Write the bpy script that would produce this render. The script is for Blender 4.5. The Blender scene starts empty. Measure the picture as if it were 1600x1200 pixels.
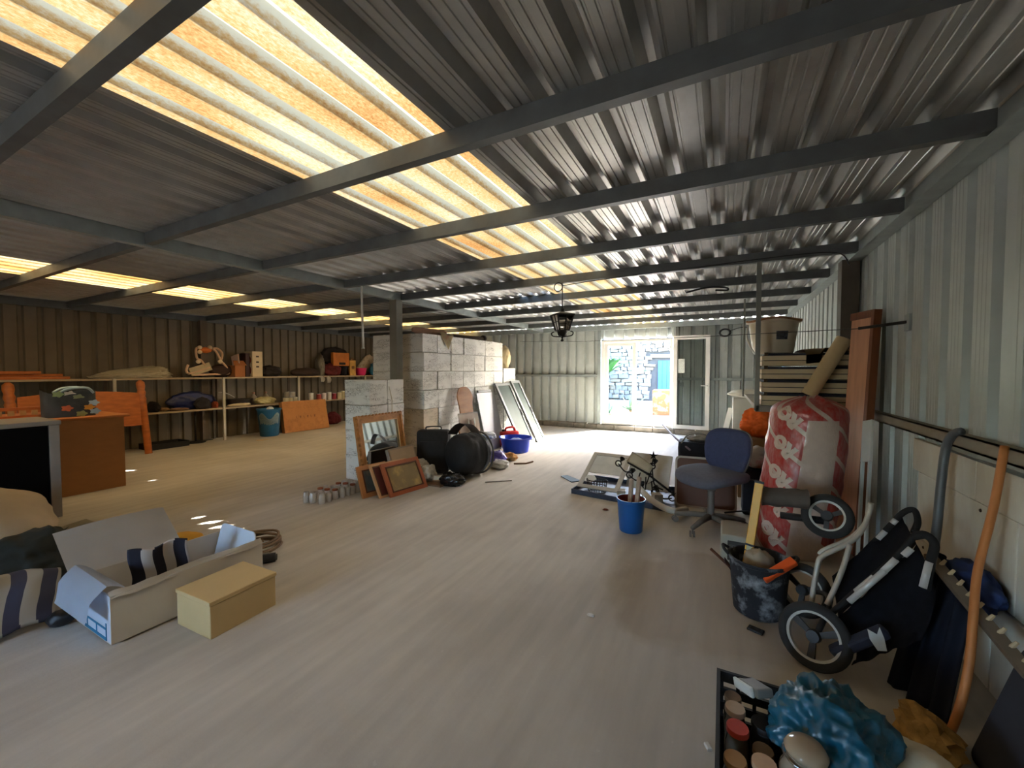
import bpy, bmesh, math, random
from mathutils import Vector, Matrix, noise, Euler
PI = math.pi
random.seed(7)
SC = bpy.context.scene
COL = SC.collection

# ------------------------------------------------------------------ camera, sky, sun, exposure
CAMZ = 1.40
FPX = 633.0
YAW, PITCH = math.radians(27.54), math.radians(-1.87)
cam_d = bpy.data.cameras.new('camera'); cam = bpy.data.objects.new('camera', cam_d); COL.objects.link(cam)
cam_d.sensor_width = 36.0; cam_d.lens = FPX / 1600 * 36.0; cam_d.clip_start = 0.05; cam_d.clip_end = 300
cam.location = (0, 0, CAMZ); cam.rotation_euler = (PI / 2 + PITCH, 0, YAW)
SC.camera = cam

SUN_DIR = Vector((1.445, 2.75, 2.07)).normalized()          # towards the sun: low, in front of the open door
sun_d = bpy.data.lights.new('sun', 'SUN'); sun_d.energy = 26.0; sun_d.angle = math.radians(0.53); sun_d.color = (1.0, 0.97, 0.92)
sun = bpy.data.objects.new('sun', sun_d); COL.objects.link(sun)
sun.rotation_euler = SUN_DIR.to_track_quat('Z', 'Y').to_euler(); sun.location = (6, 18, 12)

W = bpy.data.worlds.new('sky'); SC.world = W; W.use_nodes = True
nt = W.node_tree; nt.nodes.clear()
wo = nt.nodes.new('ShaderNodeOutputWorld'); wb = nt.nodes.new('ShaderNodeBackground'); sk = nt.nodes.new('ShaderNodeTexSky')
sk.sky_type = 'NISHITA'; sk.sun_disc = False; sk.sun_elevation = math.asin(SUN_DIR.z)
sk.sun_rotation = math.atan2(SUN_DIR.x, SUN_DIR.y); sk.air_density = 1.0; sk.dust_density = 2.0; sk.ozone_density = 1.0
nt.links.new(sk.outputs[0], wb.inputs[0]); wb.inputs[1].default_value = 1.7
nt.links.new(wb.outputs[0], wo.inputs[0])

SC.view_settings.view_transform = 'Standard'; SC.view_settings.look = 'None'
SC.view_settings.gamma = 1.0; SC.view_settings.use_curve_mapping = False
SC.view_settings.exposure = 2.4
SC.cycles.max_bounces = 10; SC.cycles.diffuse_bounces = 6; SC.cycles.glossy_bounces = 4
SC.cycles.transmission_bounces = 8; SC.cycles.transparent_max_bounces = 12
SC.cycles.sample_clamp_indirect = 6.0; SC.cycles.caustics_reflective = False; SC.cycles.caustics_refractive = False

# ------------------------------------------------------------------ where a sight line from the camera meets a plane of the room
_cy, _sy = math.cos(YAW), math.sin(YAW)
_fw = Vector((-_sy * math.cos(PITCH), _cy * math.cos(PITCH), math.sin(PITCH))); _rt = Vector((_cy, _sy, 0)); _up = _rt.cross(_fw)
_C = Vector((0, 0, CAMZ))
def ray(x, y): return _fw + _rt * ((x - 800) / FPX) - _up * ((y - 600) / FPX)
def ZP(x, y, z=0.0): d = ray(x, y); return _C + d * ((z - CAMZ) / d.z)
def XP(x, y, X): d = ray(x, y); return _C + d * (X / d.x)
def YP(x, y, Y): d = ray(x, y); return _C + d * (Y / d.y)

# ------------------------------------------------------------------ materials
def lin(c): return tuple(((v / 255) / 12.92 if v / 255 <= 0.04045 else ((v / 255 + 0.055) / 1.055) ** 2.4) for v in c)
MATS = {}
def mat(name, col, rough=0.7, metal=0.0, var=0.12, scale=6.0, bump=0.0, bscale=40.0, dirt=None, damt=0.5, dscale=3.0, spec=0.4, trans=0.0, alpha=1.0, stretch=(1, 1, 1), sheen=0.0):
    if name in MATS: return MATS[name]
    m = bpy.data.materials.new(name); m.use_nodes = True; t = m.node_tree; N = t.nodes; L = t.links
    b = N['Principled BSDF']; b.inputs['Roughness'].default_value = rough; b.inputs['Metallic'].default_value = metal
    b.inputs['Specular IOR Level'].default_value = spec
    b.inputs['Transmission Weight'].default_value = trans; b.inputs['Alpha'].default_value = alpha
    c = lin(col)
    tc = N.new('ShaderNodeTexCoord'); mp = N.new('ShaderNodeMapping'); mp.inputs['Scale'].default_value = stretch
    L.new(tc.outputs['Object'], mp.inputs[0])
    no = N.new('ShaderNodeTexNoise'); no.inputs['Scale'].default_value = scale; no.inputs['Detail'].default_value = 6; L.new(mp.outputs[0], no.inputs[0])
    mx = N.new('ShaderNodeMix'); mx.data_type = 'RGBA'
    mx.inputs[6].default_value = tuple(max(0, v * (1 - var)) for v in c) + (1,)
    mx.inputs[7].default_value = tuple(min(1, v * (1 + var)) for v in c) + (1,)
    rp = N.new('ShaderNodeMapRange'); rp.inputs[1].default_value = 0.3; rp.inputs[2].default_value = 0.7; L.new(no.outputs[0], rp.inputs[0])
    L.new(rp.outputs[0], mx.inputs[0]); out = mx.outputs[2]
    if dirt:
        n2 = N.new('ShaderNodeTexNoise'); n2.inputs['Scale'].default_value = dscale; n2.inputs['Detail'].default_value = 8; n2.inputs['Roughness'].default_value = 0.65
        L.new(mp.outputs[0], n2.inputs[0])
        r2 = N.new('ShaderNodeMapRange'); r2.inputs[1].default_value = 0.5; r2.inputs[2].default_value = 0.68; r2.inputs[4].default_value = damt; L.new(n2.outputs[0], r2.inputs[0])
        m2 = N.new('ShaderNodeMix'); m2.data_type = 'RGBA'; m2.inputs[7].default_value = lin(dirt) + (1,)
        L.new(r2.outputs[0], m2.inputs[0]); L.new(out, m2.inputs[6]); out = m2.outputs[2]
    L.new(out, b.inputs['Base Color'])
    if bump:
        n3 = N.new('ShaderNodeTexNoise'); n3.inputs['Scale'].default_value = bscale; n3.inputs['Detail'].default_value = 4; L.new(mp.outputs[0], n3.inputs[0])
        bu = N.new('ShaderNodeBump'); bu.inputs['Strength'].default_value = bump; bu.inputs['Distance'].default_value = 0.01
        L.new(n3.outputs[0], bu.inputs['Height']); L.new(bu.outputs[0], b.inputs['Normal'])
    MATS[name] = m; return m

def translucent(name, col, col2, col3, frac=0.6, scale=30.0, dens=0.5):
    m = bpy.data.materials.new(name); m.use_nodes = True; t = m.node_tree; N = t.nodes; L = t.links; N.clear()
    o = N.new('ShaderNodeOutputMaterial'); tr = N.new('ShaderNodeBsdfTranslucent'); di = N.new('ShaderNodeBsdfDiffuse'); ms = N.new('ShaderNodeMixShader')
    tc = N.new('ShaderNodeTexCoord'); mp = N.new('ShaderNodeMapping'); mp.inputs['Scale'].default_value = (1.0, 0.5, 1.0); L.new(tc.outputs['Object'], mp.inputs[0])
    n1 = N.new('ShaderNodeTexNoise'); n1.inputs['Scale'].default_value = scale; n1.inputs['Detail'].default_value = 8; n1.inputs['Roughness'].default_value = 0.75; L.new(mp.outputs[0], n1.inputs[0])
    n2 = N.new('ShaderNodeTexNoise'); n2.inputs['Scale'].default_value = 2.2; n2.inputs['Detail'].default_value = 3; L.new(mp.outputs[0], n2.inputs[0])
    ad = N.new('ShaderNodeMath'); ad.operation = 'ADD'; L.new(n1.outputs[0], ad.inputs[0]); L.new(n2.outputs[0], ad.inputs[1])
    # dust and algae settle in the flats, the raised ribs stay clean
    sp = N.new('ShaderNodeSeparateXYZ'); L.new(tc.outputs['Object'], sp.inputs[0])
    rib = N.new('ShaderNodeMapRange'); rib.inputs[1].default_value = 0.008; rib.inputs[2].default_value = 0.035; rib.inputs[3].default_value = 0.0; rib.inputs[4].default_value = 0.4; L.new(sp.outputs[2], rib.inputs[0])
    sb = N.new('ShaderNodeMath'); sb.operation = 'SUBTRACT'; L.new(ad.outputs[0], sb.inputs[0]); L.new(rib.outputs[0], sb.inputs[1])
    sc_ = N.new('ShaderNodeMapRange'); sc_.inputs[1].default_value = 0.55; sc_.inputs[2].default_value = 1.45; L.new(sb.outputs[0], sc_.inputs[0])
    cr = N.new('ShaderNodeValToRGB'); L.new(sc_.outputs[0], cr.inputs[0])
    e = cr.color_ramp.elements; e[0].position = 0.18; e[0].color = lin(col) + (1,); e[1].position = 0.55; e[1].color = lin(col2) + (1,); k3 = cr.color_ramp.elements.new(0.86); k3.color = lin(col3) + (1,)
    L.new(cr.outputs[0], di.inputs[0]); ms.inputs[0].default_value = frac
    dk = N.new('ShaderNodeMix'); dk.data_type = 'RGBA'; dk.blend_type = 'MULTIPLY'; dk.inputs[0].default_value = 1.0; dk.inputs[7].default_value = (dens, dens, dens, 1)
    L.new(cr.outputs[0], dk.inputs[6]); L.new(dk.outputs[2], tr.inputs[0])
    L.new(di.outputs[0], ms.inputs[1]); L.new(tr.outputs[0], ms.inputs[2]); L.new(ms.outputs[0], o.inputs[0])
    return m

def glass(name, tint=(235, 245, 242), rough=0.0):
    m = bpy.data.materials.new(name); m.use_nodes = True; t = m.node_tree; N = t.nodes; L = t.links; N.clear()
    o = N.new('ShaderNodeOutputMaterial'); tr = N.new('ShaderNodeBsdfTransparent'); gl = N.new('ShaderNodeBsdfGlossy'); ms = N.new('ShaderNodeMixShader'); fr = N.new('ShaderNodeFresnel')
    tr.inputs[0].default_value = lin(tint) + (1,); gl.inputs['Roughness'].default_value = rough; fr.inputs[0].default_value = 1.45
    L.new(fr.outputs[0], ms.inputs[0]); L.new(tr.outputs[0], ms.inputs[1]); L.new(gl.outputs[0], ms.inputs[2]); L.new(ms.outputs[0], o.inputs[0])
    return m

# ------------------------------------------------------------------ shapes added to a bmesh (world coordinates)
def new(): return bmesh.new()
def RZ(a): return Matrix.Rotation(a, 4, 'Z')
def TR(x, y, z): return Matrix.Translation((x, y, z))
def box(bm, c, s, M=None, bev=0.0):
    """box centred on c with full sizes s; M = extra 4x4 applied about c"""
    r = bmesh.ops.create_cube(bm, size=1.0)
    mm = Matrix.Translation(c) @ (M if M else Matrix.Identity(4)) @ Matrix.Diagonal((s[0], s[1], s[2], 1))
    bmesh.ops.transform(bm, matrix=mm, verts=r['verts'])
    if bev:
        ed = list({e for v in r['verts'] for e in v.link_edges})
        bmesh.ops.bevel(bm, geom=ed, offset=bev, segments=2, affect='EDGES', profile=0.5)
    return bm
def bb(bm, x0, x1, y0, y1, z0, z1, bev=0.0): return box(bm, ((x0 + x1) / 2, (y0 + y1) / 2, (z0 + z1) / 2), (abs(x1 - x0), abs(y1 - y0), abs(z1 - z0)), None, bev)
def tube(bm, pts, r, seg=8, closed=False, rs=None):
    pts = [Vector(p) for p in pts]; n = len(pts); rings = []; prev = None
    for i, p in enumerate(pts):
        if closed: d = pts[(i + 1) % n] - pts[i - 1]
        else: d = pts[min(i + 1, n - 1)] - pts[max(i - 1, 0)]
        d.normalize()
        if prev is None:
            a = Vector((0, 0, 1)) if abs(d.z) < 0.9 else Vector((1, 0, 0)); u = d.cross(a).normalized()
        else:
            u = prev - d * prev.dot(d)
            if u.length < 1e-5: u = d.orthogonal()
            u.normalize()
        prev = u; v = d.cross(u); rr = rs[i] if rs else r
        rings.append([bm.verts.new(p + u * (rr * math.cos(2 * PI * k / seg)) + v * (rr * math.sin(2 * PI * k / seg))) for k in range(seg)])
    m = n if closed else n - 1
    for i in range(m):
        A, B = rings[i], rings[(i + 1) % n]
        for k in range(seg): bm.faces.new((A[k], A[(k + 1) % seg], B[(k + 1) % seg], B[k]))
    if not closed: bm.faces.new(rings[0][::-1]); bm.faces.new(rings[-1])
    return bm
def smoothpts(pts, n=6):
    P = [Vector(p) for p in pts]; out = []
    for i in range(len(P) - 1):
        a, b, c, d = P[max(i - 1, 0)], P[i], P[i + 1], P[min(i + 2, len(P) - 1)]
        for k in range(n):
            t = k / n
            out.append(0.5 * ((2 * b) + (c - a) * t + (2 * a - 5 * b + 4 * c - d) * t * t + (3 * b - a - 3 * c + d) * t ** 3))
    out.append(P[-1]); return out
def lathe(bm, prof, M=None, seg=24, ell=1.0, cap0=False, cap1=False):
    M = M or Matrix.Identity(4); rings = []
    for r, z in prof:
        rings.append([bm.verts.new(M @ Vector((max(r, 1e-4) * math.cos(2 * PI * k / seg), max(r, 1e-4) * ell * math.sin(2 * PI * k / seg), z))) for k in range(seg)])
    for A, B in zip(rings, rings[1:]):
        for k in range(seg): bm.faces.new((A[k], A[(k + 1) % seg], B[(k + 1) % seg], B[k]))
    if cap0: bm.faces.new(rings[0][::-1])
    if cap1: bm.faces.new(rings[-1])
    return bm
def prism(bm, pts, th, M=None, z0=0.0):
    M = M or Matrix.Identity(4)
    a = [bm.verts.new(M @ Vector((x, y, z0))) for x, y in pts]; b = [bm.verts.new(M @ Vector((x, y, z0 + th))) for x, y in pts]; n = len(pts)
    bm.faces.new(a[::-1]); bm.faces.new(b)
    for i in range(n): bm.faces.new((a[i], a[(i + 1) % n], b[(i + 1) % n], b[i]))
    return bm
def rrect(w, h, r, n=4, x0=0, y0=0):
    out = []
    for cx, cy, a in ((w - r, h - r, 0), (r, h - r, PI / 2), (r, r, PI), (w - r, r, 1.5 * PI)):
        for k in range(n + 1): t = a + k * PI / 2 / n; out.append((x0 + cx + r * math.cos(t), y0 + cy + r * math.sin(t)))
    return out
def frame(bm, w, h, b, th, M, z0=0.0):
    """picture frame in the plane of M: four mitred bars"""
    o = [(0, 0), (w, 0), (w, h), (0, h)]; i = [(b, b), (w - b, b), (w - b, h - b), (b, h - b)]
    for k in range(4): prism(bm, [o[k], o[(k + 1) % 4], i[(k + 1) % 4], i[k]], th, M, z0)
    return bm
def plane3(bl, br, tl):
    """matrix with origin bl, x along bl->br, y along bl->tl, z out of the plane; with width and height"""
    bl, br, tl = Vector(bl), Vector(br), Vector(tl); x = (br - bl); w = x.length; x.normalize()
    y = tl - bl; y = y - x * y.dot(x); h = y.length; y.normalize(); z = x.cross(y)
    M = Matrix.Identity(4)
    for k, v in enumerate((x, y, z, bl)):
        for j in range(3): M[j][k] = v[j]
    return M, w, h
def surf(bm, f, nu, nv, th=0.0, M=None):
    M = M or Matrix.Identity(4)
    V = [[bm.verts.new(M @ Vector(f(i / nu, j / nv))) for j in range(nv + 1)] for i in range(nu + 1)]
    F = [bm.faces.new((V[i][j], V[i + 1][j], V[i + 1][j + 1], V[i][j + 1])) for i in range(nu) for j in range(nv)]
    if th:
        bmesh.ops.solidify(bm, geom=F, thickness=th)
    return bm
def fbm(p, s=1.0):
    return noise.noise(p * s) + 0.5 * noise.noise(p * s * 2.1 + Vector((3.1, 1.7, 9.2))) + 0.25 * noise.noise(p * s * 4.3 + Vector((7.7, 2.3, 1.1)))
def blob(bm, c, s, seed=0, amp=0.25, freq=2.0, sub=4, floor=None, crease=0.0, M=None, power=1.0):
    """crumpled lump: noise-displaced ball of half sizes s, flattened where it rests on z = floor"""
    r = bmesh.ops.create_icosphere(bm, subdivisions=sub, radius=1.0); sd = Vector((seed * 3.7, seed * 1.3, seed * 5.1)); c = Vector(c)
    for v in r['verts']:
        n = v.co.normalized(); d = 1 + amp * fbm(n + sd, freq)
        if crease: d += crease * (0.5 - abs(noise.noise(n * freq * 2.6 + sd))) * 0.8
        q = Vector((math.copysign(abs(n.x) ** power, n.x), math.copysign(abs(n.y) ** power, n.y), math.copysign(abs(n.z) ** power, n.z))) * d
        q = Vector((q.x * s[0], q.y * s[1], q.z * s[2]))
        if M: q = M @ q
        p = c + q
        if floor is not None and p.z < floor: p.z = floor + 0.002 * (p.z - floor)
        v.co = p
    return bm

# ------------------------------------------------------------------ objects
MW = {}
def _place(o, parent, M):
    COL.objects.link(o)
    if parent is not None: o.parent = parent
    MW[o.name] = M
def thing(name, label, cat, loc=(0, 0, 0), rotz=0.0, group=None, kind=None):
    o = bpy.data.objects.new(name, None); o.empty_display_size = 0.1
    o.location = loc; o.rotation_euler = (0, 0, rotz); _place(o, None, Matrix.Translation(loc) @ RZ(rotz))
    if label: o['label'] = label
    if cat: o['category'] = cat
    if group: o['group'] = group
    if kind: o['kind'] = kind
    return o
def obj(name, bm, m, parent=None, smooth=False, label=None, cat=None, group=None, kind=None):
    """links ONE mesh object; the bmesh holds world coordinates"""
    bmesh.ops.recalc_face_normals(bm, faces=bm.faces[:])
    if parent is not None: M = MW[parent.name]
    else:
        co = [v.co for v in bm.verts]
        M = Matrix.Translation(((min(v.x for v in co) + max(v.x for v in co)) / 2, (min(v.y for v in co) + max(v.y for v in co)) / 2, min(v.z for v in co)))
    bmesh.ops.transform(bm, matrix=M.inverted(), verts=bm.verts[:])
    me = bpy.data.meshes.new(name); bm.to_mesh(me); bm.free()
    for mm in (m if isinstance(m, (list, tuple)) else [m]): me.materials.append(mm)
    if smooth:
        for p in me.polygons: p.use_smooth = True
        if smooth > 1: me.set_sharp_from_angle(angle=math.radians(smooth))
    o = bpy.data.objects.new(name, me)
    if parent is None: o.location = M.translation
    _place(o, parent, M if parent is not None else Matrix.Translation(o.location))
    if label: o['label'] = label
    if cat: o['category'] = cat
    if group: o['group'] = group
    if kind: o['kind'] = kind
    return o
def copy_obj(o, parent, loc=None, rotz=None):
    c = o.copy(); COL.objects.link(c); c.parent = parent
    if loc is not None: c.location = loc
    if rotz is not None: c.rotation_euler = (0, 0, rotz)
    return c
def dup(root, loc, rotz=0.0, label=None, group=None, scale=None):
    r = root.copy(); COL.objects.link(r); r.location = loc; r.rotation_euler = (0, 0, rotz)
    if scale: r.scale = scale
    if label: r['label'] = label
    if group: r['group'] = group
    for ch in list(root.children):
        c = ch.copy(); COL.objects.link(c); c.parent = r
        for g in list(ch.children):
            d = g.copy(); COL.objects.link(d); d.parent = c
    return r
# ================================================================== THE SETTING
XL, XR, YF, YB, ZR = -9.35, 1.08, 9.70, -3.50, 2.50
galv = mat('galvanised sheet', (168, 168, 165), 0.36, 0.4, 0.10, 5, dirt=(120, 112, 98), damt=0.35, dscale=2.0)
galv_wall = mat('wall sheet', (178, 184, 180), 0.5, 0.25, 0.05, 5, dirt=(140, 130, 114), damt=0.2, dscale=1.4)
steel = mat('grey primer steel', (94, 98, 98), 0.55, 0.3, 0.15, 8, dirt=(80, 76, 70), damt=0.5)
steel_pale = mat('pale galvanised steel', (150, 158, 156), 0.5, 0.4, 0.12, 8)
concrete = mat('dusty concrete', (163, 147, 128), 0.85, 0, 0.10, 1.3, 0.12, 60, dirt=(182, 168, 152), damt=0.55, dscale=0.7, spec=0.25)
sky_mat = translucent('weathered translucent sheet', (255, 246, 212), (230, 186, 118), (180, 110, 46), 0.72, 85, 0.042)

# floor: one slab with the wear of the photograph as geometry-independent noise
fl = mat('floor concrete', (188, 181, 170), 0.8, 0, 0.09, 1.1, 0.10, 70, dirt=(204, 199, 190), damt=0.6, dscale=0.55, spec=0.3)
def floor_material():
    t = fl.node_tree; N = t.nodes; L = t.links; b = N['Principled BSDF']
    src = b.inputs['Base Color'].links[0].from_socket; tc = [n for n in N if n.type == 'TEX_COORD'][0]
    # faint sweeping marks dragged along the hall, small pale chips, and one damp-dried tan stain
    mp = N.new('ShaderNodeMapping'); mp.inputs['Scale'].default_value = (7.0, 0.8, 1); mp.inputs['Rotation'].default_value = (0, 0, math.radians(48)); L.new(tc.outputs['Object'], mp.inputs[0])
    n = N.new('ShaderNodeTexNoise'); n.inputs['Scale'].default_value = 2.0; n.inputs['Detail'].default_value = 7; L.new(mp.outputs[0], n.inputs[0])
    r = N.new('ShaderNodeMapRange'); r.inputs[1].default_value = 0.35; r.inputs[2].default_value = 0.7; r.inputs[3].default_value = 0.92; r.inputs[4].default_value = 1.08; L.new(n.outputs[0], r.inputs[0])
    mu = N.new('ShaderNodeMix'); mu.data_type = 'RGBA'; mu.blend_type = 'MULTIPLY'; mu.inputs[0].default_value = 1.0
    L.new(src, mu.inputs[6]); L.new(r.outputs[0], mu.inputs[7])
    v = N.new('ShaderNodeTexNoise'); v.inputs['Scale'].default_value = 26; v.inputs['Detail'].default_value = 3; L.new(tc.outputs['Object'], v.inputs[0])
    r2 = N.new('ShaderNodeMapRange'); r2.inputs[1].default_value = 0.71; r2.inputs[2].default_value = 0.76; r2.inputs[4].default_value = 0.5; L.new(v.outputs[0], r2.inputs[0])
    m2 = N.new('ShaderNodeMix'); m2.data_type = 'RGBA'; m2.inputs[7].default_value = lin((205, 198, 188)) + (1,)
    L.new(r2.outputs[0], m2.inputs[0]); L.new(mu.outputs[2], m2.inputs[6])
    sp = N.new('ShaderNodeVectorMath'); sp.operation = 'DISTANCE'; L.new(tc.outputs['Object'], sp.inputs[0])
    nz = N.new('ShaderNodeTexNoise'); nz.inputs['Scale'].default_value = 1.6; nz.inputs['Detail'].default_value = 5; L.new(tc.outputs['Object'], nz.inputs[0])
    sp.inputs[1].default_value = (FLOOR_STAIN[0], FLOOR_STAIN[1], FLOOR_STAIN[2])
    ad = N.new('ShaderNodeMath'); ad.operation = 'MULTIPLY_ADD'; ad.inputs[1].default_value = 1.1; L.new(nz.outputs[0], ad.inputs[0]); L.new(sp.outputs['Value'], ad.inputs[2])
    r3 = N.new('ShaderNodeMapRange'); r3.inputs[1].default_value = 1.05; r3.inputs[2].default_value = 1.2; r3.inputs[3].default_value = 0.35; r3.inputs[4].default_value = 0.0; L.new(ad.outputs[0], r3.inputs[0])
    m3 = N.new('ShaderNodeMix'); m3.data_type = 'RGBA'; m3.inputs[7].default_value = lin((140, 116, 88)) + (1,)
    L.new(r3.outputs[0], m3.inputs[0]); L.new(m2.outputs[2], m3.inputs[6]); L.new(m3.outputs[2], b.inputs['Base Color'])
bm = new(); bb(bm, XL - 0.2, XR + 0.2, YB - 0.2, YF + 0.15, -0.12, 0.0)
FLOOR_STAIN = (Vector((-0.05, 2.75, 0)) - Vector(((XL + XR) / 2, (YB + YF - 0.05) / 2, -0.12)))
floor_material()
obj('floor', bm, fl, kind='structure')

# corrugated sheets -------------------------------------------------
def profile(L, pitch, base, top, depth, stiff=(), sd=0.004):
    out = [(0.0, 0.0)]; k = 0
    n = int(round(L / pitch))
    for k in range(n):
        u = (k + 0.5) * pitch
        for s in stiff:
            if s < 0 and u + s - 0.006 > 0.005: out += [(u + s - 0.006, 0), (u + s - 0.003, sd), (u + s + 0.003, sd), (u + s + 0.006, 0)]
        out += [(u - base / 2, 0), (u - top / 2, depth), (u + top / 2, depth), (u + base / 2, 0)]
        for s in stiff:
            if s > 0 and u + s + 0.006 < n * pitch - 0.005: out += [(u + s - 0.006, 0), (u + s - 0.003, sd), (u + s + 0.003, sd), (u + s + 0.006, 0)]
    out.append((n * pitch, 0.0)); return out
def sheet(bm, prof, v0, v1, M, cuts=()):
    """corrugated strip: profile in local x/z swept along local y; cuts = (segment index, y0, y1) left open"""
    ys = sorted({v0, v1} | {c for q in cuts for c in q[1:]})
    rows = [[bm.verts.new(M @ Vector((u, y, d))) for u, d in prof] for y in ys]
    for a in range(len(ys) - 1):
        for i in range(len(prof) - 1):
            if any(c[0] == i and c[1] <= ys[a] and ys[a + 1] <= c[2] for c in cuts): continue
            bm.faces.new((rows[a][i], rows[a][i + 1], rows[a + 1][i + 1], rows[a + 1][i]))
    return bm
def piece(name, bm, m, parent):
    return obj(name, bm, m, parent)

ceil = thing('ceiling', None, None, (0, 0, ZR), kind='structure')
RP = profile(1.0, 0.2, 0.084, 0.028, 0.048, (-0.058, 0.06, 0.098))
RP = [(u - 0.1 + 0.0, d) for u, d in RP]        # ribs land on the sheet edges
base_sheet = None
xs = [-1.05, -0.05, 0.95] + [-2.05 - k for k in range(1, 5)] + [-7.05 - k for k in range(1, 4)]
holes = {}
for fx, fy in ((-4.40, 2.07), (-4.16, 2.02), (-3.96, 2.01), (-3.78, 2.02), (-7.36, 2.54), (-6.43, 2.43)):   # gaps under lapped sheets that let sun through
    k = ZR / SUN_DIR.z; hx, hy = fx + SUN_DIR.x * k, fy + SUN_DIR.y * k
    for x in xs + [-2.05, -7.05]:
        if x <= hx + 0.1 < x + 1.0: holes.setdefault(x, []).append((hx - x, hy))
def cut_sheet(bm, prof, x):
    cuts = []; pr = list(prof)
    def depth(u):
        for (a, da), (b, db) in zip(prof, prof[1:]):
            if a <= u <= b and b > a: return da + (db - da) * (u - a) / (b - a)
        return 0.0
    for hu, hy in holes.get(x, []): pr += [(hu - 0.022, 0.0), (hu + 0.022, 0.0)]
    us = sorted({round(u, 5) for u, d in pr}); pr = [(u, depth(u)) for u in us]
    for hu, hy in holes.get(x, []):
        for i in range(len(pr) - 1):
            if hu - 0.0221 <= pr[i][0] and pr[i + 1][0] <= hu + 0.0221: cuts.append((i, hy - 0.025, hy + 0.025))
    sheet(bm, pr, YB - 0.1, YF + 0.12, TR(x, 0, ZR), cuts)
for x in xs:
    prof = RP if x < 0.9 else [q for q in RP if q[0] < 0.26]
    bm = new()
    if x in holes: cut_sheet(bm, prof, x); piece('roof_sheet', bm, galv, ceil)
    elif prof is RP and base_sheet is None:
        sheet(bm, prof, YB - 0.1, YF + 0.12, TR(x, 0, ZR)); base_sheet = piece('roof_sheet', bm, galv, ceil); bx = x
    elif prof is RP:
        bm.free(); copy_obj(base_sheet, ceil, (x - bx, 0, 0))
    else:
        sheet(bm, prof, YB - 0.1, YF + 0.12, TR(x, 0, ZR)); piece('roof_sheet', bm, galv, ceil)
SP = [(u - 0.1, d) for u, d in profile(1.0, 0.2, 0.082, 0.038, 0.042)]
bm = new(); cut_sheet(bm, SP, -2.05); piece('skylight_sheet', bm, sky_mat, ceil)
bm = new(); cut_sheet(bm, SP, -7.05); piece('skylight_sheet', bm, translucent('amber translucent sheet', (255, 236, 184), (240, 186, 104), (206, 136, 60), 0.72, 85, 0.085), ceil)
# purlins: C channels across the hall, their webs to the back of the hall
PY = [-2.35, -1.36, -0.4, 0.58, 1.54, 2.47, 3.45, 4.43, 5.46, 6.52, 7.6, 8.7]
CH = [(0, 0), (0.05, 0), (0.05, 0.02), (0.046, 0.02), (0.046, 0.004), (0.004, 0.004), (0.004, 0.086), (0.046, 0.086), (0.046, 0.07), (0.05, 0.07), (0.05, 0.09), (0, 0.09)]
bm = new(); Mx = Matrix(((0, 0, 1, XL + 0.02), (1, 0, 0, PY[0]), (0, 1, 0, ZR - 0.091), (0, 0, 0, 1)))
prism(bm, CH, XR - XL - 0.1, Mx); p0 = piece('purlin', bm, steel, ceil)
for y in PY[1:]: copy_obj(p0, ceil, (0, y - PY[0], 0))
# long I beam down the hall, eave beam on the right wall, wall plates
def ibeam(bm, x, y0, y1, z0, h, w, t=0.008):
    bb(bm, x - w / 2, x + w / 2, y0, y1, z0, z0 + t); bb(bm, x - w / 2, x + w / 2, y0, y1, z0 + h - t, z0 + h); bb(bm, x - t / 2, x + t / 2, y0, y1, z0 + t, z0 + h - t)
bm = new(); ibeam(bm, -4.14, YB, YF, ZR - 0.105, 0.104, 0.07); bb(bm, -4.108, -4.102, YB, YF, ZR - 0.098, ZR - 0.008); piece('main_beam', bm, steel_pale, ceil)
bm = new(); bb(bm, XR - 0.075, XR - 0.01, YB, YF, ZR - 0.12, ZR - 0.004); bb(bm, XR - 0.11, XR - 0.075, YB, YF, ZR - 0.12, ZR - 0.112); piece('eave_beam', bm, steel_pale, ceil)
bm = new(); bb(bm, XL + 0.01, XL + 0.07, YB, YF, ZR - 0.12, ZR - 0.004); piece('eave_beam', bm, steel, ceil)
bm = new(); bb(bm, XL + 0.1, XR - 0.12, YF - 0.10, YF - 0.02, ZR - 0.13, ZR - 0.03); piece('end_beam', bm, steel_pale, ceil)

# walls --------------------------------------------------------------
WP = profile(1.2, 0.24, 0.092, 0.058, 0.068, (0.085, 0.12, 0.155), 0.002)
def wall_sheets(name, n, M0, step, z0, z1, m, prof=WP, skip=(), parent=None):
    w = parent or thing(name, None, None, M0.translation, kind='structure'); first = None
    for k in range(n):
        if k in skip: continue
        off = step * k
        if first is None:
            bm = new(); sheet(bm, prof, z0, z1, Matrix.Translation(off) @ M0); first = piece('wall_sheet', bm, m, w); f0 = off
        else: copy_obj(first, w, off - f0)
    return w
# right wall: local x -> world -y ... u along +Y, depth out to +X, sweep along Z
MR = Matrix(((0, 0, 1, XR), (1, 0, 0, YB), (0, 1, 0, 0), (0, 0, 0, 1)))
wr = wall_sheets('wall_right', 11, MR, Vector((0, 1.2, 0)), 0.0, ZR - 0.02, galv_wall)
MLft = Matrix(((0, 0, -1, XL), (1, 0, 0, YB), (0, 1, 0, 0), (0, 0, 0, 1)))
LP = profile(1.0, 0.2, 0.075, 0.04, 0.035)
wl = wall_sheets('wall_left', 14, MLft, Vector((0, 1.0, 0)), 0.0, ZR - 0.02, mat('dimmed wall sheet', (112, 102, 86), 0.65, 0.15, 0.1, 4, dirt=(84, 74, 60), damt=0.4, dscale=1.2), LP)  # dimness of the left side is put into the darker sheet colour
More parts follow.
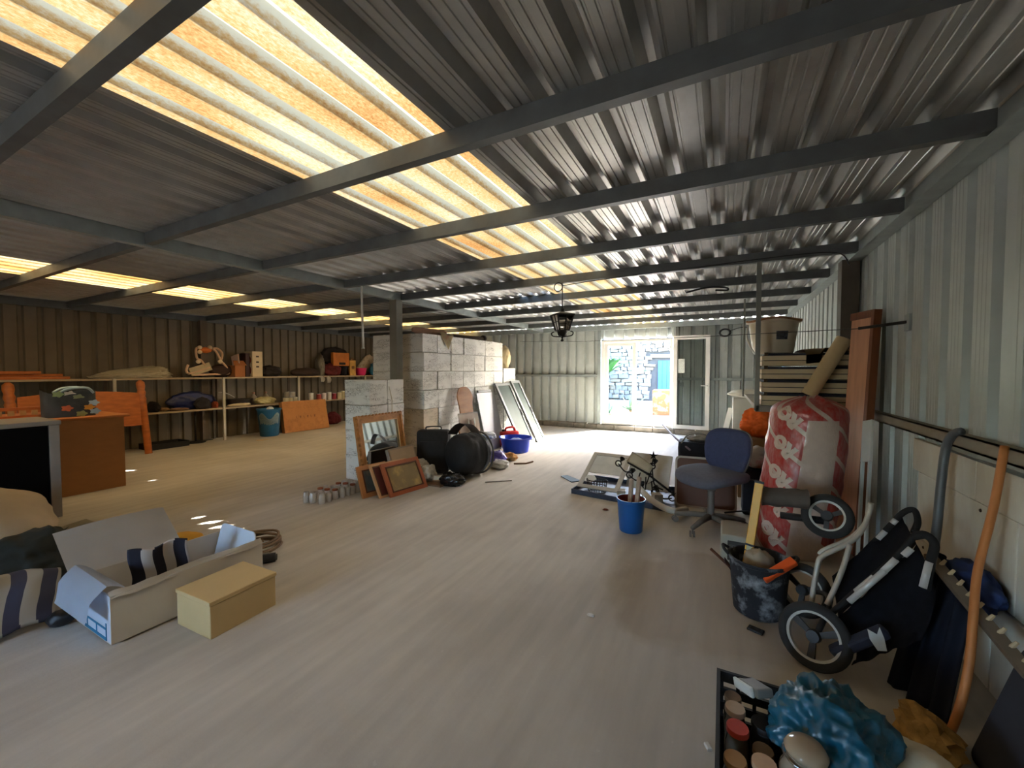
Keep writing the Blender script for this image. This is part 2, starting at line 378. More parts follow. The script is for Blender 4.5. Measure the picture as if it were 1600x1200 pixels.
# far wall: opening for the door
DX0, DX1, DZ0, DZ1 = -2.60, -1.00, 0.12, 2.13
wf = thing('wall_far', None, None, (XL, YF, 0), kind='structure')
MF = Matrix(((1, 0, 0, 0), (0, 0, 1, YF), (0, 1, 0, 0), (0, 0, 0, 1)))
def far_run(x0, n, z0, z1, frac=None):
    for k in range(n):
        bm = new(); pr = WP if not frac else profile(frac, 0.24, 0.092, 0.058, 0.068, (0.085, 0.12, 0.155), 0.002)
        sheet(bm, pr, z0, z1, TR(x0 + k * 1.2, 0, 0) @ MF); piece('wall_sheet', bm, galv_wall, wf)
far_run(-9.36, 5, 0.10, ZR - 0.002); far_run(-3.36, 1, 0.10, ZR - 0.002, 0.72)
far_run(-2.64, 1, DZ1 + 0.03, ZR - 0.002, 1.68)
far_run(-0.96, 2, 0.10, ZR - 0.002)
cur = mat('rough curb stone', (128, 122, 112), 0.95, 0, 0.25, 9, 0.5, 30)
def curb(x0, x1):
    x = x0
    while x < x1 - 0.02:
        w = min(random.uniform(0.25, 0.5), x1 - x); bm = new()
        bb(bm, x + 0.004, x + w - 0.004, YF - 0.16 + random.uniform(-0.015, 0.015), YF + 0.06, 0, 0.115 + random.uniform(-0.01, 0.006), 0.012); piece('curb_stone', bm, cur, wf); x += w
curb(-9.3, XR)
def channel_x(x0, x1, y, z, name='girt', parent=None, m=None):
    bm = new(); bb(bm, x0, x1, y - 0.045, y - 0.005, z, z + 0.006); bb(bm, x0, x1, y - 0.045, y - 0.039, z, z + 0.06); bb(bm, x0, x1, y - 0.045, y - 0.005, z + 0.054, z + 0.06)
    piece(name, bm, m or steel_pale, parent)
channel_x(-9.3, -2.72, YF, 1.25, parent=wf); channel_x(-0.9, 1.05, YF, 1.19, parent=wf)
bm = new(); bb(bm, -2.70, -2.62, YF - 0.06, YF, 0.1, ZR - 0.13); piece('jamb_post', bm, steel_pale, wf)
bm = new(); bb(bm, -0.985, -0.94, YF - 0.06, YF, 0.1, ZR - 0.13); piece('jamb_post', bm, steel_pale, wf)
# right wall girt, boards nailed below it, nails
bm = new(); bb(bm, XR - 0.05, XR - 0.005, 0.3, YF, 1.02, 1.03); bb(bm, XR - 0.05, XR - 0.043, 0.3, YF, 1.02, 1.09); bb(bm, XR - 0.05, XR - 0.005, 0.3, YF, 1.08, 1.09); piece('girt', bm, mat('dusty girt', (150, 142, 126), 0.6, 0.2, 0.15, 6, dirt=(110, 96, 78), damt=0.5), wr)
brd = mat('old white board', (216, 213, 202), 0.75, 0, 0.08, 4, 0.08, 25, dirt=(168, 146, 112), damt=0.45, dscale=1.6, stretch=(1, 1, 0.35))
nail = mat('rusty nail head', (70, 56, 46), 0.6, 0.5)
yj = [0.2, 1.28, 2.36, 3.3]
for r_, (z0, z1) in enumerate(((0.0, 0.40), (0.405, 0.79), (0.795, 0.985))):
    for a, b_ in zip(yj, yj[1:]):
        s = (0.14, 0.0, 0.3)[r_]; bm = new(); bb(bm, XR - 0.03 + 0.006 * (r_ % 2), XR - 0.004, a + s + 0.003, min(b_ + s - 0.003, 3.36), z0, z1, 0.004); piece('wall_board', bm, brd, wr)
        if r_ < 2:
            for q in (0.28, 0.72):
                bm = new(); lathe(bm, [(0.009, 0), (0.007, 0.004), (0.001, 0.005)], TR(XR - 0.024 - 0.006 * (1 - r_ % 2), a + s + (b_ - a) * q, z1 - 0.03) @ Matrix.Rotation(-PI / 2, 4, 'Y'), 8); piece('nail_head', bm, nail, wr)
# ragged gap strip under the girt: bright torn flashing
bm = new(); surf(bm, lambda u, v: (XR - 0.045 - 0.01 * math.sin(v * 3), 0.6 + 2.3 * u, 0.985 + 0.035 * v + 0.008 * noise.noise(Vector((u * 9, v, 0)))), 30, 2, 0.002); piece('flashing', bm, mat('bright flashing', (190, 200, 198), 0.35, 0.6), wr)
# rear wall with an unseen window opening added to light sides facing the camera
wb_ = thing('wall_rear', None, None, (XL, YB, 0), kind='structure')
for x0, x1, z0, z1 in ((XL, -3.3, 0, ZR), (-2.3, XR, 0, ZR), (-3.3, -2.3, 0, 0.9), (-3.3, -2.3, 1.9, ZR)):
    bm = new(); n_ = max(1, round((x1 - x0) / 0.24)); sheet(bm, [(u * (x1 - x0) / (n_ * 0.24), -d) for u, d in profile(n_ * 0.24, 0.24, 0.085, 0.045, 0.04)], z0, z1, Matrix(((1, 0, 0, x0), (0, 0, 1, YB), (0, 1, 0, 0), (0, 0, 0, 1)))); piece('wall_sheet', bm, galv_wall, wb_)

# posts
def post(x, y, w, d, label, m=None, z1=ZR - 0.1):
    t = thing('post', None, None, (x, y, 0), kind='structure')
    bm = new(); bb(bm, x - w / 2, x - w / 2 + 0.008, y - d / 2, y + d / 2, 0.012, z1); bb(bm, x + w / 2 - 0.008, x + w / 2, y - d / 2, y + d / 2, 0.012, z1); bb(bm, x - w / 2, x + w / 2, y - 0.004, y + 0.004, 0.012, z1)
    bb(bm, x - w / 2 + 0.008, x + w / 2 - 0.008, y - d / 2, y - d / 2 + 0.006, 0.012, z1); obj('shaft', bm, m or steel, t)
    bm = new(); bb(bm, x - w / 2 - 0.04, x + w / 2 + 0.04, y - d / 2 - 0.04, y + d / 2 + 0.04, 0, 0.012); obj('base_plate', bm, steel, t)
    return t
post(-4.14, 4.37, 0.13, 0.12, '', mat('post paint', (124, 122, 112), 0.6, 0.2, 0.1, 5))
post(1.0, 4.72, 0.13, 0.14, '', mat('dark post paint', (92, 84, 74), 0.7, 0.1, 0.15, 5))
post(XL + 0.09, 4.35, 0.12, 0.12, '', mat('left post paint', (96, 84, 70), 0.7, 0.1, 0.15, 5))

# door ---------------------------------------------------------------
alu = mat('white aluminium', (226, 226, 222), 0.4, 0, 0.04, 4)
pane = glass('window glass', (251, 254, 253))
d1 = thing('door_1', None, None, (DX0, YF, DZ0), kind='structure')
def rect_frame(x0, x1, z0, z1, y0, y1, b, name, parent, m=alu):
    bm = new(); bb(bm, x0, x0 + b, y0, y1, z0, z1); bb(bm, x1 - b, x1, y0, y1, z0, z1); bb(bm, x0 + b, x1 - b, y0, y1, z0, z0 + b); bb(bm, x0 + b, x1 - b, y0, y1, z1 - b, z1); return obj(name, bm, m, parent)
rect_frame(DX0, DX1, DZ0, DZ1, YF - 0.05, YF + 0.06, 0.055, 'door_frame', d1)
fx = rect_frame(DX0 + 0.06, -1.80, DZ0 + 0.06, DZ1 - 0.06, YF - 0.03, YF + 0.03, 0.085, 'fixed_sash', d1)
bm = new(); bb(bm, DX0 + 0.145, -1.885, YF - 0.004, YF + 0.004, DZ0 + 0.145, DZ1 - 0.145); obj('glass_pane', bm, pane, fx)
# leaf swung right round against the wall
lf = rect_frame(-0.985, -0.255, DZ0 + 0.005, DZ1 + 0.035, YF - 0.135, YF - 0.085, 0.085, 'door_leaf', d1)
bm = new(); bb(bm, -0.90, -0.34, YF - 0.113, YF - 0.107, DZ0 + 0.09, DZ1 - 0.05); obj('glass_pane', bm, pane, lf)
bm = new(); bb(bm, -0.315, -0.275, YF - 0.145, YF - 0.135, 0.93, 1.13, 0.004); tube(bm, [(-0.295, YF - 0.14, 1.08), (-0.295, YF - 0.19, 1.08), (-0.31, YF - 0.195, 1.08), (-0.42, YF - 0.195, 1.085)], 0.011, 8); obj('door_handle', bm, alu, lf, smooth=True)
bm = new(); bb(bm, -0.885, -0.75, YF - 0.1155, YF - 0.1135, 1.35, 1.66); obj('notice', bm, mat('printed notice', (206, 214, 208), 0.7, 0, 0.25, 60), lf)
for hz in (0.5, 1.15, 1.85):
    bm = new(); lathe(bm, [(0.014, 0), (0.014, 0.09)], TR(-0.995, YF - 0.075, hz), 10, cap0=True, cap1=True); obj('hinge', bm, alu, d1, smooth=True)
# lock box on the wall seen through the leaf
bm = new(); bb(bm, -0.86, -0.78, YF - 0.035, YF - 0.002, 1.05, 1.14, 0.006); lathe(bm, [(0.02, 0), (0.02, 0.02)], TR(-0.82, YF - 0.035, 1.095) @ Matrix.Rotation(PI / 2, 4, 'X'), 12, cap1=True); piece('bolt_plate', bm, steel_pale, wf)

# ------------------------------------------------------------------ outside
gr = mat('pale gravel', (186, 177, 162), 0.95, 0, 0.15, 3, 0.3, 20)
bm = new(); bb(bm, -40, 30, YF + 0.16, 45, -0.2, 0.02); obj('ground', bm, gr, kind='structure')
bm = new(); bb(bm, -40, 30, -30, YB - 0.21, -0.2, -0.01); obj('ground', bm, gr, kind='structure')
stone_m = [mat('field stone %s' % n, c, 0.95, 0, 0.2, 8, 0.4, 20) for n, c in (('pale', (118, 115, 110)), ('grey', (96, 96, 96)), ('tan', (106, 98, 88)))]
hs = thing('stone_house', 'pale dry-stone house wall with a blue door seen through the open doorway', 'building', (-5, 19.4, 0))
HY = 19.4
bm = new(); bb(bm, -12, 6, HY, HY + 4, 0, 3.6); obj('wall_core', bm, mat('stone mortar', (58, 58, 58), 0.95), hs)
base = []
for s in range(6):
    bm = new(); box(bm, (0, 0, 0), (0.44, 0.16, 0.24), None, 0.03)
    for v in bm.verts: v.co += Vector((noise.noise(v.co * 7 + Vector((s * 9, 0, 0))), 0.4 * noise.noise(v.co * 6 + Vector((0, s * 5, 3))), noise.noise(v.co * 8 + Vector((0, 0, s * 7))))) * 0.07
    me = bpy.data.meshes.new('stone'); bm.to_mesh(me); bm.free(); me.materials.append(stone_m[s % 3]); base.append(me)
zz = 0.1; cnt = 0
HW = MW[hs.name].translation
while zz < 3.3:
    x = -5.3 + random.uniform(0, 0.2); rowh = random.uniform(0.14, 0.22)
    while x < -1.2:
        w = random.uniform(0.2, 0.56)
        if not (-2.95 < x + w / 2 < -1.3 and zz < 2.15) and cnt < 290:
            o = bpy.data.objects.new('stone', random.choice(base)); COL.objects.link(o); o.parent = hs
            o.location = Vector((x + w / 2, HY - 0.03 + random.uniform(-0.03, 0.03), zz + rowh / 2)) - HW; o.scale = (w / 0.46, 1, rowh / 0.25); o.rotation_euler = (0, random.uniform(-0.12, 0.12), 0); cnt += 1
        x += w
    zz += rowh
blue_d = mat('faded blue door paint', (36, 76, 132), 0.7, 0, 0.1, 6)
dr = None
for k in range(6):
    bm = new(); bb(bm, -2.62 + k * 0.19, -2.62 + k * 0.19 + 0.183, HY - 0.10, HY - 0.05, 0.02, 1.86, 0.006)
    if k == 0: dr = obj('blue_door', bm, blue_d, hs)
    else: obj('plank', bm, blue_d, dr)
bm = new(); bb(bm, -2.95, -1.3, HY - 0.14, HY - 0.02, 2.0, 2.14, 0.01); obj('lintel', bm, mat('weathered lintel', (150, 128, 108), 0.9, 0, 0.2, 10), hs)
# low brick-red trough and rubble wall by the path, plants
bm = new(); bb(bm, -1.95, -0.75, 13.2, 13.75, 0.02, 0.80, 0.02); obj('planter', bm, mat('terracotta planter', (150, 62, 32), 0.85, 0, 0.12, 9, dirt=(190, 176, 160), damt=0.5, dscale=4), cat='planter', label='terracotta coloured planter trough outside the open doorway')
leaf_g = mat('palm leaf green', (40, 84, 40), 0.6, 0, 0.3, 4); leaf_p = mat('pale succulent leaf', (96, 120, 96), 0.6, 0, 0.2, 5)
def palm(name, label, cat, x, y, z0, trunk, n, ln, m, seed, droop=0.9):
    random.seed(seed); t = thing(name, label, cat, (x, y, z0))
    bm = new(); tube(bm, [(x, y, z0), (x + 0.02, y, z0 + trunk)], 0.07, 8); obj('trunk', bm, mat('palm trunk', (110, 90, 66), 0.9, 0, 0.2, 14), t)
    for k in range(n):
        a = k * 2.4 + random.uniform(-0.2, 0.2); el = random.uniform(0.2, 1.3); L_ = ln * random.uniform(0.8, 1.1); bm = new()
        def f(u, v):
            r = L_ * u; h = r * math.sin(el) * (1 - 0.55 * u * droop); w = 0.09 * L_ * math.sin(PI * min(1, u * 0.9 + 0.1)) * (v - 0.5) * 2
            rr = r * math.cos(el); return (x + rr * math.cos(a) - w * math.sin(a), y + rr * math.sin(a) + w * math.cos(a), z0 + trunk + h - 0.25 * abs(v - 0.5) * 0.15)
        surf(bm, f, 6, 2, 0.004); obj('leaf', bm, m, t)
    return t
palm('palm', 'green fan palm beyond the glazed half of the door', 'plant', -4.05, 15.6, 0.02, 1.2, 18, 1.5, leaf_g, 3)
palm('agave', 'pale spiky agave low on the ground beyond the glass', 'plant', -3.15, 12.6, 0.02, 0.05, 14, 0.5, leaf_p, 5, 0.3)
palm('agave', 'grey leafy succulent between the glazed half and the planter', 'plant', -2.75, 13.9, 0.02, 0.05, 16, 0.75, leaf_p, 8, 0.3)
bm = new(); blob(bm, (-5.9, 17.3, 1.2), (1.2, 0.9, 1.25), 5, 0.35, 2.5, 4, 0.02, 0.3); obj('shrub', bm, mat('shrub green', (86, 128, 88), 0.8, 0, 0.4, 14, 0.8, 22), cat='shrub', label='rounded green shrub left of the stone house')
random.seed(11)
# ================================================================== RIGHT-HAND SIDE
black_pl = mat('black plastic', (30, 31, 34), 0.5, 0, 0.3, 8)
rubber = mat('black rubber', (34, 34, 36), 0.8, 0, 0.2, 8)
white_pl = mat('white plastic', (214, 214, 208), 0.45, 0, 0.05, 6)
chrome = mat('bright metal', (190, 192, 194), 0.25, 0.9, 0.05, 6)
wood_pale = mat('pale wood', (196, 158, 112), 0.65, 0, 0.18, 3, stretch=(8, 8, 1), bump=0.05)
wood_mid = mat('brown wood', (150, 98, 62), 0.5, 0, 0.2, 3, stretch=(8, 8, 1))
wood_dark = mat('dark wood edge', (92, 52, 32), 0.55, 0, 0.2, 3, stretch=(8, 8, 1))
orange_pl = mat('orange plastic', (226, 88, 34), 0.45, 0, 0.08, 6)
navy = mat('navy fabric', (22, 24, 33), 0.9, 0, 0.2, 30, 0.15, 90)

# ---- black crate of jars in the bottom right corner
cx0, cx1, cy0, cy1, ch = -0.005, 0.36, 1.18, 1.75, 0.235
cr = thing('crate', 'black plastic crate packed with lidded jars in the near right corner', 'crate', ((cx0 + cx1) / 2, (cy0 + cy1) / 2, 0))
bm = new(); bb(bm, cx0, cx1, cy0, cy1, 0, 0.012); obj('crate_base', bm, black_pl, cr)
for x0, x1, y0, y1 in ((cx0, cx0 + 0.012, cy0, cy1), (cx1 - 0.012, cx1, cy0, cy1), (cx0 + 0.012, cx1 - 0.012, cy0, cy0 + 0.012), (cx0 + 0.012, cx1 - 0.012, cy1 - 0.012, cy1)):
    bm = new()
    for z0, z1 in ((0.012, 0.06), (0.085, 0.115), (0.14, 0.17), (0.195, ch)): bb(bm, x0, x1, y0, y1, z0, z1)
    n_ = 6
    for k in range(n_ + 1):
        if x1 - x0 > y1 - y0: bb(bm, x0 + (x1 - x0 - 0.012) * k / n_, x0 + (x1 - x0 - 0.012) * k / n_ + 0.012, y0 + 0.001, y1 - 0.001, 0.012, ch - 0.002)
        else: bb(bm, x0 + 0.001, x1 - 0.001, y0 + (y1 - y0 - 0.012) * k / n_, y0 + (y1 - y0 - 0.012) * k / n_ + 0.012, 0.012, ch - 0.002)
    obj('slatted_side', bm, black_pl, cr)
jar_glass = mat('smoky jar', (96, 88, 76), 0.15, 0, 0.2, 6, spec=0.6)
def jar(x, y, z0, r, h, lidcol, label, body=None, lid_r=1.0):
    t = thing('jar', label, 'jar', (x, y, z0), 0, 'lidded jars in the black crate')
    bm = new(); lathe(bm, [(0.0, 0), (r * 0.92, 0.0), (r, 0.012), (r, h * 0.72), (r * 0.86, h * 0.85), (r * 0.86, h - 0.016)], TR(x, y, z0), 18, cap1=True); obj('jar_body', bm, body or jar_glass, t, smooth=True)
    bm = new(); R = r * 0.95 * lid_r; lathe(bm, [(R, 0), (R, 0.014), (R * 0.96, 0.018), (R * 0.2, 0.018)], TR(x, y, z0 + h - 0.018), 18, cap0=True, cap1=True); obj('lid', bm, mat('lid %d %d %d' % lidcol, lidcol, 0.5, 0, 0.15, 10), t, smooth=35)
jar(0.055, 1.60, 0.012, 0.034, 0.20, (196, 172, 148), 'jar with a tan lid just behind the red-lidded one in the crate')
jar(0.06, 1.515, 0.012, 0.036, 0.20, (196, 66, 48), 'jar with a red lid in the left row of the crate')
jar(0.05, 1.385, 0.012, 0.034, 0.20, (178, 134, 84), 'jar with an ochre lid at the near left corner of the crate')
jar(0.128, 1.41, 0.012, 0.036, 0.20, (206, 172, 142), 'jar with a pale pinkish lid at the near end of the crate')
jar(0.05, 1.695, 0.012, 0.030, 0.17, (150, 122, 92), 'small jar with a dull brown lid at the far left corner of the crate')
jar(0.132, 1.495, 0.012, 0.032, 0.17, (120, 96, 72), 'low jar with a dark tan lid in the middle row of the crate')
jar(0.14, 1.585, 0.012, 0.04, 0.19, (24, 24, 26), 'jar with a black lid in the middle of the crate', black_pl)
jar(0.22, 1.60, 0.012, 0.038, 0.19, (146, 138, 124), 'metal-lidded jar beside the blue bag in the crate')
jar(0.215, 1.70, 0.012, 0.034, 0.19, (170, 158, 138), 'jar with a dull metal rim at the far end of the crate')
t = thing('preserving_jar', 'large glass preserving jar with a wired glass lid at the crate front', 'jar', (0.235, 1.44, 0.012))
bm = new(); lathe(bm, [(0.0, 0), (0.055, 0), (0.066, 0.015), (0.066, 0.19), (0.05, 0.225), (0.048, 0.245)], TR(0.235, 1.44, 0.012), 24, cap1=True); obj('jar_body', bm, mat('grey glass jar', (150, 140, 126), 0.08, 0, 0.12, 5, spec=0.8), t, smooth=True)
bm = new(); lathe(bm, [(0.054, 0), (0.056, 0.012), (0.046, 0.026), (0.02, 0.03)], TR(0.235, 1.44, 0.262), 24, cap0=True, cap1=True); obj('glass_lid', bm, mat('tan glass lid', (176, 156, 130), 0.15, 0, 0.1, 6), t, smooth=True)
bm = new(); tube(bm, [(0.235 + 0.058 * math.cos(a), 1.44 + 0.058 * math.sin(a), 0.252) for a in [k * PI / 10 for k in range(20)]], 0.003, 6, True); obj('wire_bail', bm, chrome, t)
t = thing('power_adapter', 'grey and white plug-in adapter lying on top of the jars', 'adapter', (0.115, 1.735, 0.2))
M = TR(0.12, 1.70, 0.236) @ RZ(0.55) @ Matrix.Rotation(-0.35, 4, 'X')
bm = new(); box(bm, (0, 0, 0), (0.062, 0.12, 0.03), None, 0.006); bmesh.ops.transform(bm, matrix=M, verts=bm.verts[:]); obj('grey_case', bm, mat('adapter grey', (120, 118, 112), 0.5), t)
bm = new(); box(bm, (-0.037, 0.01, 0), (0.012, 0.11, 0.034), None, 0.004); bmesh.ops.transform(bm, matrix=M, verts=bm.verts[:]); obj('white_edge', bm, white_pl, t)
bm = new(); blob(bm, (0.33, 1.60, 0.20), (0.15, 0.165, 0.14), 4, 0.25, 1.5, 5, None, 0.5)
for v in bm.verts: v.co.z = max(v.co.z, 0.2 if v.co.x < 0.37 else 0.12)
obj('plastic_bag', bm, mat('blue plastic bag', (16, 86, 112), 0.35, 0, 0.28, 7, 0.4, 24, spec=0.6), smooth=True, label='crumpled bright blue plastic bag on the crate of jars', cat='bag')
bm = new(); blob(bm, (0.54, 1.60, 0.10), (0.16, 0.20, 0.13), 9, 0.15, 1.5, 4, 0.0, 0.2); obj('sack', bm, mat('cream sack', (206, 196, 172), 0.8, 0, 0.08, 10, 0.15, 40), smooth=True, label='cream cloth sack on the floor right of the blue bag', cat='sack')
bm = new(); box(bm, (-0.03, 1.63, 0.006), (0.018, 0.03, 0.012), RZ(0.5), 0.003); obj('foam_chip', bm, white_pl, label='tiny white foam chip on the floor left of the black crate', cat='scrap')
bm = new(); blob(bm, (-0.65, 2.22, 0.006), (0.022, 0.014, 0.008), 3, 0.3, 2, 2, 0.0); obj('paper_scrap', bm, white_pl, label='small white scrap lying alone on the open floor', cat='scrap')
t = thing('mobile_phone', 'flat black phone lying on the floor beside the rubber bucket', 'phone', (0.175, 2.50, 0), 0.5)
bm = new(); box(bm, (0.175, 2.50, 0.006), (0.075, 0.045, 0.012), RZ(-0.35), 0.003); obj('phone_body', bm, black_pl, t)
bm = new(); box(bm, (0.175, 2.50, 0.0125), (0.045, 0.03, 0.001), RZ(-0.35)); obj('screen', bm, mat('phone screen', (58, 54, 50), 0.2), t)

# ---- black rubber bucket with tools
bx, by = 0.20, 2.72
t = thing('rubber_bucket', 'black rubber builder bucket splashed with plaster and full of tools', 'bucket', (bx, by, 0))
bm = new(); lathe(bm, [(0.0, 0.0), (0.115, 0), (0.128, 0.01), (0.153, 0.30), (0.16, 0.305), (0.16, 0.322), (0.15, 0.322), (0.142, 0.30), (0.115, 0.02), (0.0, 0.02)], TR(bx, by, 0), 28)
obj('bucket_shell', bm, mat('plaster splashed rubber', (34, 36, 42), 0.8, 0, 0.2, 6, dirt=(168, 172, 176), damt=0.75, dscale=9), t, smooth=40)
for sgn in (-1, 1):
    bm = new(); tube(bm, smoothpts([(bx + sgn * 0.156, by - 0.05, 0.325), (bx + sgn * 0.18, by - 0.03, 0.345), (bx + sgn * 0.185, by + 0.03, 0.345), (bx + sgn * 0.156, by + 0.05, 0.325)], 4), 0.009, 6); obj('handle', bm, rubber, t, smooth=True)
t = thing('spirit_level', 'yellow spirit level standing in the black rubber bucket', 'level', (0.12, 2.72, 0.05))
A, B = Vector((0.12, 2.78, 0.03)), YP(1187, 752, 2.88); d = (B - A); Ml = d.to_track_quat('Z', 'Y').to_matrix().to_4x4(); Lh = d.length
Mt = Matrix.Translation(A) @ Ml @ RZ(0.5)
bm = new(); box(bm, (0, 0, Lh / 2), (0.046, 0.022, Lh), None, 0.003); bmesh.ops.transform(bm, matrix=Mt, verts=bm.verts[:]); obj('level_body', bm, mat('yellow enamel', (222, 164, 30), 0.4, 0, 0.06, 5), t)
bm = new(); box(bm, (0, 0, Lh - 0.006), (0.048, 0.024, 0.014), None, 0.002); box(bm, (0, 0, Lh * 0.45), (0.048, 0.024, 0.012)); box(bm, (0, 0, Lh * 0.40), (0.048, 0.024, 0.006)); bmesh.ops.transform(bm, matrix=Mt, verts=bm.verts[:]); obj('black_fitting', bm, black_pl, t)
bm = new(); box(bm, (0, 0, Lh * 0.425), (0.030, 0.0235, 0.036), None, 0.002); bmesh.ops.transform(bm, matrix=Mt, verts=bm.verts[:]); obj('vial_window', bm, mat('pale vial', (190, 188, 150), 0.2), t)
def bar(bm, a, b, w, th, roll=0.0, bev=0.003):
    a, b = Vector(a), Vector(b); d = b - a; M = Matrix.Translation(a) @ d.to_track_quat('Z', 'Y').to_matrix().to_4x4() @ RZ(roll)
    n0 = len(bm.verts); t_ = new(); box(t_, (0, 0, d.length / 2), (w, th, d.length), None, bev); bmesh.ops.transform(t_, matrix=M, verts=t_.verts[:])
    me = bpy.data.meshes.new('t'); t_.to_mesh(me); t_.free(); bm.from_mesh(me); bpy.data.meshes.remove(me); return bm
t = thing('trowel', 'plaster trowel with a flat orange handle lying across the black bucket', 'trowel', (0.26, 2.68, 0.33))
bm = new(); bar(bm, YP(1192, 905, 2.58), YP(1241, 876, 2.66), 0.05, 0.03, 0.3, 0.006); obj('grip', bm, orange_pl, t)
bm = new(); bar(bm, YP(1226, 892, 2.64), YP(1170, 903, 2.72), 0.08, 0.006, 0.4, 0.001); obj('blade', bm, mat('dirty steel blade', (140, 132, 118), 0.5, 0.5, 0.2, 10), t)
t = thing('pruning_saw', 'curved orange handled tool standing upright in the black bucket', 'tool', (0.24, 2.78, 0.2))
bm = new(); tube(bm, smoothpts([YP(1202, 897, 2.8), YP(1203, 878, 2.8), YP(1196, 865, 2.8)], 5), 0.016, 8, rs=None); obj('grip', bm, orange_pl, t, smooth=True)
bm = new(); bar(bm, YP(1202, 897, 2.8), (0.25, 2.78, 0.06), 0.02, 0.004); obj('blade', bm, chrome, t)
t = thing('paper_sack', 'beige folded cement paper sack end stuffed in the black bucket', 'sack', (0.2, 2.76, 0.1))
bm = new(); blob(bm, (0.20, 2.74, 0.25), (0.075, 0.06, 0.10), 21, 0.2, 2, 4, None, 0.3); obj('folded_paper', bm, mat('cement paper', (158, 142, 120), 0.9, 0, 0.15, 9), t, smooth=True)
t = thing('scraper', 'dark steel scraper sticking out over the left rim of the black bucket', 'scraper', (0.07, 2.72, 0.3))
bm = new(); bar(bm, YP(1110, 857, 2.72), YP(1140, 885, 2.70), 0.02, 0.012); obj('handle', bm, wood_dark, t)
bm = new(); bar(bm, YP(1132, 874, 2.72), (0.14, 2.72, 0.12), 0.07, 0.004); obj('blade', bm, mat('rusty blade', (70, 46, 40), 0.6, 0.3, 0.3, 10), t)

# ---- beige computer tower behind the bucket
t = thing('computer_tower', 'old beige desktop computer case with a dark front panel, lying by the office chair', 'computer', (0.1, 3.5, 0))
bm = new(); bb(bm, -0.0, 0.21, 3.30, 3.62, 0.0, 0.21, 0.012); obj('case', bm, mat('aged beige plastic', (168, 162, 146), 0.6, 0, 0.06, 6), t)
bm = new(); bb(bm, 0.045, 0.19, 3.286, 3.305, 0.03, 0.17, 0.006); obj('front_panel', bm, mat('dark front panel', (66, 66, 64), 0.5), t)
for k in range(4):
    bm = new(); bb(bm, 0.055, 0.18, 3.280, 3.288, 0.05 + 0.028 * k, 0.065 + 0.028 * k, 0.002); obj('drive_bay', bm, mat('drive bay', (92, 92, 88), 0.5), t)

# ---- office chair
CH0 = Vector((-0.08, 3.96, 0))
t = thing('office_chair', 'worn blue fabric swivel office chair on a grey five-star base', 'chair', CH0)
grey_pl = mat('dusty grey plastic', (112, 108, 102), 0.7, 0, 0.12, 8)
blue_f = mat('blue chair fabric', (62, 70, 104), 0.95, 0, 0.10, 40, 0.2, 160, dirt=(92, 92, 104), damt=0.5, dscale=2.2)
blue_s = mat('faded seat fabric', (96, 98, 112), 0.95, 0, 0.10, 40, 0.2, 160)
fa = math.radians(205)                                   # the way the sitter would face (clockwise from +y is negative)
Rc = Matrix.Translation(CH0) @ RZ(math.radians(141))     # local +y = forward
for k in range(5):
    a = math.radians(72 * k + 172); bm = new(); e = CH0 + Vector((0.30 * math.cos(a), 0.30 * math.sin(a), 0.075)); c0 = CH0 + Vector((0.03 * math.cos(a), 0.03 * math.sin(a), 0.115))
    tube(bm, [c0, c0.lerp(e, 0.5) + Vector((0, 0, 0.008)), e], 0.022, 8, rs=[0.028, 0.024, 0.018]); sp_ = obj('base_spoke', bm, grey_pl, t, smooth=True)
    bm = new(); q = CH0 + Vector((0.30 * math.cos(a), 0.30 * math.sin(a), 0.027)); tg = Matrix.Translation(q) @ RZ(a + 0.6) @ Matrix.Rotation(PI / 2, 4, 'X')
    for s in (-0.022, 0.008): lathe(bm, [(0.012, s), (0.026, s + 0.002), (0.026, s + 0.014), (0.012, s + 0.016)], tg, 14, cap0=True, cap1=True)
    tube(bm, [q + Vector((0, 0, 0.0)), q + Vector((0, 0, 0.05))], 0.007, 6); obj('caster', bm, grey_pl, sp_, smooth=40)
bm = new(); lathe(bm, [(0.03, 0.09), (0.035, 0.12), (0.028, 0.14), (0.028, 0.34), (0.04, 0.35), (0.04, 0.37), (0.018, 0.375), (0.018, 0.42)], Matrix.Translation(CH0), 18, cap0=True, cap1=True); obj('gas_column', bm, grey_pl, t, smooth=40)
bm = new(); box(bm, (0, -0.02, 0.425), (0.2, 0.24, 0.03), None, 0.006); bmesh.ops.transform(bm, matrix=Rc, verts=bm.verts[:]); obj('seat_plate', bm, black_pl, t)
bm = new()
def seatf(r0, z, s):
    return [(s * x, s * y - 0.0, z) for x, y in [((0.5 * 0.53) * math.copysign(abs(math.cos(a)) ** 0.55, math.cos(a)), (0.5 * 0.50) * math.copysign(abs(math.sin(a)) ** 0.6, math.sin(a))) for a in [2 * PI * k / 32 for k in range(32)]]]
def loft(bm, rings, M, cap=True):
    R = [[bm.verts.new(M @ Vector(p)) for p in r] for r in rings]; n = len(R[0])
    for A_, B_ in zip(R, R[1:]):
        for k in range(n): bm.faces.new((A_[k], A_[(k + 1) % n], B_[(k + 1) % n], B_[k]))
    if cap: bm.faces.new(R[0][::-1]); bm.faces.new(R[-1])
    return bm
def drop(r, amt): return [(x, y, z - amt * max(0, y / 0.23) ** 3 + 0.012 * (abs(x) / 0.24) ** 2) for x, y, z in r]
loft(bm, [drop(seatf(0, z, s), 0.035) for z, s in ((0.435, 0.86), (0.445, 0.95), (0.47, 1.0), (0.495, 0.99), (0.512, 0.93), (0.52, 0.8), (0.522, 0.4))], Rc); obj('seat', bm, blue_s, t, smooth=True)
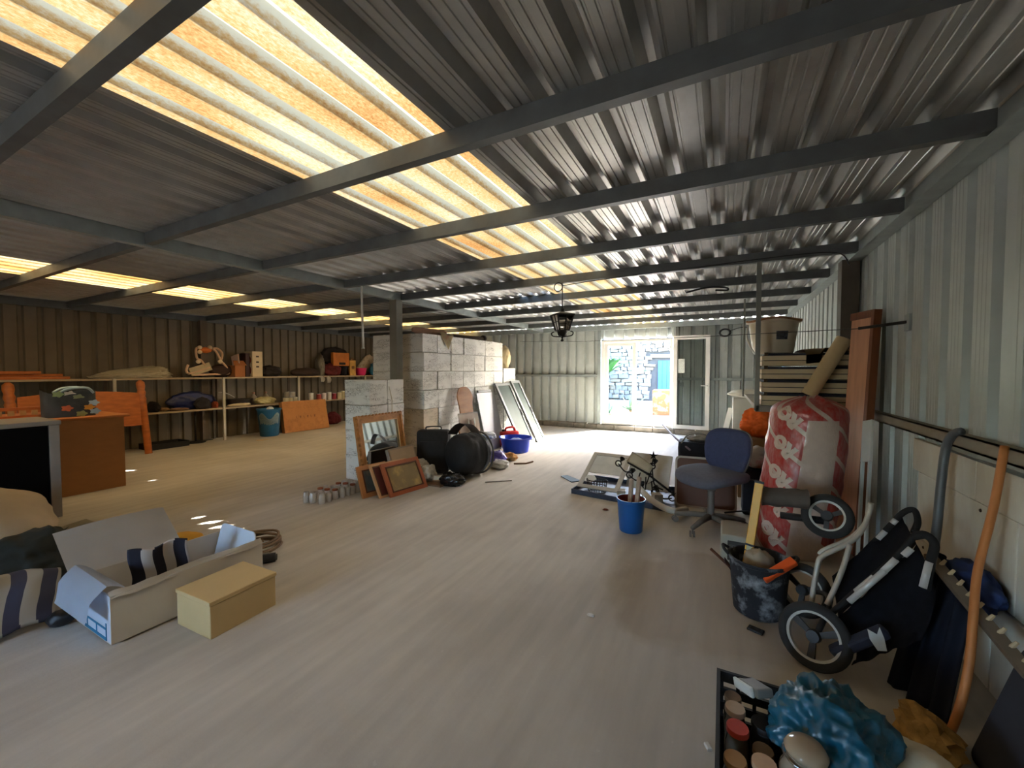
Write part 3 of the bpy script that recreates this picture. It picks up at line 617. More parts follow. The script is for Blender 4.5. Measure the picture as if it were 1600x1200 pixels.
# backrest: rounded trapezoid, curved, tilted back
def backring(z, s, inset=0.0):
    out = []
    for k in range(36):
        a = 2 * PI * k / 36; x = math.copysign(abs(math.cos(a)) ** 0.6, math.cos(a)); y = math.copysign(abs(math.sin(a)) ** 0.6, math.sin(a))
        w = 0.225 - 0.03 * max(0, -y) + 0.005 * y; out.append((s * w * x, z + 0.16 * (x * s) ** 2 * 0.35, s * 0.20 * y))
    return out
Mb = Rc @ TR(0, -0.235, 0.672) @ Matrix.Rotation(0.14, 4, 'X')
bm = new(); loft(bm, [backring(z, s) for z, s in ((-0.022, 0.5), (-0.02, 0.93), (-0.008, 1.0), (0.012, 1.0), (0.03, 0.95), (0.04, 0.8), (0.043, 0.4))], Mb); obj('backrest', bm, blue_f, t, smooth=True)
bm = new(); loft(bm, [backring(z, s) for z, s in ((-0.034, 0.6), (-0.034, 0.98), (-0.022, 1.03), (-0.006, 1.025), (-0.004, 0.9))], Mb); obj('back_shell', bm, grey_pl, t, smooth=True)
bm = new(); q0 = Rc @ Vector((0, -0.05, 0.415)); q1 = Rc @ Vector((0, -0.27, 0.41)); q2 = Rc @ Vector((0, -0.295, 0.50)); q3 = Rc @ Vector((0, -0.285, 0.66)); tube(bm, smoothpts([q0, q1, q2, q3], 5), 0.02, 8); obj('back_bracket', bm, black_pl, t, smooth=True)
bm = new(); tube(bm, [Rc @ Vector((0.08, 0.02, 0.41)), Rc @ Vector((0.26, 0.03, 0.405))], 0.006, 6); lathe(bm, [(0.012, 0), (0.014, 0.03)], Matrix.Translation(Rc @ Vector((0.25, 0.03, 0.39))), 10, cap0=True, cap1=True); obj('height_lever', bm, black_pl, t)

# ---- brown board with pale rim behind the chair
M, w, h = plane3((-0.43, 4.47, 0.005), (0.14, 4.50, 0.005), (-0.44, 4.56, 0.51))
t = thing('table_leaf', 'brown table leaf with a pale rounded rim, standing on edge behind the office chair', 'board', (-0.15, 4.5, 0))
bm = new(); prism(bm, rrect(w, h, 0.045), 0.028, M, -0.028); obj('pale_rim', bm, mat('pale laminate rim', (178, 166, 152), 0.5), t)
bm = new(); prism(bm, rrect(w - 0.04, h - 0.04, 0.035, 4, 0.02, 0.02), 0.004, M, 0.0); obj('brown_face', bm, mat('brown laminate', (92, 58, 40), 0.5, 0, 0.05, 5), t)
# suitcase below/behind chair and printed bag
t = thing('suitcase', 'black case standing on the floor between the office chair and the red sack', 'suitcase', (0.25, 4.75, 0))
bm = new(); bb(bm, 0.18, 0.44, 4.48, 4.72, 0.0, 0.46, 0.03); obj('case_body', bm, navy, t, smooth=30)
bm = new(); tube(bm, smoothpts([(0.22, 4.47, 0.36), (0.24, 4.445, 0.36), (0.36, 4.445, 0.36), (0.38, 4.47, 0.36)], 4), 0.01, 6); obj('handle', bm, black_pl, t, smooth=True)
bm = new(); blob(bm, (0.30, 4.55, 0.56), (0.13, 0.1, 0.10), 17, 0.15, 1.6, 4, 0.461, 0.2); obj('shopping_bag', bm, mat('printed carrier bag', (206, 206, 206), 0.6, 0, 0.12, 12, dirt=(176, 38, 46), damt=1.0, dscale=5), smooth=True, label='white carrier bag with red and grey print on top of the black case', cat='bag')
for k, (a_, b_) in enumerate((((0.0, 4.3, 0.01), (0.24, 4.14, 0.01)), ((0.03, 4.38, 0.03), (0.36, 4.44, 0.03)))):
    bm = new(); tube(bm, smoothpts([a_, Vector(a_).lerp(Vector(b_), 0.5) + Vector((0.02, 0.05, 0.02)), b_], 5), 0.008, 6); obj('cable', bm, black_pl, smooth=True, label=('black cable on the floor beneath the office chair, nearer the wall', 'black cable on the floor beneath the office chair, nearer its column')[k], cat='cable')

# ---- tall red and white sack (rolled insulation bag), printed RO
SB, ST = Vector((0.50, 3.80, 0.0)), Vector((0.595, 3.83, 1.2)); SR = 0.248
def sack_pt(u, v, off=0.0):
    """u around (0..1, 0 faces -y), v along (0..1)"""
    a = 2 * PI * u - PI / 2; c = SB.lerp(ST, v)
    r = SR * (1.0 + 0.05 * math.sin(v * PI)) * (1 - 0.75 * max(0, (v - 0.9) / 0.1) ** 2.2) * (1 - 0.12 * max(0, (0.06 - v) / 0.06))
    n = noise.noise(Vector((math.cos(a) * 1.7, math.sin(a) * 1.7, v * 6))) * 0.016 + noise.noise(Vector((math.cos(a) * 5, math.sin(a) * 5, v * 16))) * 0.007
    r = r + n * min(1, (1 - v) * 8 + 0.3) + off
    zz_ = c.z + 0.05 * max(0, (v - 0.9) / 0.1) * noise.noise(Vector((math.cos(a) * 2, math.sin(a) * 2, 4.0)))
    return Vector((c.x + r * math.cos(a), c.y + r * math.sin(a), zz_))
def sack_material():
    m = bpy.data.materials.new('printed sack film'); m.use_nodes = True; t_ = m.node_tree; N = t_.nodes; L = t_.links; b = N['Principled BSDF']; b.inputs['Roughness'].default_value = 0.32
    uv = N.new('ShaderNodeUVMap'); sp = N.new('ShaderNodeSeparateXYZ'); L.new(uv.outputs[0], sp.inputs[0])
    def math_(op, a, b_=None, c_=None):
        n = N.new('ShaderNodeMath'); n.operation = op
        for i, v in enumerate((a, b_, c_)):
            if v is None: continue
            if isinstance(v, (int, float)): n.inputs[i].default_value = v
            else: L.new(v, n.inputs[i])
        return n.outputs[0]
    # u in metres around the bag, v in metres up it; red stripes fall to the right
    q = math_('ADD', math_('MULTIPLY', sp.outputs[0], 0.8), math_('MULTIPLY', sp.outputs[1], 1.0))
    fr = math_('FRACT', math_('DIVIDE', q, 0.222))
    cream = math_('LESS_THAN', fr, 0.17)
    right = math_('ADD', sp.outputs[0], math_('MULTIPLY', sp.outputs[1], -0.04))
    inw = math_('MULTIPLY', math_('GREATER_THAN', right, -0.075), math_('LESS_THAN', right, 0.13))
    low = math_('LESS_THAN', sp.outputs[1], 1.04)
    inw = math_('MULTIPLY', inw, low)
    wht = math_('MAXIMUM', cream, inw)
    n1 = N.new('ShaderNodeTexNoise'); n1.inputs['Scale'].default_value = 22; n1.inputs['Detail'].default_value = 5
    r1 = N.new('ShaderNodeMapRange'); r1.inputs[1].default_value = 0.35; r1.inputs[2].default_value = 0.75; r1.inputs[3].default_value = 0.0; r1.inputs[4].default_value = 0.4; L.new(n1.outputs[0], r1.inputs[0])
    a_ = N.new('ShaderNodeMix'); a_.data_type = 'RGBA'; a_.inputs[6].default_value = lin((172, 44, 38)) + (1,); a_.inputs[7].default_value = lin((196, 176, 162)) + (1,); L.new(wht, a_.inputs[0])
    b2 = N.new('ShaderNodeMix'); b2.data_type = 'RGBA'; b2.inputs[7].default_value = lin((176, 156, 148)) + (1,); L.new(r1.outputs[0], b2.inputs[0]); L.new(a_.outputs[2], b2.inputs[6])
    L.new(b2.outputs[2], b.inputs['Base Color'])
    n3 = N.new('ShaderNodeTexNoise'); n3.inputs['Scale'].default_value = 28; bu = N.new('ShaderNodeBump'); bu.inputs['Strength'].default_value = 0.5; bu.inputs['Distance'].default_value = 0.01; L.new(n3.outputs[0], bu.inputs['Height']); L.new(bu.outputs[0], b.inputs['Normal'])
    return m
t = thing('insulation_sack', 'tall bulging red and white plastic sack printed RO, standing behind the stroller', 'sack', SB)
bm = new(); NU, NV = 64, 60; uvl = bm.loops.layers.uv.new('UVMap'); V = [[bm.verts.new(sack_pt(i / NU, j / NV)) for i in range(NU)] for j in range(NV + 1)]
for j in range(NV):
    for i in range(NU):
        f = bm.faces.new((V[j][i], V[j][(i + 1) % NU], V[j + 1][(i + 1) % NU], V[j + 1][i]))
        for lp, (a_, b_) in zip(f.loops, ((i, j), (i + 1, j), (i + 1, j + 1), (i, j + 1))):
            uu = a_ / NU; uu = uu - 1 if i >= NU // 2 else uu
            lp[uvl].uv = (uu * 2 * PI * SR, b_ / NV * 1.2)
bm.faces.new(V[0][::-1]); bm.faces.new(V[-1])
obj('sack_film', bm, sack_material(), t, smooth=True)
ink = mat('pale print', (206, 186, 172), 0.4, 0, 0.08, 20)
def text_mesh(s, size):
    cu = bpy.data.curves.new('txt', 'FONT'); cu.body = s; cu.size = size; cu.resolution_u = 3; cu.offset = 0.008 * size / 0.1; cu.align_x = 'CENTER'; cu.align_y = 'CENTER'
    o = bpy.data.objects.new('txt', cu); me = bpy.data.meshes.new_from_object(o); bpy.data.objects.remove(o); bpy.data.curves.remove(cu); return me
for (uu, vv) in ((-0.155, 0.885), (-0.165, 0.70), (-0.175, 0.515), (-0.18, 0.33), (-0.185, 0.145)):
    me = text_mesh('RO', 0.125); bm = new(); bm.from_mesh(me); bpy.data.meshes.remove(me)
    bmesh.ops.subdivide_edges(bm, edges=bm.edges[:], cuts=1); bmesh.ops.triangulate(bm, faces=bm.faces[:])
    ca, sa = math.cos(math.radians(140)), math.sin(math.radians(140))
    for v in bm.verts:
        X, Y = v.co.x * ca - v.co.y * sa, v.co.x * sa + v.co.y * ca
        v.co = sack_pt((uu * 1.0 + X) / (2 * PI * SR), vv + Y / 1.2 + 0.0, 0.0045)
    obj('lettering', bm, ink, t, label='pale letters RO')

# ---- cardboard roll, wooden panel, white bracket leaning behind
bm = new(); A, B = Vector((0.66, 4.31, 1.19)), Vector((0.90, 4.33, 1.67)); d = B - A
lathe(bm, [(0.045, 0), (0.058, 0), (0.058, d.length), (0.045, d.length), (0.045, d.length - 0.2), (0.001, d.length - 0.2)], Matrix.Translation(A) @ d.to_track_quat('Z', 'Y').to_matrix().to_4x4(), 22, cap0=True); obj('cardboard_tube', bm, mat('cardboard tube', (190, 168, 128), 0.8, 0, 0.06, 6), smooth=40, label='thick cardboard tube leaning above the red sack', cat='tube')
TL, TRr = XP(1330, 492, 0.90), XP(1363, 475, 0.97)
BL, BR = Vector((TL.x - 0.07, TL.y - 0.035, 0.0)), Vector((TRr.x - 0.07, TRr.y - 0.035, 0.0))
M, w, h = plane3(BL, BR, TL)
t = thing('leaning_tabletop', 'tall reddish wooden panel with a moulded edge leaning against the right wall', 'tabletop', BR)
bm = new(); prism(bm, [(0, 0), (w, 0), (w, h), (0, h)], 0.03, M, -0.03); obj('panel_board', bm, mat('reddish panel wood', (206, 152, 120), 0.5, 0, 0.12, 2.5, stretch=(10, 10, 1)), t)
bm = new(); prism(bm, [(w - 0.004, 0), (w + 0.03, 0), (w + 0.03, h + 0.004), (w - 0.004, h + 0.004)], 0.05, M, -0.04); prism(bm, [(0, h - 0.05), (w, h - 0.05), (w, h + 0.004), (0, h + 0.004)], 0.012, M, 0.0); obj('edge_moulding', bm, mat('panel edge wood', (116, 66, 40), 0.5, 0, 0.2, 3, stretch=(10, 10, 1)), t)
t = thing('folding_bracket', 'white metal folding leg pair leaning against the right wall beside the wooden panel', 'bracket', (0.95, 3.9, 0))
A, B = XP(1357, 657, 0.93), XP(1350, 790, 0.87); d = (B - A).normalized()
bm = new(); bar(bm, A, A + d * 0.30, 0.085, 0.02, 0.9); obj('top_plate', bm, white_pl, t)
s_ = Vector((0.012, -0.03, 0))
for sgn in (-1, 1):
    bm = new(); e0 = A + d * 0.28 + s_ * sgn; k_ = (e0.z - 0.0) / -d.z; bar(bm, e0, e0 + d * (k_ - 0.004), 0.014, 0.02, 0.9, 0.002); obj('leg', bm, mat('white enamel leg', (200, 206, 204), 0.4, 0.1, 0.05, 5), t)
bm = new(); bm_ = YP(1312, 740, 3.9); blob(bm, (0.99, 4.42, 0.3), (0.05, 0.1, 0.3), 33, 0.15, 1.4, 4, 0.0, 0.2); obj('refuse_sack', bm, mat('dark refuse film', (46, 36, 34), 0.4, 0, 0.2, 9), smooth=True, label='dark plastic sack squeezed between the red sack and the wooden panel', cat='sack')

# ---- three-wheeled stroller, folded and tipped over
tube_m = mat('silver stroller tube', (186, 180, 168), 0.4, 0.35, 0.06, 6); foam = mat('black foam grip', (26, 26, 28), 0.9, 0, 0.15, 30)
t = thing('stroller', 'folded three-wheeled navy stroller with grey wheels, tipped against the right wall', 'stroller', (0.5, 2.5, 0))
tyre = mat('grey-black tyre', (44, 44, 44), 0.85, 0, 0.15, 10); rim_m = mat('pale wheel rim', (186, 184, 176), 0.5, 0, 0.06, 6)
def wheel(c, r, ax):
    M = Matrix.Translation(c) @ Vector(ax).normalized().to_track_quat('Z', 'Y').to_matrix().to_4x4()
    bm = new(); rr = 0.024
    lathe(bm, [(r - rr + rr * math.cos(a), rr * math.sin(a)) for a in [2 * PI * k / 10 for k in range(11)]], M, 36); w_ = obj('wheel', bm, tyre, t, smooth=True)
    bm = new(); lathe(bm, [(r - 0.05, -0.014), (r - 0.038, -0.018), (r - 0.036, 0.018), (r - 0.05, 0.014), (r - 0.05, -0.014)], M, 36); obj('rim', bm, rim_m, w_, smooth=40)
    bm = new(); lathe(bm, [(0.0, -0.03), (0.026, -0.03), (0.03, -0.01), (0.03, 0.01), (0.026, 0.03), (0.0, 0.03)], M, 16); obj('hub', bm, black_pl, w_, smooth=40)
    bm = new()
    for k in range(3):
        a = 2 * PI * k / 3 + 0.5; p = [(0.02 * math.cos(a - 0.6), 0.02 * math.sin(a - 0.6)), ((r - 0.046) * math.cos(a - 0.16), (r - 0.046) * math.sin(a - 0.16)), ((r - 0.046) * math.cos(a + 0.16), (r - 0.046) * math.sin(a + 0.16)), (0.02 * math.cos(a + 0.6), 0.02 * math.sin(a + 0.6))]
        prism(bm, p, 0.014, M, -0.007)
    obj('spokes', bm, mat('dark spoke plastic', (52, 50, 48), 0.6), w_)
wheel((0.40, 2.33, 0.143), 0.148, (-0.38, -0.86, 0.30))
wheel((0.425, 2.80, 0.142), 0.145, (-0.50, -0.80, 0.25))
wheel((0.545, 2.90, 0.56), 0.125, (-0.22, -0.90, 0.36))
def tb(pts, r, m, name='frame_tube'):
    bm = new(); tube(bm, smoothpts([YP(*p) for p in pts], 6), r, 8); return obj(name, bm, m, t, smooth=True)
tb([(1266, 955, 2.55), (1277, 886, 2.58), (1287, 868, 2.6), (1325, 849, 2.62), (1347, 828, 2.66), (1358, 800, 2.7), (1361, 786, 2.7)], 0.0125, tube_m)
tb([(1280, 866, 2.72), (1290, 858, 2.72), (1330, 840, 2.74), (1355, 815, 2.76)], 0.0115, tube_m)
tb([(1328, 851, 2.6), (1318, 885, 2.56), (1306, 915, 2.52), (1292, 945, 2.48)], 0.0125, tube_m)
tb([(1284, 972, 2.42), (1340, 922, 2.36), (1400, 870, 2.34), (1428, 838, 2.34)], 0.0125, foam, 'push_arm')
tb([(1345, 868, 2.66), (1385, 828, 2.66), (1410, 802, 2.66), (1428, 797, 2.66), (1434, 815, 2.62), (1428, 832, 2.56)], 0.014, foam, 'handlebar')
tb([(1428, 838, 2.34), (1446, 836, 2.32), (1460, 850, 2.3), (1455, 875, 2.28), (1446, 920, 2.26)], 0.017, foam, 'handlebar')
for pa, pb in (((1327, 940, 2.335), (1382, 892, 2.325)), ((1338, 925, 2.355), (1366, 902, 2.335)), ((1380, 893, 2.33), (1400, 874, 2.325)), ((1412, 868, 2.32), (1424, 857, 2.32)), ((1372, 842, 2.65), (1383, 830, 2.65)), ((1394, 818, 2.645), (1400, 812, 2.645)), ((1452, 878, 2.27), (1442, 918, 2.25))):
    bm = new(); tube(bm, [YP(*pa), YP(*pb)], 0.0135, 8); obj('grey_band', bm, mat('pale reflective band', (196, 194, 192), 0.35, 0.2), t, smooth=True)
# slack seat fabric between the tubes
P00, P10, P11, P01 = YP(1300, 975, 2.44), YP(1432, 850, 2.40), YP(1440, 1000, 2.28), YP(1330, 1040, 2.30)
bm = new(); surf(bm, lambda u, v: (P00.lerp(P10, u)).lerp(P01.lerp(P11, u), v) + Vector((0.05 * math.sin(PI * v), 0.05 * math.sin(PI * u) * math.sin(PI * v) + 0.012 * noise.noise(Vector((u * 7, v * 5, 1))), 0.02 * noise.noise(Vector((u * 6, v * 6, 5))))), 26, 22, 0.006); obj('seat_fabric', bm, navy, t, smooth=True)
P00, P10, P11, P01 = YP(1300, 900, 2.62), YP(1408, 806, 2.68), YP(1432, 850, 2.46), YP(1310, 965, 2.5)
bm = new(); surf(bm, lambda u, v: (P00.lerp(P10, u)).lerp(P01.lerp(P11, u), v) + Vector((0, 0, -0.05 * math.sin(PI * v) * math.sin(PI * u) + 0.012 * noise.noise(Vector((u * 6, v * 6, 2))))), 24, 16, 0.006); obj('canopy_fabric', bm, navy, t, smooth=True)
bm = new(); surf(bm, lambda u, v: (YP(1190, 775, 2.98)).lerp(YP(1262, 780, 2.92), u) + Vector((0, 0.075 * math.sin(2 * PI * v), 0.055 * math.cos(2 * PI * v) + 0.012 * noise.noise(Vector((u * 5, v * 4, 3))))), 16, 18); obj('rolled_hood', bm, mat('grey-brown hood fabric', (84, 76, 70), 0.9, 0, 0.1, 20), t, smooth=True)
bm = new(); tube(bm, [(0.33, 2.99, 0.50), (0.56, 2.93, 0.52)], 0.022, 8); obj('fork', bm, black_pl, t, smooth=True)
bm = new(); tube(bm, smoothpts([YP(1296, 958, 2.50), (0.50, 2.62, 0.22), (0.46, 2.80, 0.143), (0.425, 2.80, 0.142)], 5), 0.012, 8); tube(bm, [YP(1290, 962, 2.42), (0.41, 2.34, 0.143)], 0.014, 8); obj('axle_arm', bm, black_pl, t, smooth=True)
bm = new(); blob(bm, YP(1280, 948, 2.5), (0.012, 0.012, 0.016), 2, 0.1, 2, 2); obj('red_catch', bm, mat('red catch', (196, 60, 54), 0.5), t, smooth=True)
bm = new(); prism(bm, [(0, 0), (0.03, -0.01), (0.05, 0.04), (0.06, 0.085), (0.035, 0.06), (0.015, 0.09), (0.0, 0.05)], 0.004, plane3(YP(1371, 1016, 2.25), YP(1388, 1012, 2.25), YP(1372, 995, 2.25))[0]); obj('care_label', bm, white_pl, t, label='white fabric label')
bm = new(); bar(bm, YP(1300, 1020, 2.3), YP(1385, 985, 2.27), 0.05, 0.05, 0.2, 0.012); obj('footrest', bm, mat('slate fabric', (44, 48, 62), 0.9), t)

# ---- long wooden pole, bent steel bar, toothed bar, dark boards
bm = new(); tube(bm, smoothpts([XP(1570, 697, 1.0), XP(1553, 790, 0.955), XP(1528, 890, 0.89), XP(1521, 960, 0.855), XP(1514, 1040, 0.82), XP(1498, 1110, 0.79), Vector((0.765, 2.065, 0.012))], 6), 0.0135, 10); obj('wooden_pole', bm, mat('honey coloured pole', (190, 120, 66), 0.5, 0, 0.15, 3, stretch=(8, 8, 1)), smooth=True, label='long bent orange-brown wooden pole leaning against the white boards', cat='pole')
pts = smoothpts([XP(1503, 674, 1.0), XP(1490, 678, 0.985), XP(1478, 700, 0.975), XP(1470, 760, 0.955), XP(1463, 830, 0.93), XP(1448, 930, 0.88), XP(1440, 1010, 0.82), Vector((0.765, 2.36, 0.006))], 6)
bm = new(); tube(bm, pts, 0.018, 8); obj('bent_bar', bm, mat('dull grey steel bar', (96, 100, 104), 0.5, 0.5, 0.12, 8), smooth=True, label='grey steel bar with a hooked top leaning on the wall girt', cat='bar')
t = thing('toothed_bar', 'weathered wooden rake head with pale pegs lying slantwise in front of the boards', 'rake', (0.9, 2.3, 0.4))
A, B = XP(1452, 868, 0.84), XP(1612, 1058, 0.93); bm = new(); bar(bm, A, B, 0.042, 0.024, 0.2); obj('rake_beam', bm, mat('weathered beam', (108, 94, 78), 0.8, 0, 0.15, 6), t)
for k in range(9):
    q = A.lerp(B, 0.12 + 0.1 * k); bm = new(); tube(bm, [q + Vector((0.006, 0, 0.008)), q + Vector((0.02, -0.004, 0.034))], 0.009, 6, rs=[0.008, 0.006]); obj('peg', bm, mat('pale peg', (196, 176, 142), 0.7), t)
def tarpf(u, v):
    a0 = Vector((0.70, 2.36, 0.004)).lerp(Vector((0.81, 2.15, 0.004)), u); a1 = Vector((0.93, 2.66, 0.52)).lerp(Vector((0.985, 2.40, 0.50)), u); f_ = 0.022 * math.sin(u * 17 + v) + 0.01 * math.sin(u * 31 + 2)
    return a0.lerp(a1, v) + Vector((-0.8 * f_ - 0.02, -0.6 * f_, 0.02 * math.sin(u * 9) * v))
bm = new(); surf(bm, tarpf, 40, 14, 0.01); obj('folded_tarp', bm, mat('dark blue tarp', (38, 44, 62), 0.7, 0, 0.15, 8), smooth=True, label='dark blue folded tarpaulin hanging in pleats behind the bent steel bar', cat='tarp')
for k, (a_, b_, c_) in enumerate((((0.81, 2.03, 0.003), (0.87, 1.72, 0.003), (0.95, 2.05, 0.44)),)):
    M, w, h = plane3(a_, b_, c_); bm = new(); prism(bm, rrect(w, h, 0.03), 0.05, M, -0.05); obj('foam_pad', bm, mat('charcoal pad', (50, 50, 56), 0.85, 0, 0.12, 8), smooth=30, label='charcoal padded mat leaning on the boards right of the wooden pole', cat='mat')
bm = new(); blob(bm, XP(1520, 915, 0.985), (0.06, 0.17, 0.09), 12, 0.25, 2, 4, None, 0.3); obj('blue_cloth', bm, mat('dark blue cloth', (34, 52, 96), 0.85, 0, 0.3, 9), smooth=True, label='dark blue cloth bundle tucked behind the wooden pole', cat='cloth')
M, w, h = plane3((0.82, 1.66, 0.003), (0.90, 1.30, 0.003), (0.96, 1.68, 0.42)); t = thing('framed_board', 'dark flat board with a grey metal edge in the bottom right corner', 'board', (0.9, 1.75, 0))
bm = new(); prism(bm, [(0, 0), (w, 0), (w, h), (0, h)], 0.02, M, -0.02); obj('board_face', bm, mat('charcoal board', (52, 50, 54), 0.7, 0, 0.1, 6), t)
bm = new(); frame(bm, w, h, 0.022, 0.012, M); obj('metal_edge', bm, mat('dull edge strip', (122, 118, 112), 0.5, 0.3), t)
bm = new(); blob(bm, (0.70, 2.03, 0.04), (0.08, 0.12, 0.05), 41, 0.4, 3, 3, 0.0, 0.4); obj('wood_scrap', bm, mat('ochre debris', (166, 128, 70), 0.9, 0, 0.4, 20), label='heap of ochre wood scraps at the foot of the wooden pole', cat='debris', kind='stuff')
# ================================================================== FAR RIGHT CORNER, MIDDLE OF THE HALL
tan_wood = mat('whitewashed crate wood', (198, 182, 150), 0.75, 0, 0.1, 4, stretch=(1, 1, 6))
zinc = mat('zinc rod', (128, 128, 120), 0.5, 0.5, 0.1, 8)
# hanging shelf: rods from the purlins carry a board
t = thing('hanging_shelf', 'board shelf hung from the roof on thin steel bars near the far right wall', 'shelf', (0.62, 5.4, 1.04))
bm = new(); bb(bm, 0.27, 1.05, 4.40, 6.56, 1.04, 1.075, 0.003); obj('shelf_board', bm, mat('grey shelf board', (130, 120, 104), 0.8, 0, 0.15, 5), t)
bm = new(); bb(bm, 0.26, 0.30, 4.385, 4.405, 1.03, 2.405); obj('hanger_bar', bm, zinc, t)
bm = new(); tube(bm, [(0.25, 6.545, 1.04), (0.25, 6.545, 2.40)], 0.012, 8); obj('hanger_bar', bm, zinc, t)
bm = new(); bb(bm, 0.27, 1.05, 4.385, 4.40, 1.02, 1.08); obj('edge_angle', bm, zinc, t)
# stack of slatted wooden crates
slat_crate = None
for k in range(4):
    z0 = 1.077 + k * 0.124; lab = ['bottom', 'second', 'third', 'top'][k]
    t = thing('slatted_crate', '%s crate of the pale wooden stack on the hanging shelf' % lab, 'crate', (0.67, 4.86, z0), 0, 'stacked pale crates on the hanging shelf')
    if k == 0:
        for (x0, x1, y0, y1, a, b_) in ((0.33, 1.0, 4.47, 4.482, 0.0, 0.09), (0.33, 1.0, 5.238, 5.25, 0.0, 0.09), (0.32, 0.332, 4.47, 5.25, 0.0, 0.09), (0.998, 1.01, 4.47, 5.25, 0.0, 0.09)):
            bm = new(); bb(bm, x0, x1, y0, y1, z0 + a, z0 + b_ * 0.46); bb(bm, x0, x1, y0, y1, z0 + b_ * 0.54, z0 + b_); obj('side_board', bm, tan_wood, t)
        bm = new(); bb(bm, 0.332, 0.998, 4.482, 5.238, z0 + 0.004, z0 + 0.014); obj('crate_base', bm, tan_wood, t)
        for x in (0.34, 0.965):
            for y in (4.484, 5.21):
                bm = new(); bb(bm, x, x + 0.03, y, y + 0.026, z0 + 0.001, z0 + 0.123); obj('corner_block', bm, mat('dark corner block', (74, 62, 48), 0.8), t)
        bm = new(); bb(bm, 0.345, 0.985, 4.50, 5.22, z0 + 0.015, z0 + 0.112, 0.004); obj('gap_shade_box', bm, mat('navy gap shade', (34, 38, 52), 0.7), t)  # dark navy box added inside so gaps between the boards look shaded
        slat_crate = t
    else:
        for ch_ in slat_crate.children: copy_obj(ch_, t)
bm = new(); surf(bm, lambda u, v: (0.66 + 0.4 * u, (4.45 + 0.75 * v if v > 0.12 else 4.462), 1.592 + 0.012 * math.sin(u * 5 + v * 3) - (0.13 * max(0, 0.12 - v) / 0.12 if u < 0.3 else 0)), 12, 14, 0.004); obj('cardboard_sheet', bm, mat('torn cardboard', (150, 128, 96), 0.85, 0, 0.12, 7), smooth=40, label='torn brown cardboard draped over the right half of the crate stack', cat='cardboard')
tub_m = mat('milky plastic tub', (206, 194, 170), 0.4, 0, 0.06, 5)
t = thing('plastic_tub', 'large milky white plastic tub on top of the wooden crate stack', 'tub', (0.43, 4.92, 1.575))
def ell(r, z, ex): return (r, z)
bm = new(); Mt = TR(0.44, 4.86, 1.575); lathe(bm, [(0.0, 0), (0.165, 0), (0.175, 0.01), (0.215, 0.30), (0.235, 0.305), (0.237, 0.33), (0.222, 0.335), (0.205, 0.31), (0.165, 0.02), (0.0, 0.015)], Mt, 32, 0.9); obj('tub_shell', bm, tub_m, t, smooth=40)
bm = new(); tube(bm, [(0.44 + 0.232 * math.cos(a), 4.86 + 0.9 * 0.232 * math.sin(a), 1.575 + 0.328 + 0.012 * math.sin(3 * a)) for a in [2 * PI * k / 30 for k in range(30)]], 0.012, 6, True); obj('brown_rim', bm, mat('rusty rim stain', (150, 108, 72), 0.7, 0, 0.3, 12), t, smooth=True, label='brown stained rim')
bm = new(); NP = 10
def labf(u, v): a = -PI / 2 + 0.05 + 0.5 * u; z = 0.13 + 0.08 * v; r = 0.179 + 0.04 * (z / 0.3) + 0.002; return (0.44 + r * math.cos(a), 4.86 + 0.9 * r * math.sin(a), 1.575 + z)
surf(bm, labf, 8, 2, 0.001); obj('label_plate', bm, mat('smudged grey label', (96, 100, 112), 0.6, 0, 0.4, 40), t)
bm = new(); tube(bm, smoothpts([(0.22, 4.80, 1.86), (0.205, 4.66, 1.72), (0.27, 4.55, 1.56), (0.32, 4.50, 1.55)], 6), 0.008, 6); obj('bail_handle', bm, white_pl, t, smooth=True)
# coil of cord hung on the far wall
bm = new(); 
for r in (0.11, 0.095, 0.085): tube(bm, [(0.02 + r * math.cos(a), YF - 0.06 - 0.01 * (r * 100 % 2), 2.20 + 0.75 * r * math.sin(a)) for a in [2 * PI * k / 24 for k in range(24)]], 0.008, 6, True)
tube(bm, smoothpts([(0.12, YF - 0.06, 2.24), (0.35, YF - 0.05, 2.30), (0.62, YF - 0.05, 2.26)], 6), 0.007, 6); obj('cord_coil', bm, black_pl, smooth=True, label='small black cord coil hung high on the far wall right of the door', cat='cord')
# white cabinet by the far wall with cushion; white strip; orange cloth
t = thing('cabinet', 'off-white low cabinet against the far wall right of the door leaf', 'cabinet', (0.42, 9.0, 0))
bm = new(); bb(bm, 0.17, 0.85, 8.62, 9.25, 0.0, 0.90, 0.006); obj('carcass', bm, mat('off-white cabinet', (186, 182, 168), 0.6, 0, 0.06, 5), t)
bm = new(); bb(bm, 0.19, 0.50, 8.60, 8.618, 0.06, 0.88, 0.003); obj('door', bm, mat('cabinet door', (194, 190, 176), 0.55, 0, 0.05, 5), t)
bm = new(); bb(bm, 0.515, 0.83, 8.60, 8.618, 0.06, 0.88, 0.003); obj('door', bm, MATS['cabinet door'], t)
bm = new(); blob(bm, (0.42, 8.55, 0.985), (0.32, 0.26, 0.075), 6, 0.12, 1.3, 4, 0.905, 0.15); obj('cushion', bm, mat('cream cushion', (196, 190, 172), 0.85, 0, 0.08, 12), smooth=True, label='cream cushion lying on the off-white cabinet by the far wall', cat='cushion')
bm = new(); M, w, h = plane3((-0.02, 8.75, 0.125), (0.07, 8.72, 0.125), (0.11, 9.1, 0.66)); prism(bm, [(0, 0), (w, 0), (w, h), (0, h)], 0.012, M); obj('white_strip', bm, white_pl, label='narrow white board leaning against the off-white cabinet', cat='board')
bm = new(); tube(bm, [(0.24, 6.3, 1.03), (0.28, 5.7, 0.80), (0.31, 4.9, 0.72)], 0.012, 6); 
bm.free()
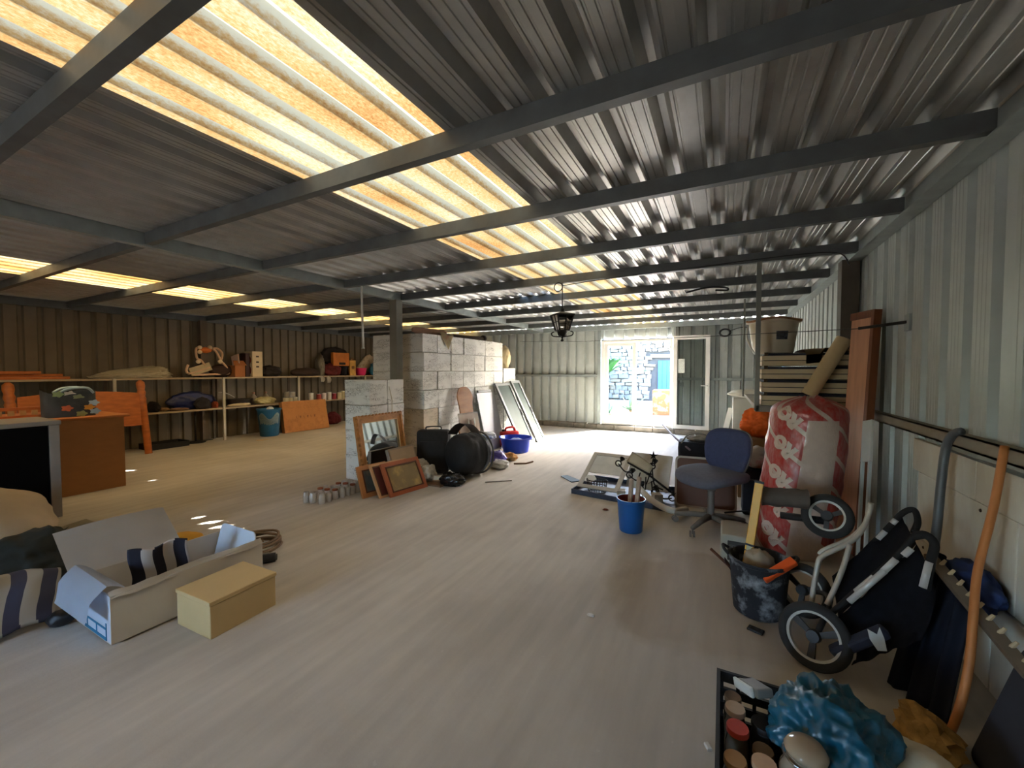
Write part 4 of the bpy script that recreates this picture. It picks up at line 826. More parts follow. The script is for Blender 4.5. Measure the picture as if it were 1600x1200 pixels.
bm = new(); blob(bm, (0.37, 5.30, 0.80), (0.17, 0.14, 0.15), 14, 0.3, 1.6, 5, 0.66, 0.4); obj('orange_cloth', bm, mat('orange cloth', (232, 104, 32), 0.75, 0, 0.16, 7), smooth=True, label='bright orange crumpled bag below the hanging shelf', cat='bag')
t = thing('carton', 'worn brown carton under the orange bag, mostly hidden behind the office chair', 'box', (0.4, 5.3, 0))
bm = new(); bb(bm, 0.16, 0.62, 5.10, 5.52, 0.0, 0.655, 0.004); obj('carton_body', bm, mat('brown carton', (150, 118, 82), 0.85, 0, 0.1, 6), t)
bm = new(); bb(bm, 0.158, 0.622, 5.098, 5.30, 0.655, 0.659); obj('flap', bm, mat('carton flap', (160, 128, 92), 0.85), t)
# black bag with a long stick
bx0 = Vector((-0.33, 6.55, 0))
t = thing('tool_bag', 'black open tool bag on the floor before the glazed door leaf', 'bag', bx0)
bm = new(); loft(bm, [[(x * s, y * s, z) for x, y in rrect(0.50, 0.34, 0.05, 4, -0.25, -0.17)] for z, s in ((0.0, 0.92), (0.1, 0.98), (0.26, 1.0), (0.36, 0.97))], Matrix.Translation(bx0), True); obj('bag_body', bm, navy, t, smooth=30)
bm = new(); tube(bm, smoothpts([bx0 + Vector(p) for p in ((-0.2, -0.16, 0.34), (-0.1, -0.14, 0.47), (0.12, -0.13, 0.48), (0.22, -0.15, 0.34))], 6), 0.011, 6); obj('strap', bm, mat('grey strap', (108, 104, 98), 0.8), t, smooth=True)
bm = new(); blob(bm, bx0 + Vector((0.06, 0.03, 0.40)), (0.18, 0.10, 0.05), 8, 0.3, 2.2, 4, 0.362, 0.3); obj('contents', bm, mat('grey bag contents', (128, 122, 112), 0.8, 0, 0.4, 14), t, smooth=True)
bm = new(); tube(bm, [YP(1033, 661, 7.35), YP(1056, 685, 6.62), YP(1078, 703, 6.30)], 0.014, 8); obj('stick', bm, mat('mauve grey stick', (120, 108, 116), 0.6), smooth=True, label='thin grey stick poking out of the black tool bag', cat='stick')
bm = new(); blob(bm, (0.12, 8.2, 0.06), (0.42, 0.3, 0.07), 19, 0.4, 2.5, 4, 0.0, 0.4); obj('debris', bm, mat('dusty debris', (140, 130, 116), 0.9, 0, 0.35, 10), kind='stuff', label='heap of dusty debris along the curb below the door leaf', cat='debris')

# ---- blue bucket with brushes
bx, by = -0.70, 3.60
t = thing('blue_bucket', 'small bright blue plastic bucket with a dark red inside on the floor', 'bucket', (bx, by, 0))
bm = new(); lathe(bm, [(0.0, 0.0), (0.092, 0), (0.097, 0.006), (0.117, 0.262), (0.124, 0.265), (0.124, 0.285), (0.117, 0.285)], TR(bx, by, 0), 30); obj('bucket_shell', bm, mat('blue bucket plastic', (24, 92, 164), 0.4, 0, 0.06, 5), t, smooth=40)
bm = new(); lathe(bm, [(0.116, 0.284), (0.112, 0.26), (0.094, 0.02), (0.0, 0.012)], TR(bx, by, 0), 30); obj('inner_wall', bm, mat('dried red paint', (118, 46, 40), 0.8, 0, 0.2, 8), t, smooth=True)
for k, (dx, px, lab) in enumerate(((-0.02, 988, 'left'), (0.035, 998, 'right'))):
    t = thing('paint_roller', 'paint-crusted wooden brush handle standing in the blue bucket, %s of two' % lab, 'brush', (bx + dx, by, 0.02))
    a, b_ = Vector((bx + dx, by - 0.01, 0.03)), YP(px - 2 * (1 - k) + 1, 748 - 3 * k, 3.62); bm = new(); bar(bm, a, b_, 0.040, 0.024, 0.3 * k, 0.008); obj('handle', bm, mat('crusted handle', (176, 156, 138), 0.8, 0, 0.2, 16, dirt=(150, 80, 66), damt=0.7, dscale=18), t)
    bm = new(); bar(bm, a - Vector((0, 0, 0.004)), a + (b_ - a) * 0.25, 0.06, 0.034, 0.3 * k, 0.006); obj('bristles', bm, mat('stiff bristles', (110, 86, 66), 0.9, 0, 0.2, 30), t)
bm = new(); blob(bm, ZP(946, 796, 0.008), (0.03, 0.018, 0.008), 5, 0.4, 2, 2, 0.0); obj('leaf_scrap', bm, mat('rust scrap', (122, 66, 50), 0.8), label='small rust-red scrap on the floor left of the blue bucket', cat='scrap')

# ---- heap of ornamental ironwork on a dark tray
t = thing('tray', 'shallow dark blue-grey metal tray lying on the floor under the iron candelabra', 'tray', (-1.0, 4.6, 0), 0)
P0, P1, P2, P3 = Vector((-1.52, 4.38, 0)), Vector((-0.40, 4.22, 0)), Vector((-0.46, 5.0, 0)), Vector((-1.46, 5.1, 0))
def edge_strip(bm, a, b_, h, th):
    d = (b_ - a).normalized(); n = Vector((-d.y, d.x, 0)) * th; v = [a, b_, b_ + n, a + n]; lo = [bm.verts.new(p) for p in v]; hi = [bm.verts.new(p + Vector((0, 0, h))) for p in v]
    bm.faces.new(lo[::-1]); bm.faces.new(hi)
    for i in range(4): bm.faces.new((lo[i], lo[(i + 1) % 4], hi[(i + 1) % 4], hi[i]))
slate = mat('slate blue tray', (58, 66, 84), 0.6, 0.2, 0.2, 9)
bm = new(); prism(bm, [(p.x, p.y) for p in (P0, P1, P2, P3)], 0.008); obj('tray_floor', bm, slate, t)
for a, b_ in ((P0, P1), (P1, P2), (P2, P3), (P3, P0)):
    bm = new(); edge_strip(bm, a, b_, 0.055, 0.012); obj('rim', bm, slate, t)
def wpanel(bl, br, tl, th, m, label, name='leaning_board', cat='board', r=0.01):
    M, w, h = plane3(bl, br, tl); bm = new(); prism(bm, rrect(w, h, r), th, M, -th); return obj(name, bm, m, label=label, cat=cat)
pl_w = mat('dusty white panel', (188, 184, 174), 0.7, 0, 0.06, 5, dirt=(160, 150, 136), damt=0.4)
t = thing('sloping_rack', 'pale flat frame leaning over the left end of the dark tray', 'frame', (-1.3, 4.7, 0.05))
M, w, h = plane3((-1.48, 4.46, 0.062), (-1.0, 4.42, 0.062), (-1.42, 5.02, 0.36)); bm = new(); frame(bm, w, h, 0.05, 0.014, M); obj('rack_bar', bm, pl_w, t)
bm = new(); prism(bm, [(0.05, h * 0.42), (w - 0.05, h * 0.42), (w - 0.05, h - 0.05), (0.05, h - 0.05)], 0.006, M); obj('inset_sheet', bm, mat('frosted sheet', (206, 206, 200), 0.5), t)
bm = new(); prism(bm, [(0.07, 0.09), (0.15, 0.09), (0.19, 0.15), (0.15, 0.2), (0.07, 0.2), (0.05, 0.15)], 0.006, M, 0.016); obj('paper_cutout', bm, white_pl, t)
wpanel((-0.98, 4.72, 0.07), (-0.52, 4.68, 0.07), (-0.98, 4.98, 0.42), 0.015, pl_w, 'pale grey board leaning behind the iron candelabra')
t = thing('wire_basket', 'dark wire basket standing in the left end of the tray', 'basket', (-1.32, 4.52, 0.01))
bm = new()
for k in range(22):
    a = 2 * PI * k / 22; tube(bm, [(-1.27 + 0.10 * math.cos(a), 4.55 + 0.06 * math.sin(a), 0.012), (-1.27 + 0.12 * math.cos(a), 4.55 + 0.075 * math.sin(a), 0.145)], 0.0035, 5)
obj('wire_side', bm, black_pl, t)
for z, s in ((0.012, 1.0), (0.08, 1.1), (0.145, 1.2)):
    bm = new(); tube(bm, [(-1.27 + 0.10 * s * math.cos(a), 4.55 + 0.0625 * s * math.sin(a), z) for a in [2 * PI * k / 20 for k in range(20)]], 0.006, 5, True); obj('wire_ring', bm, black_pl, t)
# white pipe across the front of the tray
bm = new(); tube(bm, smoothpts([YP(998, 762, 4.30), YP(1020, 783, 4.12), YP(1050, 798, 4.02), YP(1072, 796, 4.24)], 5), 0.03, 10); obj('white_pipe', bm, mat('white pipe', (196, 192, 184), 0.5, 0, 0.06, 6), smooth=True, label='long whitish pipe lying in front of the tray and the brown table leaf', cat='pipe')
# candelabra: wrought iron arms with cups, rings and leaves; one shade
iron = mat('black wrought iron', (26, 25, 27), 0.55, 0.4, 0.2, 8)
cc = Vector((-0.74, 4.62, 0.01))
t = thing('candelabra', 'black wrought-iron chandelier lying on its side with rings and leafy tips', 'chandelier', cc)
bm = new(); tube(bm, [cc + Vector(p) for p in ((-0.20, 0, 0.36), (0.02, -0.02, 0.26), (0.16, -0.02, 0.16), (0.30, -0.03, 0.07))], 0.012, 8); obj('stem', bm, iron, t, smooth=True)
ends = [(-0.30, -0.02, 0.34), (-0.16, -0.10, 0.24), (-0.05, -0.06, 0.10), (0.10, -0.08, 0.08), (0.28, -0.10, 0.05), (0.06, 0.02, 0.34)]
for k, e in enumerate(ends):
    s_ = Vector((-0.12 + 0.06 * k, -0.01, 0.30 - 0.04 * k)); e = Vector(e); mid = s_.lerp(e, 0.5) + Vector((0.03 * math.sin(k), -0.03, -0.06))
    bm = new(); tube(bm, smoothpts([cc + s_, cc + mid, cc + e], 6), 0.008, 6); ar = obj('arm', bm, iron, t, smooth=True)
    bm = new(); tube(bm, [cc + e + Vector((0.032 * math.cos(a), 0.008, 0.032 * math.sin(a))) for a in [2 * PI * q / 14 for q in range(14)]], 0.0075, 6, True); obj('ring', bm, iron, ar, smooth=True)
    bm = new(); lathe(bm, [(0.008, 0), (0.014, 0.01), (0.03, 0.045), (0.026, 0.045), (0.008, 0.015)], Matrix.Translation(cc + e + Vector((0.03, 0, 0.03))) @ Euler((0.4, 0.5 * math.cos(k), 0)).to_matrix().to_4x4(), 10); obj('candle_cup', bm, iron, ar)
for k, (px, py, s) in enumerate(((1021, 712, 1.0), (1018, 727, 0.8), (1015, 740, 0.8))):
    c = YP(px, py, 4.60); bm = new()
    for q in range(5):
        a = 2 * PI * q / 5 + 0.3 + k; prism(bm, [(0, -0.014 * s), (0.055 * s, 0), (0, 0.014 * s)], 0.004, Matrix.Translation(c) @ Matrix.Rotation(PI / 2, 4, 'X') @ RZ(a))
    obj('iron_leaf', bm, iron, t)
bm = new(); tube(bm, [YP(1021, 715, 4.61), YP(1017, 735, 4.61), YP(1010, 757, 4.62), cc + Vector((0.1, -0.02, 0.2))], 0.008, 6); obj('leaf_stalk', bm, iron, t, smooth=True)
M, w, h = plane3(YP(979, 721, 4.55), YP(1010, 737, 4.5), YP(983, 703, 4.62)); bm = new(); surf(bm, lambda u, v: M @ Vector((u * w * 1.15, v * h * (1 - 0.35 * u), 0.03 * math.sin(PI * u))), 8, 6, 0.004); obj('lamp_shade', bm, mat('parchment shade', (196, 184, 160), 0.8, 0, 0.08, 8), smooth=True, label='pale parchment lampshade piece on top of the iron chandelier', cat='lampshade')
for k, (px, py) in enumerate(((970, 772), (1026, 778))):
    bm = new(); c = ZP(px, py, 0.06); box(bm, (c.x, c.y + 0.03, 0.055), (0.09, 0.10, 0.09), RZ(0.2 + k * 0.3), 0.004); obj('wood_block', bm, mat('pale speckled block', (176, 166, 150), 0.8, 0, 0.25, 30), label=('pale speckled block in the tray behind the blue bucket', 'pale speckled block at the right end of the dark tray')[k], cat='block')
bm = new(); M, w, h = plane3(ZP(893, 754), ZP(908, 752), ZP(905, 741)); prism(bm, [(0, 0), (w, 0), (w * 0.9, h), (w * 0.2, h)], 0.01, M); obj('blue_scrap', bm, mat('slate blue scrap', (70, 92, 110), 0.6), label='slate blue scrap of plate at the far left of the tray', cat='scrap')

# ---- lantern, wire and clothes line, hanging rod
lx, ly = -1.645, 4.40
t = thing('hanging_lantern', 'black wrought-iron lantern hanging from a purlin before the far wall', 'lantern', (lx, ly, 1.74))
bm = new(); tube(bm, [(lx - 0.05 + 0.05 * math.cos(a), ly, 2.36 + 0.05 * math.sin(a)) for a in [k * PI / 8 for k in range(16)]], 0.006, 6, True); tube(bm, [(lx, ly, 2.405), (lx, ly, 2.11)], 0.006, 6); obj('hook_rod', bm, iron, t, smooth=True)
bm = new(); lathe(bm, [(0.0, 2.115), (0.022, 2.11), (0.022, 2.08), (0.045, 2.07), (0.15, 2.045), (0.155, 2.03)], TR(lx, ly, 0), 4); obj('cap', bm, iron, t)
zt, zb, rt, rb_ = 2.035, 1.86, 0.142, 0.082
for k in range(4):
    a = PI / 4 + k * PI / 2 - PI / 4; a0, a1 = a, a + PI / 2
    c_ = [Vector((lx + r * math.cos(q), ly + r * math.sin(q), z)) for r, z in ((rt, zt), (rb_, zb)) for q in (a0, a1)]
    bm = new(); bar(bm, c_[0], c_[2], 0.016, 0.016); obj('corner_bar', bm, iron, t)
    bm = new(); bar(bm, c_[0], c_[1], 0.014, 0.012); bar(bm, c_[2], c_[3], 0.02, 0.014); bar(bm, c_[0].lerp(c_[2], 0.45), c_[1].lerp(c_[3], 0.45), 0.007, 0.007); bar(bm, c_[0].lerp(c_[1], 0.5), c_[2].lerp(c_[3], 0.5), 0.007, 0.007); obj('glazing_bar', bm, iron, t)
    bm = new(); bm.faces.new([bm.verts.new(p.lerp(Vector((lx, ly, p.z)), 0.03)) for p in (c_[0], c_[1], c_[3], c_[2])]); obj('glass_pane', bm, glass('lantern glass %d' % k, (214, 208, 200), 0.15), t)
    e = Vector((lx + 0.10 * math.cos(a), ly + 0.10 * math.sin(a), 1.85)); bm = new(); tube(bm, smoothpts([e, e + Vector((0.03 * math.cos(a), 0.03 * math.sin(a), -0.015)), e + Vector((0.01 * math.cos(a), 0.01 * math.sin(a), -0.05)), Vector((lx, ly, 1.79))], 5), 0.007, 6); obj('scroll', bm, iron, t, smooth=True)
bm = new(); lathe(bm, [(0.0, 1.735), (0.022, 1.745), (0.008, 1.765), (0.018, 1.79), (0.04, 1.80), (0.06, 1.845), (0.09, 1.855)], TR(lx, ly, 0), 12); obj('finial', bm, iron, t, smooth=True)
bm = new(); tube(bm, smoothpts([(lx, ly - 0.005, 2.37), (-1.35, ly - 0.012, 2.385), (-0.9, ly - 0.012, 2.40), (-0.2, ly - 0.012, 2.415), (0.45, ly - 0.012, 2.43), (0.84, ly - 0.012, 2.41), (0.93, ly - 0.012, 2.3)], 6), 0.005, 6); obj('lantern_cable', bm, black_pl, smooth=True, label='black cable clipped along the purlin from the lantern to the right wall', cat='cable')
a, b_ = YP(1352, 513, 3.86), Vector((-4.75, 9.57, 2.17)); bm = new(); tube(bm, [a.lerp(b_, k / 12) - Vector((0, 0, 0.04 * math.sin(PI * k / 12))) for k in range(13)], 0.0035, 5); obj('clothes_line', bm, mat('grey line', (70, 68, 66), 0.7), label='thin grey line strung across the hall at head height', cat='line')
t = thing('wall_hook', 'short dark bracket arm on the right wall holding the line', 'hook', (1.04, a.y - 0.1, a.z))
bm = new(); bar(bm, a + Vector((-0.04, -0.01, 0)), (1.075, a.y - 0.28, a.z + 0.01), 0.016, 0.02); obj('hook_arm', bm, iron, t)
bm = new(); bb(bm, 1.066, 1.079, a.y - 0.32, a.y - 0.24, a.z - 0.05, a.z + 0.06); obj('hook_plate', bm, steel_pale, t)
bm = new(); tube(bm, [(-3.83, 3.475, 2.405), (-3.815, 3.475, 1.68)], 0.013, 8); lathe(bm, [(0.02, 0), (0.014, 0.02)], TR(-3.815, 3.475, 1.665), 10, cap0=True, cap1=True); obj('hanging_rod', bm, mat('bright rod', (176, 176, 172), 0.4, 0.5), smooth=40, label='thin metal rod hanging free from a purlin near the roof post', cat='rod')
bm = new(); blob(bm, (-0.28, 5.42, 2.35), (0.16, 0.04, 0.03), 3, 0.5, 4, 3); 
bm.free()
bm = new(); tube(bm, smoothpts([(-0.42, 5.44, 2.36), (-0.2, 5.44, 2.40), (0.0, 5.44, 2.385), (0.03, 5.44, 2.35), (-0.1, 5.44, 2.36)], 5), 0.012, 6); obj('cable_tangle', bm, black_pl, smooth=True, label='dark tangle of cable wedged on a purlin right of the lantern', cat='cable')

# ---- white printed cartons: the tall pallet pile and the lower stack
def carton_material(name, base, ink_, amt, dens=1.0):
    m = mat(name, base, 0.75, 0, 0.05, 5); t_ = m.node_tree; N = t_.nodes; L = t_.links; b = N['Principled BSDF']; src = b.inputs['Base Color'].links[0].from_socket; tc = [n for n in N if n.type == 'TEX_COORD'][0]
    mp = N.new('ShaderNodeMapping'); mp.inputs['Scale'].default_value = (1, 1, 3.2); L.new(tc.outputs['Object'], mp.inputs[0])
    oi = N.new('ShaderNodeObjectInfo'); ad = N.new('ShaderNodeVectorMath'); ad.operation = 'ADD'; L.new(mp.outputs[0], ad.inputs[0]); L.new(oi.outputs['Location'], ad.inputs[1])
    no = N.new('ShaderNodeTexNoise'); no.inputs['Scale'].default_value = 9.0 * dens; no.inputs['Detail'].default_value = 3; no.inputs['Distortion'].default_value = 1.2; L.new(ad.outputs[0], no.inputs[0])
    # thin drawn contours where the noise crosses a few levels
    mm = N.new('ShaderNodeMath'); mm.operation = 'MULTIPLY'; mm.inputs[1].default_value = 9.0; L.new(no.outputs[0], mm.inputs[0])
    fr = N.new('ShaderNodeMath'); fr.operation = 'FRACT'; L.new(mm.outputs[0], fr.inputs[0])
    pp = N.new('ShaderNodeMapRange'); pp.inputs[1].default_value = 0.16; pp.inputs[2].default_value = 0.30; pp.inputs[3].default_value = amt; pp.inputs[4].default_value = 0.0; L.new(fr.outputs[0], pp.inputs[0])
    n2 = N.new('ShaderNodeTexNoise'); n2.inputs['Scale'].default_value = 4.0; L.new(ad.outputs[0], n2.inputs[0])
    r2 = N.new('ShaderNodeMapRange'); r2.inputs[1].default_value = 0.45; r2.inputs[2].default_value = 0.55; L.new(n2.outputs[0], r2.inputs[0])
    mu = N.new('ShaderNodeMath'); mu.operation = 'MULTIPLY'; L.new(pp.outputs[0], mu.inputs[0]); L.new(r2.outputs[0], mu.inputs[1])
    mx = N.new('ShaderNodeMix'); mx.data_type = 'RGBA'; mx.inputs[7].default_value = lin(ink_) + (1,); L.new(mu.outputs[0], mx.inputs[0]); L.new(src, mx.inputs[6]); L.new(mx.outputs[2], b.inputs['Base Color'])
    return m
cm = carton_material('white printed carton', (220, 220, 217), (84, 82, 78), 0.9)
cm2 = carton_material('brownish printed carton', (196, 182, 160), (90, 80, 68), 0.8)
tape = mat('carton tape', (196, 188, 168), 0.4)
def carton_proto(w, d, h, m):
    """w along x, d along y"""
    t_ = thing('carton', None, None, (0, 0, 0)); bm = new(); box(bm, (0, 0, h / 2), (w - 0.006, d - 0.006, h - 0.005), None, 0.006)
    bmesh.ops.subdivide_edges(bm, edges=[e for e in bm.edges if e.calc_length() > 0.15], cuts=2, use_grid_fill=True)
    for v in bm.verts: v.co += Vector((noise.noise(v.co * 9 + Vector((w * 50, 1, 0))), noise.noise(v.co * 9 + Vector((3, w * 30, 7))), 0)) * 0.006
    obj('carton_body', bm, m, t_)
    bm = new(); bb(bm, -0.025, 0.025, -d / 2 - 0.001, d / 2 + 0.001, h - 0.003, h); bb(bm, -0.025, 0.025, d / 2 - 0.004, d / 2 + 0.003, h - 0.07, h); obj('packing_tape', bm, tape, t_)
    return t_
PX0, PX1, PY0, PY1 = -4.86, -3.86, 4.62, 7.02
rows = 7; H_ = 0.278; cols = [0.34, 0.34, 0.36, 0.34, 0.34, 0.34, 0.34]
protoA = carton_proto(0.5, 0.34, H_, cm); protoB = carton_proto(0.5, 0.34, H_, cm2)
used = set(); RN = ['bottom', 'second', 'third', 'fourth', 'fifth', 'sixth', 'top']; CN = ['nearest', 'second', 'third', 'fourth', 'fifth', 'sixth', 'farthest']
for r_ in range(rows):
    y = PY0
    for c_, w in enumerate(cols):
        for s in (0, 1):
            if s == 1 and not (c_ == 0 or r_ == rows - 1): continue
            x = PX1 - 0.25 - 0.5 * s + random.uniform(-0.012, 0.012)
            loc = (x, y + 0.17 + random.uniform(-0.004, 0.004), r_ * H_ + 0.002); pr = protoB if (s == 0 and c_ == 0 and r_ < 3) else protoA
            lab = 'white printed carton in the tall pile, %s layer, %s from the camera%s' % (RN[r_], CN[c_], '' if s == 0 else ', left-hand row')
            if pr not in used:
                used.add(pr); pr.location = loc; pr['label'] = lab; pr['category'] = 'box'; pr['group'] = 'white cartons of the tall pile'; q_ = pr
            else: q_ = dup(pr, loc, 0, lab, 'white cartons of the tall pile')
            q_['label'] = lab.replace('white', 'brownish') if pr is protoB else lab
        y += w
# lower stack in front of the post
protoC = carton_proto(0.45, 0.30, 0.32, cm); fc = set()
for k in range(4):
    for j in range(2):
        pr = protoC if j or k == 3 else protoC
        loc = (-4.09 + random.uniform(-0.006, 0.006), 3.77 + 0.302 * j, k * 0.321 + 0.002)
        lab = 'white printed carton in the low stack behind the mirror, %s layer, %s end' % (['bottom', 'second', 'third', 'top'][k], ('near', 'far')[j])
        pr = protoC
        if pr not in fc: fc.add(pr); pr.location = loc; pr['category'] = 'box'; pr['group'] = 'cartons of the low stack'; q_ = pr
        else: q_ = dup(pr, loc)
        q_['label'] = lab
# plain cartons further back, left of the post
pc = carton_proto(0.42, 0.42, 0.36, mat('plain grey-brown carton', (150, 138, 120), 0.85, 0, 0.1, 6)); pc['category'] = 'box'
for k in range(5):
    loc = (-5.42, 5.55, k * 0.362 + 0.002); lab = 'plain grey-brown carton in the column left of the roof post, %s layer' % ['bottom', 'second', 'third', 'fourth', 'top'][k]
    if k == 0: pc.location = loc; q_ = pc
    else: q_ = dup(pc, loc)
    q_['label'] = lab; q_['group'] = 'plain cartons behind the post'
# on top of the pile
ztop = rows * H_ + 0.004
bm = new(); A, B = Vector((-4.05, 4.62, ztop + 0.05)), Vector((-3.97, 5.30, ztop + 0.05)); tube(bm, [A.lerp(B, k / 10) + Vector((0.01 * math.sin(k), 0, 0.006 * math.cos(k * 2))) for k in range(11)], 0.045, 12, rs=[0.035, 0.048, 0.05, 0.047, 0.05, 0.05, 0.046, 0.05, 0.048, 0.045, 0.034]); obj('rolled_tarp', bm, mat('pinkish tarp', (176, 140, 122), 0.8, 0, 0.15, 10), smooth=True, label='rolled pinkish tarpaulin on the near top edge of the tall carton pile', cat='tarp')
def sackf(u, v):
    y = 5.02 + 0.34 * u; L_ = 0.34 * v
    if v < 0.35: p = (-4.05 + 0.55 * v + 0.0, y, ztop + 0.032 + 0.02 * math.sin(u * 7))
    else: p = (-3.852 + 0.03 * math.sin(PI * u) * (v - 0.3), y + 0.06 * (v - 0.35) * (1 - 2 * u) * 1.8, ztop + 0.014 - (v - 0.35) * 0.36 * (1 - abs(u - 0.5) * 1.2))
    return p
bm = new(); surf(bm, sackf, 16, 18, 0.005); obj('printed_sack', bm, mat('printed sack cloth', (188, 176, 140), 0.8, 0, 0.2, 8, dirt=(176, 40, 48), damt=0.9, dscale=6), smooth=True, label='printed feed sack hanging over the front edge of the tall carton pile', cat='sack')
bm = new(); tube(bm, [(-4.2, 5.7, ztop + 0.05), (-4.1, 6.2, ztop + 0.045), (-4.05, 6.6, ztop + 0.05)], 0.04, 10); lathe(bm, [(0.02, 0), (0.06, 0.01), (0.06, 0.05), (0.02, 0.06)], Matrix.Translation((-4.05, 6.62, ztop + 0.062)) @ Matrix.Rotation(PI / 2, 4, 'X'), 14, cap0=True, cap1=True); obj('dark_roll', bm, mat('dark roll', (66, 56, 50), 0.7, 0, 0.2, 8), smooth=40, label='dark rolled mat on top of the tall carton pile', cat='roll')
bm = new(); blob(bm, (-4.0, 7.28, 1.66), (0.14, 0.13, 0.24), 23, 0.15, 1.5, 4, None, 0.2); obj('cream_sack', bm, mat('cream fleece', (212, 196, 156), 0.9, 0, 0.08, 9), smooth=True, label='cream sack perched at the far end of the tall carton pile', cat='sack')
# something to stand on: plain cartons at the far end
for k, (h0, hh) in enumerate(((0, 0.75), (0.752, 0.70))):
    t = thing('carton', ('large dusty carton at the foot of the far end of the pile', 'large dusty carton supporting the cream sack at the far end')[k], 'box', (-4.1, 7.3, h0))
    bm = new(); bb(bm, -4.4, -3.86, 7.05, 7.55, h0 + 0.001, h0 + hh, 0.006); obj('carton_body', bm, cm, t)
    bm = new(); bb(bm, -4.16, -4.10, 7.047, 7.553, h0 + hh, h0 + hh + 0.001); obj('packing_tape', bm, tape, t)
# ================================================================== MIDDLE CLUTTER AND LEFT-HAND SIDE
gilt = mat('carved brown gilt', (166, 112, 56), 0.45, 0.1, 0.25, 14, 0.5, 45)
mirror_m = mat('mirror silver', (236, 240, 240), 0.03, 1.0, 0.02, 2)
# ---- carved mirror leaning on the low carton stack
TL, TRr = XP(549, 652, -3.84), XP(622, 643, -3.84)
BL, BR = Vector((-3.70, TL.y + 0.02, 0.003)), Vector((-3.70, TRr.y + 0.02, 0.003))
M, w, h = plane3(BL, BR, TL)
t = thing('framed_mirror', 'mirror in a carved brown frame leaning against the low carton stack', 'mirror', (-3.66, (BL.y + BR.y) / 2, 0))
bm = new(); prism(bm, [(0.06, 0.06), (w - 0.06, 0.06), (w - 0.06, h - 0.06), (0.06, h - 0.06)], 0.006, M, 0.008); obj('mirror_glass', bm, mirror_m, t)
bm = new(); frame(bm, w, h, 0.085, 0.035, M); obj('carved_frame', bm, gilt, t)
bm = new(); frame(bm, w - 0.03, h - 0.03, 0.02, 0.02, M @ TR(0.015, 0.015, 0.035)); 
for k in range(15):
    for (a, b_) in (((k / 14) * w, 0.02), ((k / 14) * w, h - 0.015)):
        lathe(bm, [(0.022, 0.0), (0.02, 0.012), (0.001, 0.02)], M @ TR(min(max(a, 0.02), w - 0.02), b_, 0.034), 8)
    for (a, b_) in ((0.015, (k / 14) * h), (w - 0.015, (k / 14) * h)): lathe(bm, [(0.02, 0.0), (0.018, 0.012), (0.001, 0.02)], M @ TR(a, min(max(b_, 0.02), h - 0.02), 0.034), 8)
obj('carved_ornament', bm, gilt, t, smooth=60)
bm = new(); frame(bm, w - 0.16, h - 0.16, 0.014, 0.012, M @ TR(0.08, 0.08, 0.022)); obj('inner_slip', bm, mat('worn inner slip', (196, 160, 110), 0.5), t)
bm = new(); q = M @ Vector((w * 0.8, h, 0.02)); tube(bm, [q, q + Vector((-0.0, 0.005, 0.16)), q + Vector((-0.05, 0.005, 0.335))], 0.006, 6); obj('hanging_cord', bm, mat('white cord', (206, 198, 180), 0.8), t)
# ---- framed pictures in front of it (faded, nothing recognisable on them)
pic_m = mat('faded canvas', (150, 128, 92), 0.8, 0, 0.15, 4, dirt=(206, 172, 104), damt=0.9, dscale=5.5)
def picture(bl, br, tl, b, fm, face, label, th=0.028):
    M, w, h = plane3(bl, br, tl); c = (Vector(bl) + Vector(br)) / 2; c.z = 0; t = thing('framed_picture', label, 'picture', c)
    bm = new(); frame(bm, w, h, b, th, M, -th); obj('picture_frame', bm, fm, t)
    bm = new(); frame(bm, w - 2 * b + 0.012, h - 2 * b + 0.012, 0.014, 0.008, M @ TR(b - 0.006, b - 0.006, -0.004)); obj('beading', bm, mat('dark beading', (92, 52, 34), 0.5), t)
    bm = new(); prism(bm, [(b - 0.004, b - 0.004), (w - b + 0.004, b - 0.004), (w - b + 0.004, h - b + 0.004), (b - 0.004, h - b + 0.004)], 0.006, M, -th * 0.6); obj('canvas', bm, face, t); return t
fr_red = mat('reddish frame wood', (160, 84, 48), 0.45, 0, 0.15, 4); fr_oak = mat('oak frame wood', (176, 116, 64), 0.5, 0, 0.15, 4)
picture((-3.22, 3.30, 0.003), (-3.14, 3.83, 0.003), XP(583, 728, -3.42), 0.05, fr_red, pic_m, 'framed faded picture with a wide reddish frame, frontmost of the leaning group')
picture((-3.30, 3.22, 0.003), (-3.22, 3.72, 0.003), XP(573, 728, -3.50), 0.03, mat('pale edge frame', (186, 140, 96), 0.5), mat('maroon mount', (96, 40, 34), 0.7), 'thin pale-edged picture with a maroon face, second in the leaning group')
picture((-3.46, 3.13, 0.003), (-3.40, 3.50, 0.003), XP(556, 730, -3.585), 0.055, fr_oak, mat('dull painting', (86, 92, 90), 0.6, 0, 0.4, 5, dirt=(150, 128, 96), damt=0.8), 'picture in an oak frame, leftmost of the leaning group')
M, w, h = plane3((-3.44, 3.62, 0.003), (-3.42, 4.05, 0.003), XP(580, 708, -3.60)); t = thing('stretched_canvas', 'unframed beige canvas leaning between the mirror and the framed pictures', 'canvas', (-3.45, 3.85, 0))
bm = new(); prism(bm, rrect(w, h, 0.008), 0.05, M, -0.05); obj('stretcher', bm, mat('grey canvas edge', (140, 124, 108), 0.85), t)
bm = new(); prism(bm, [(0.02, 0.02), (w - 0.02, 0.02), (w - 0.02, h - 0.02), (0.02, h - 0.02)], 0.003, M, 0.0); obj('canvas_face', bm, mat('beige canvas face', (164, 140, 112), 0.85, 0, 0.12, 6), t)
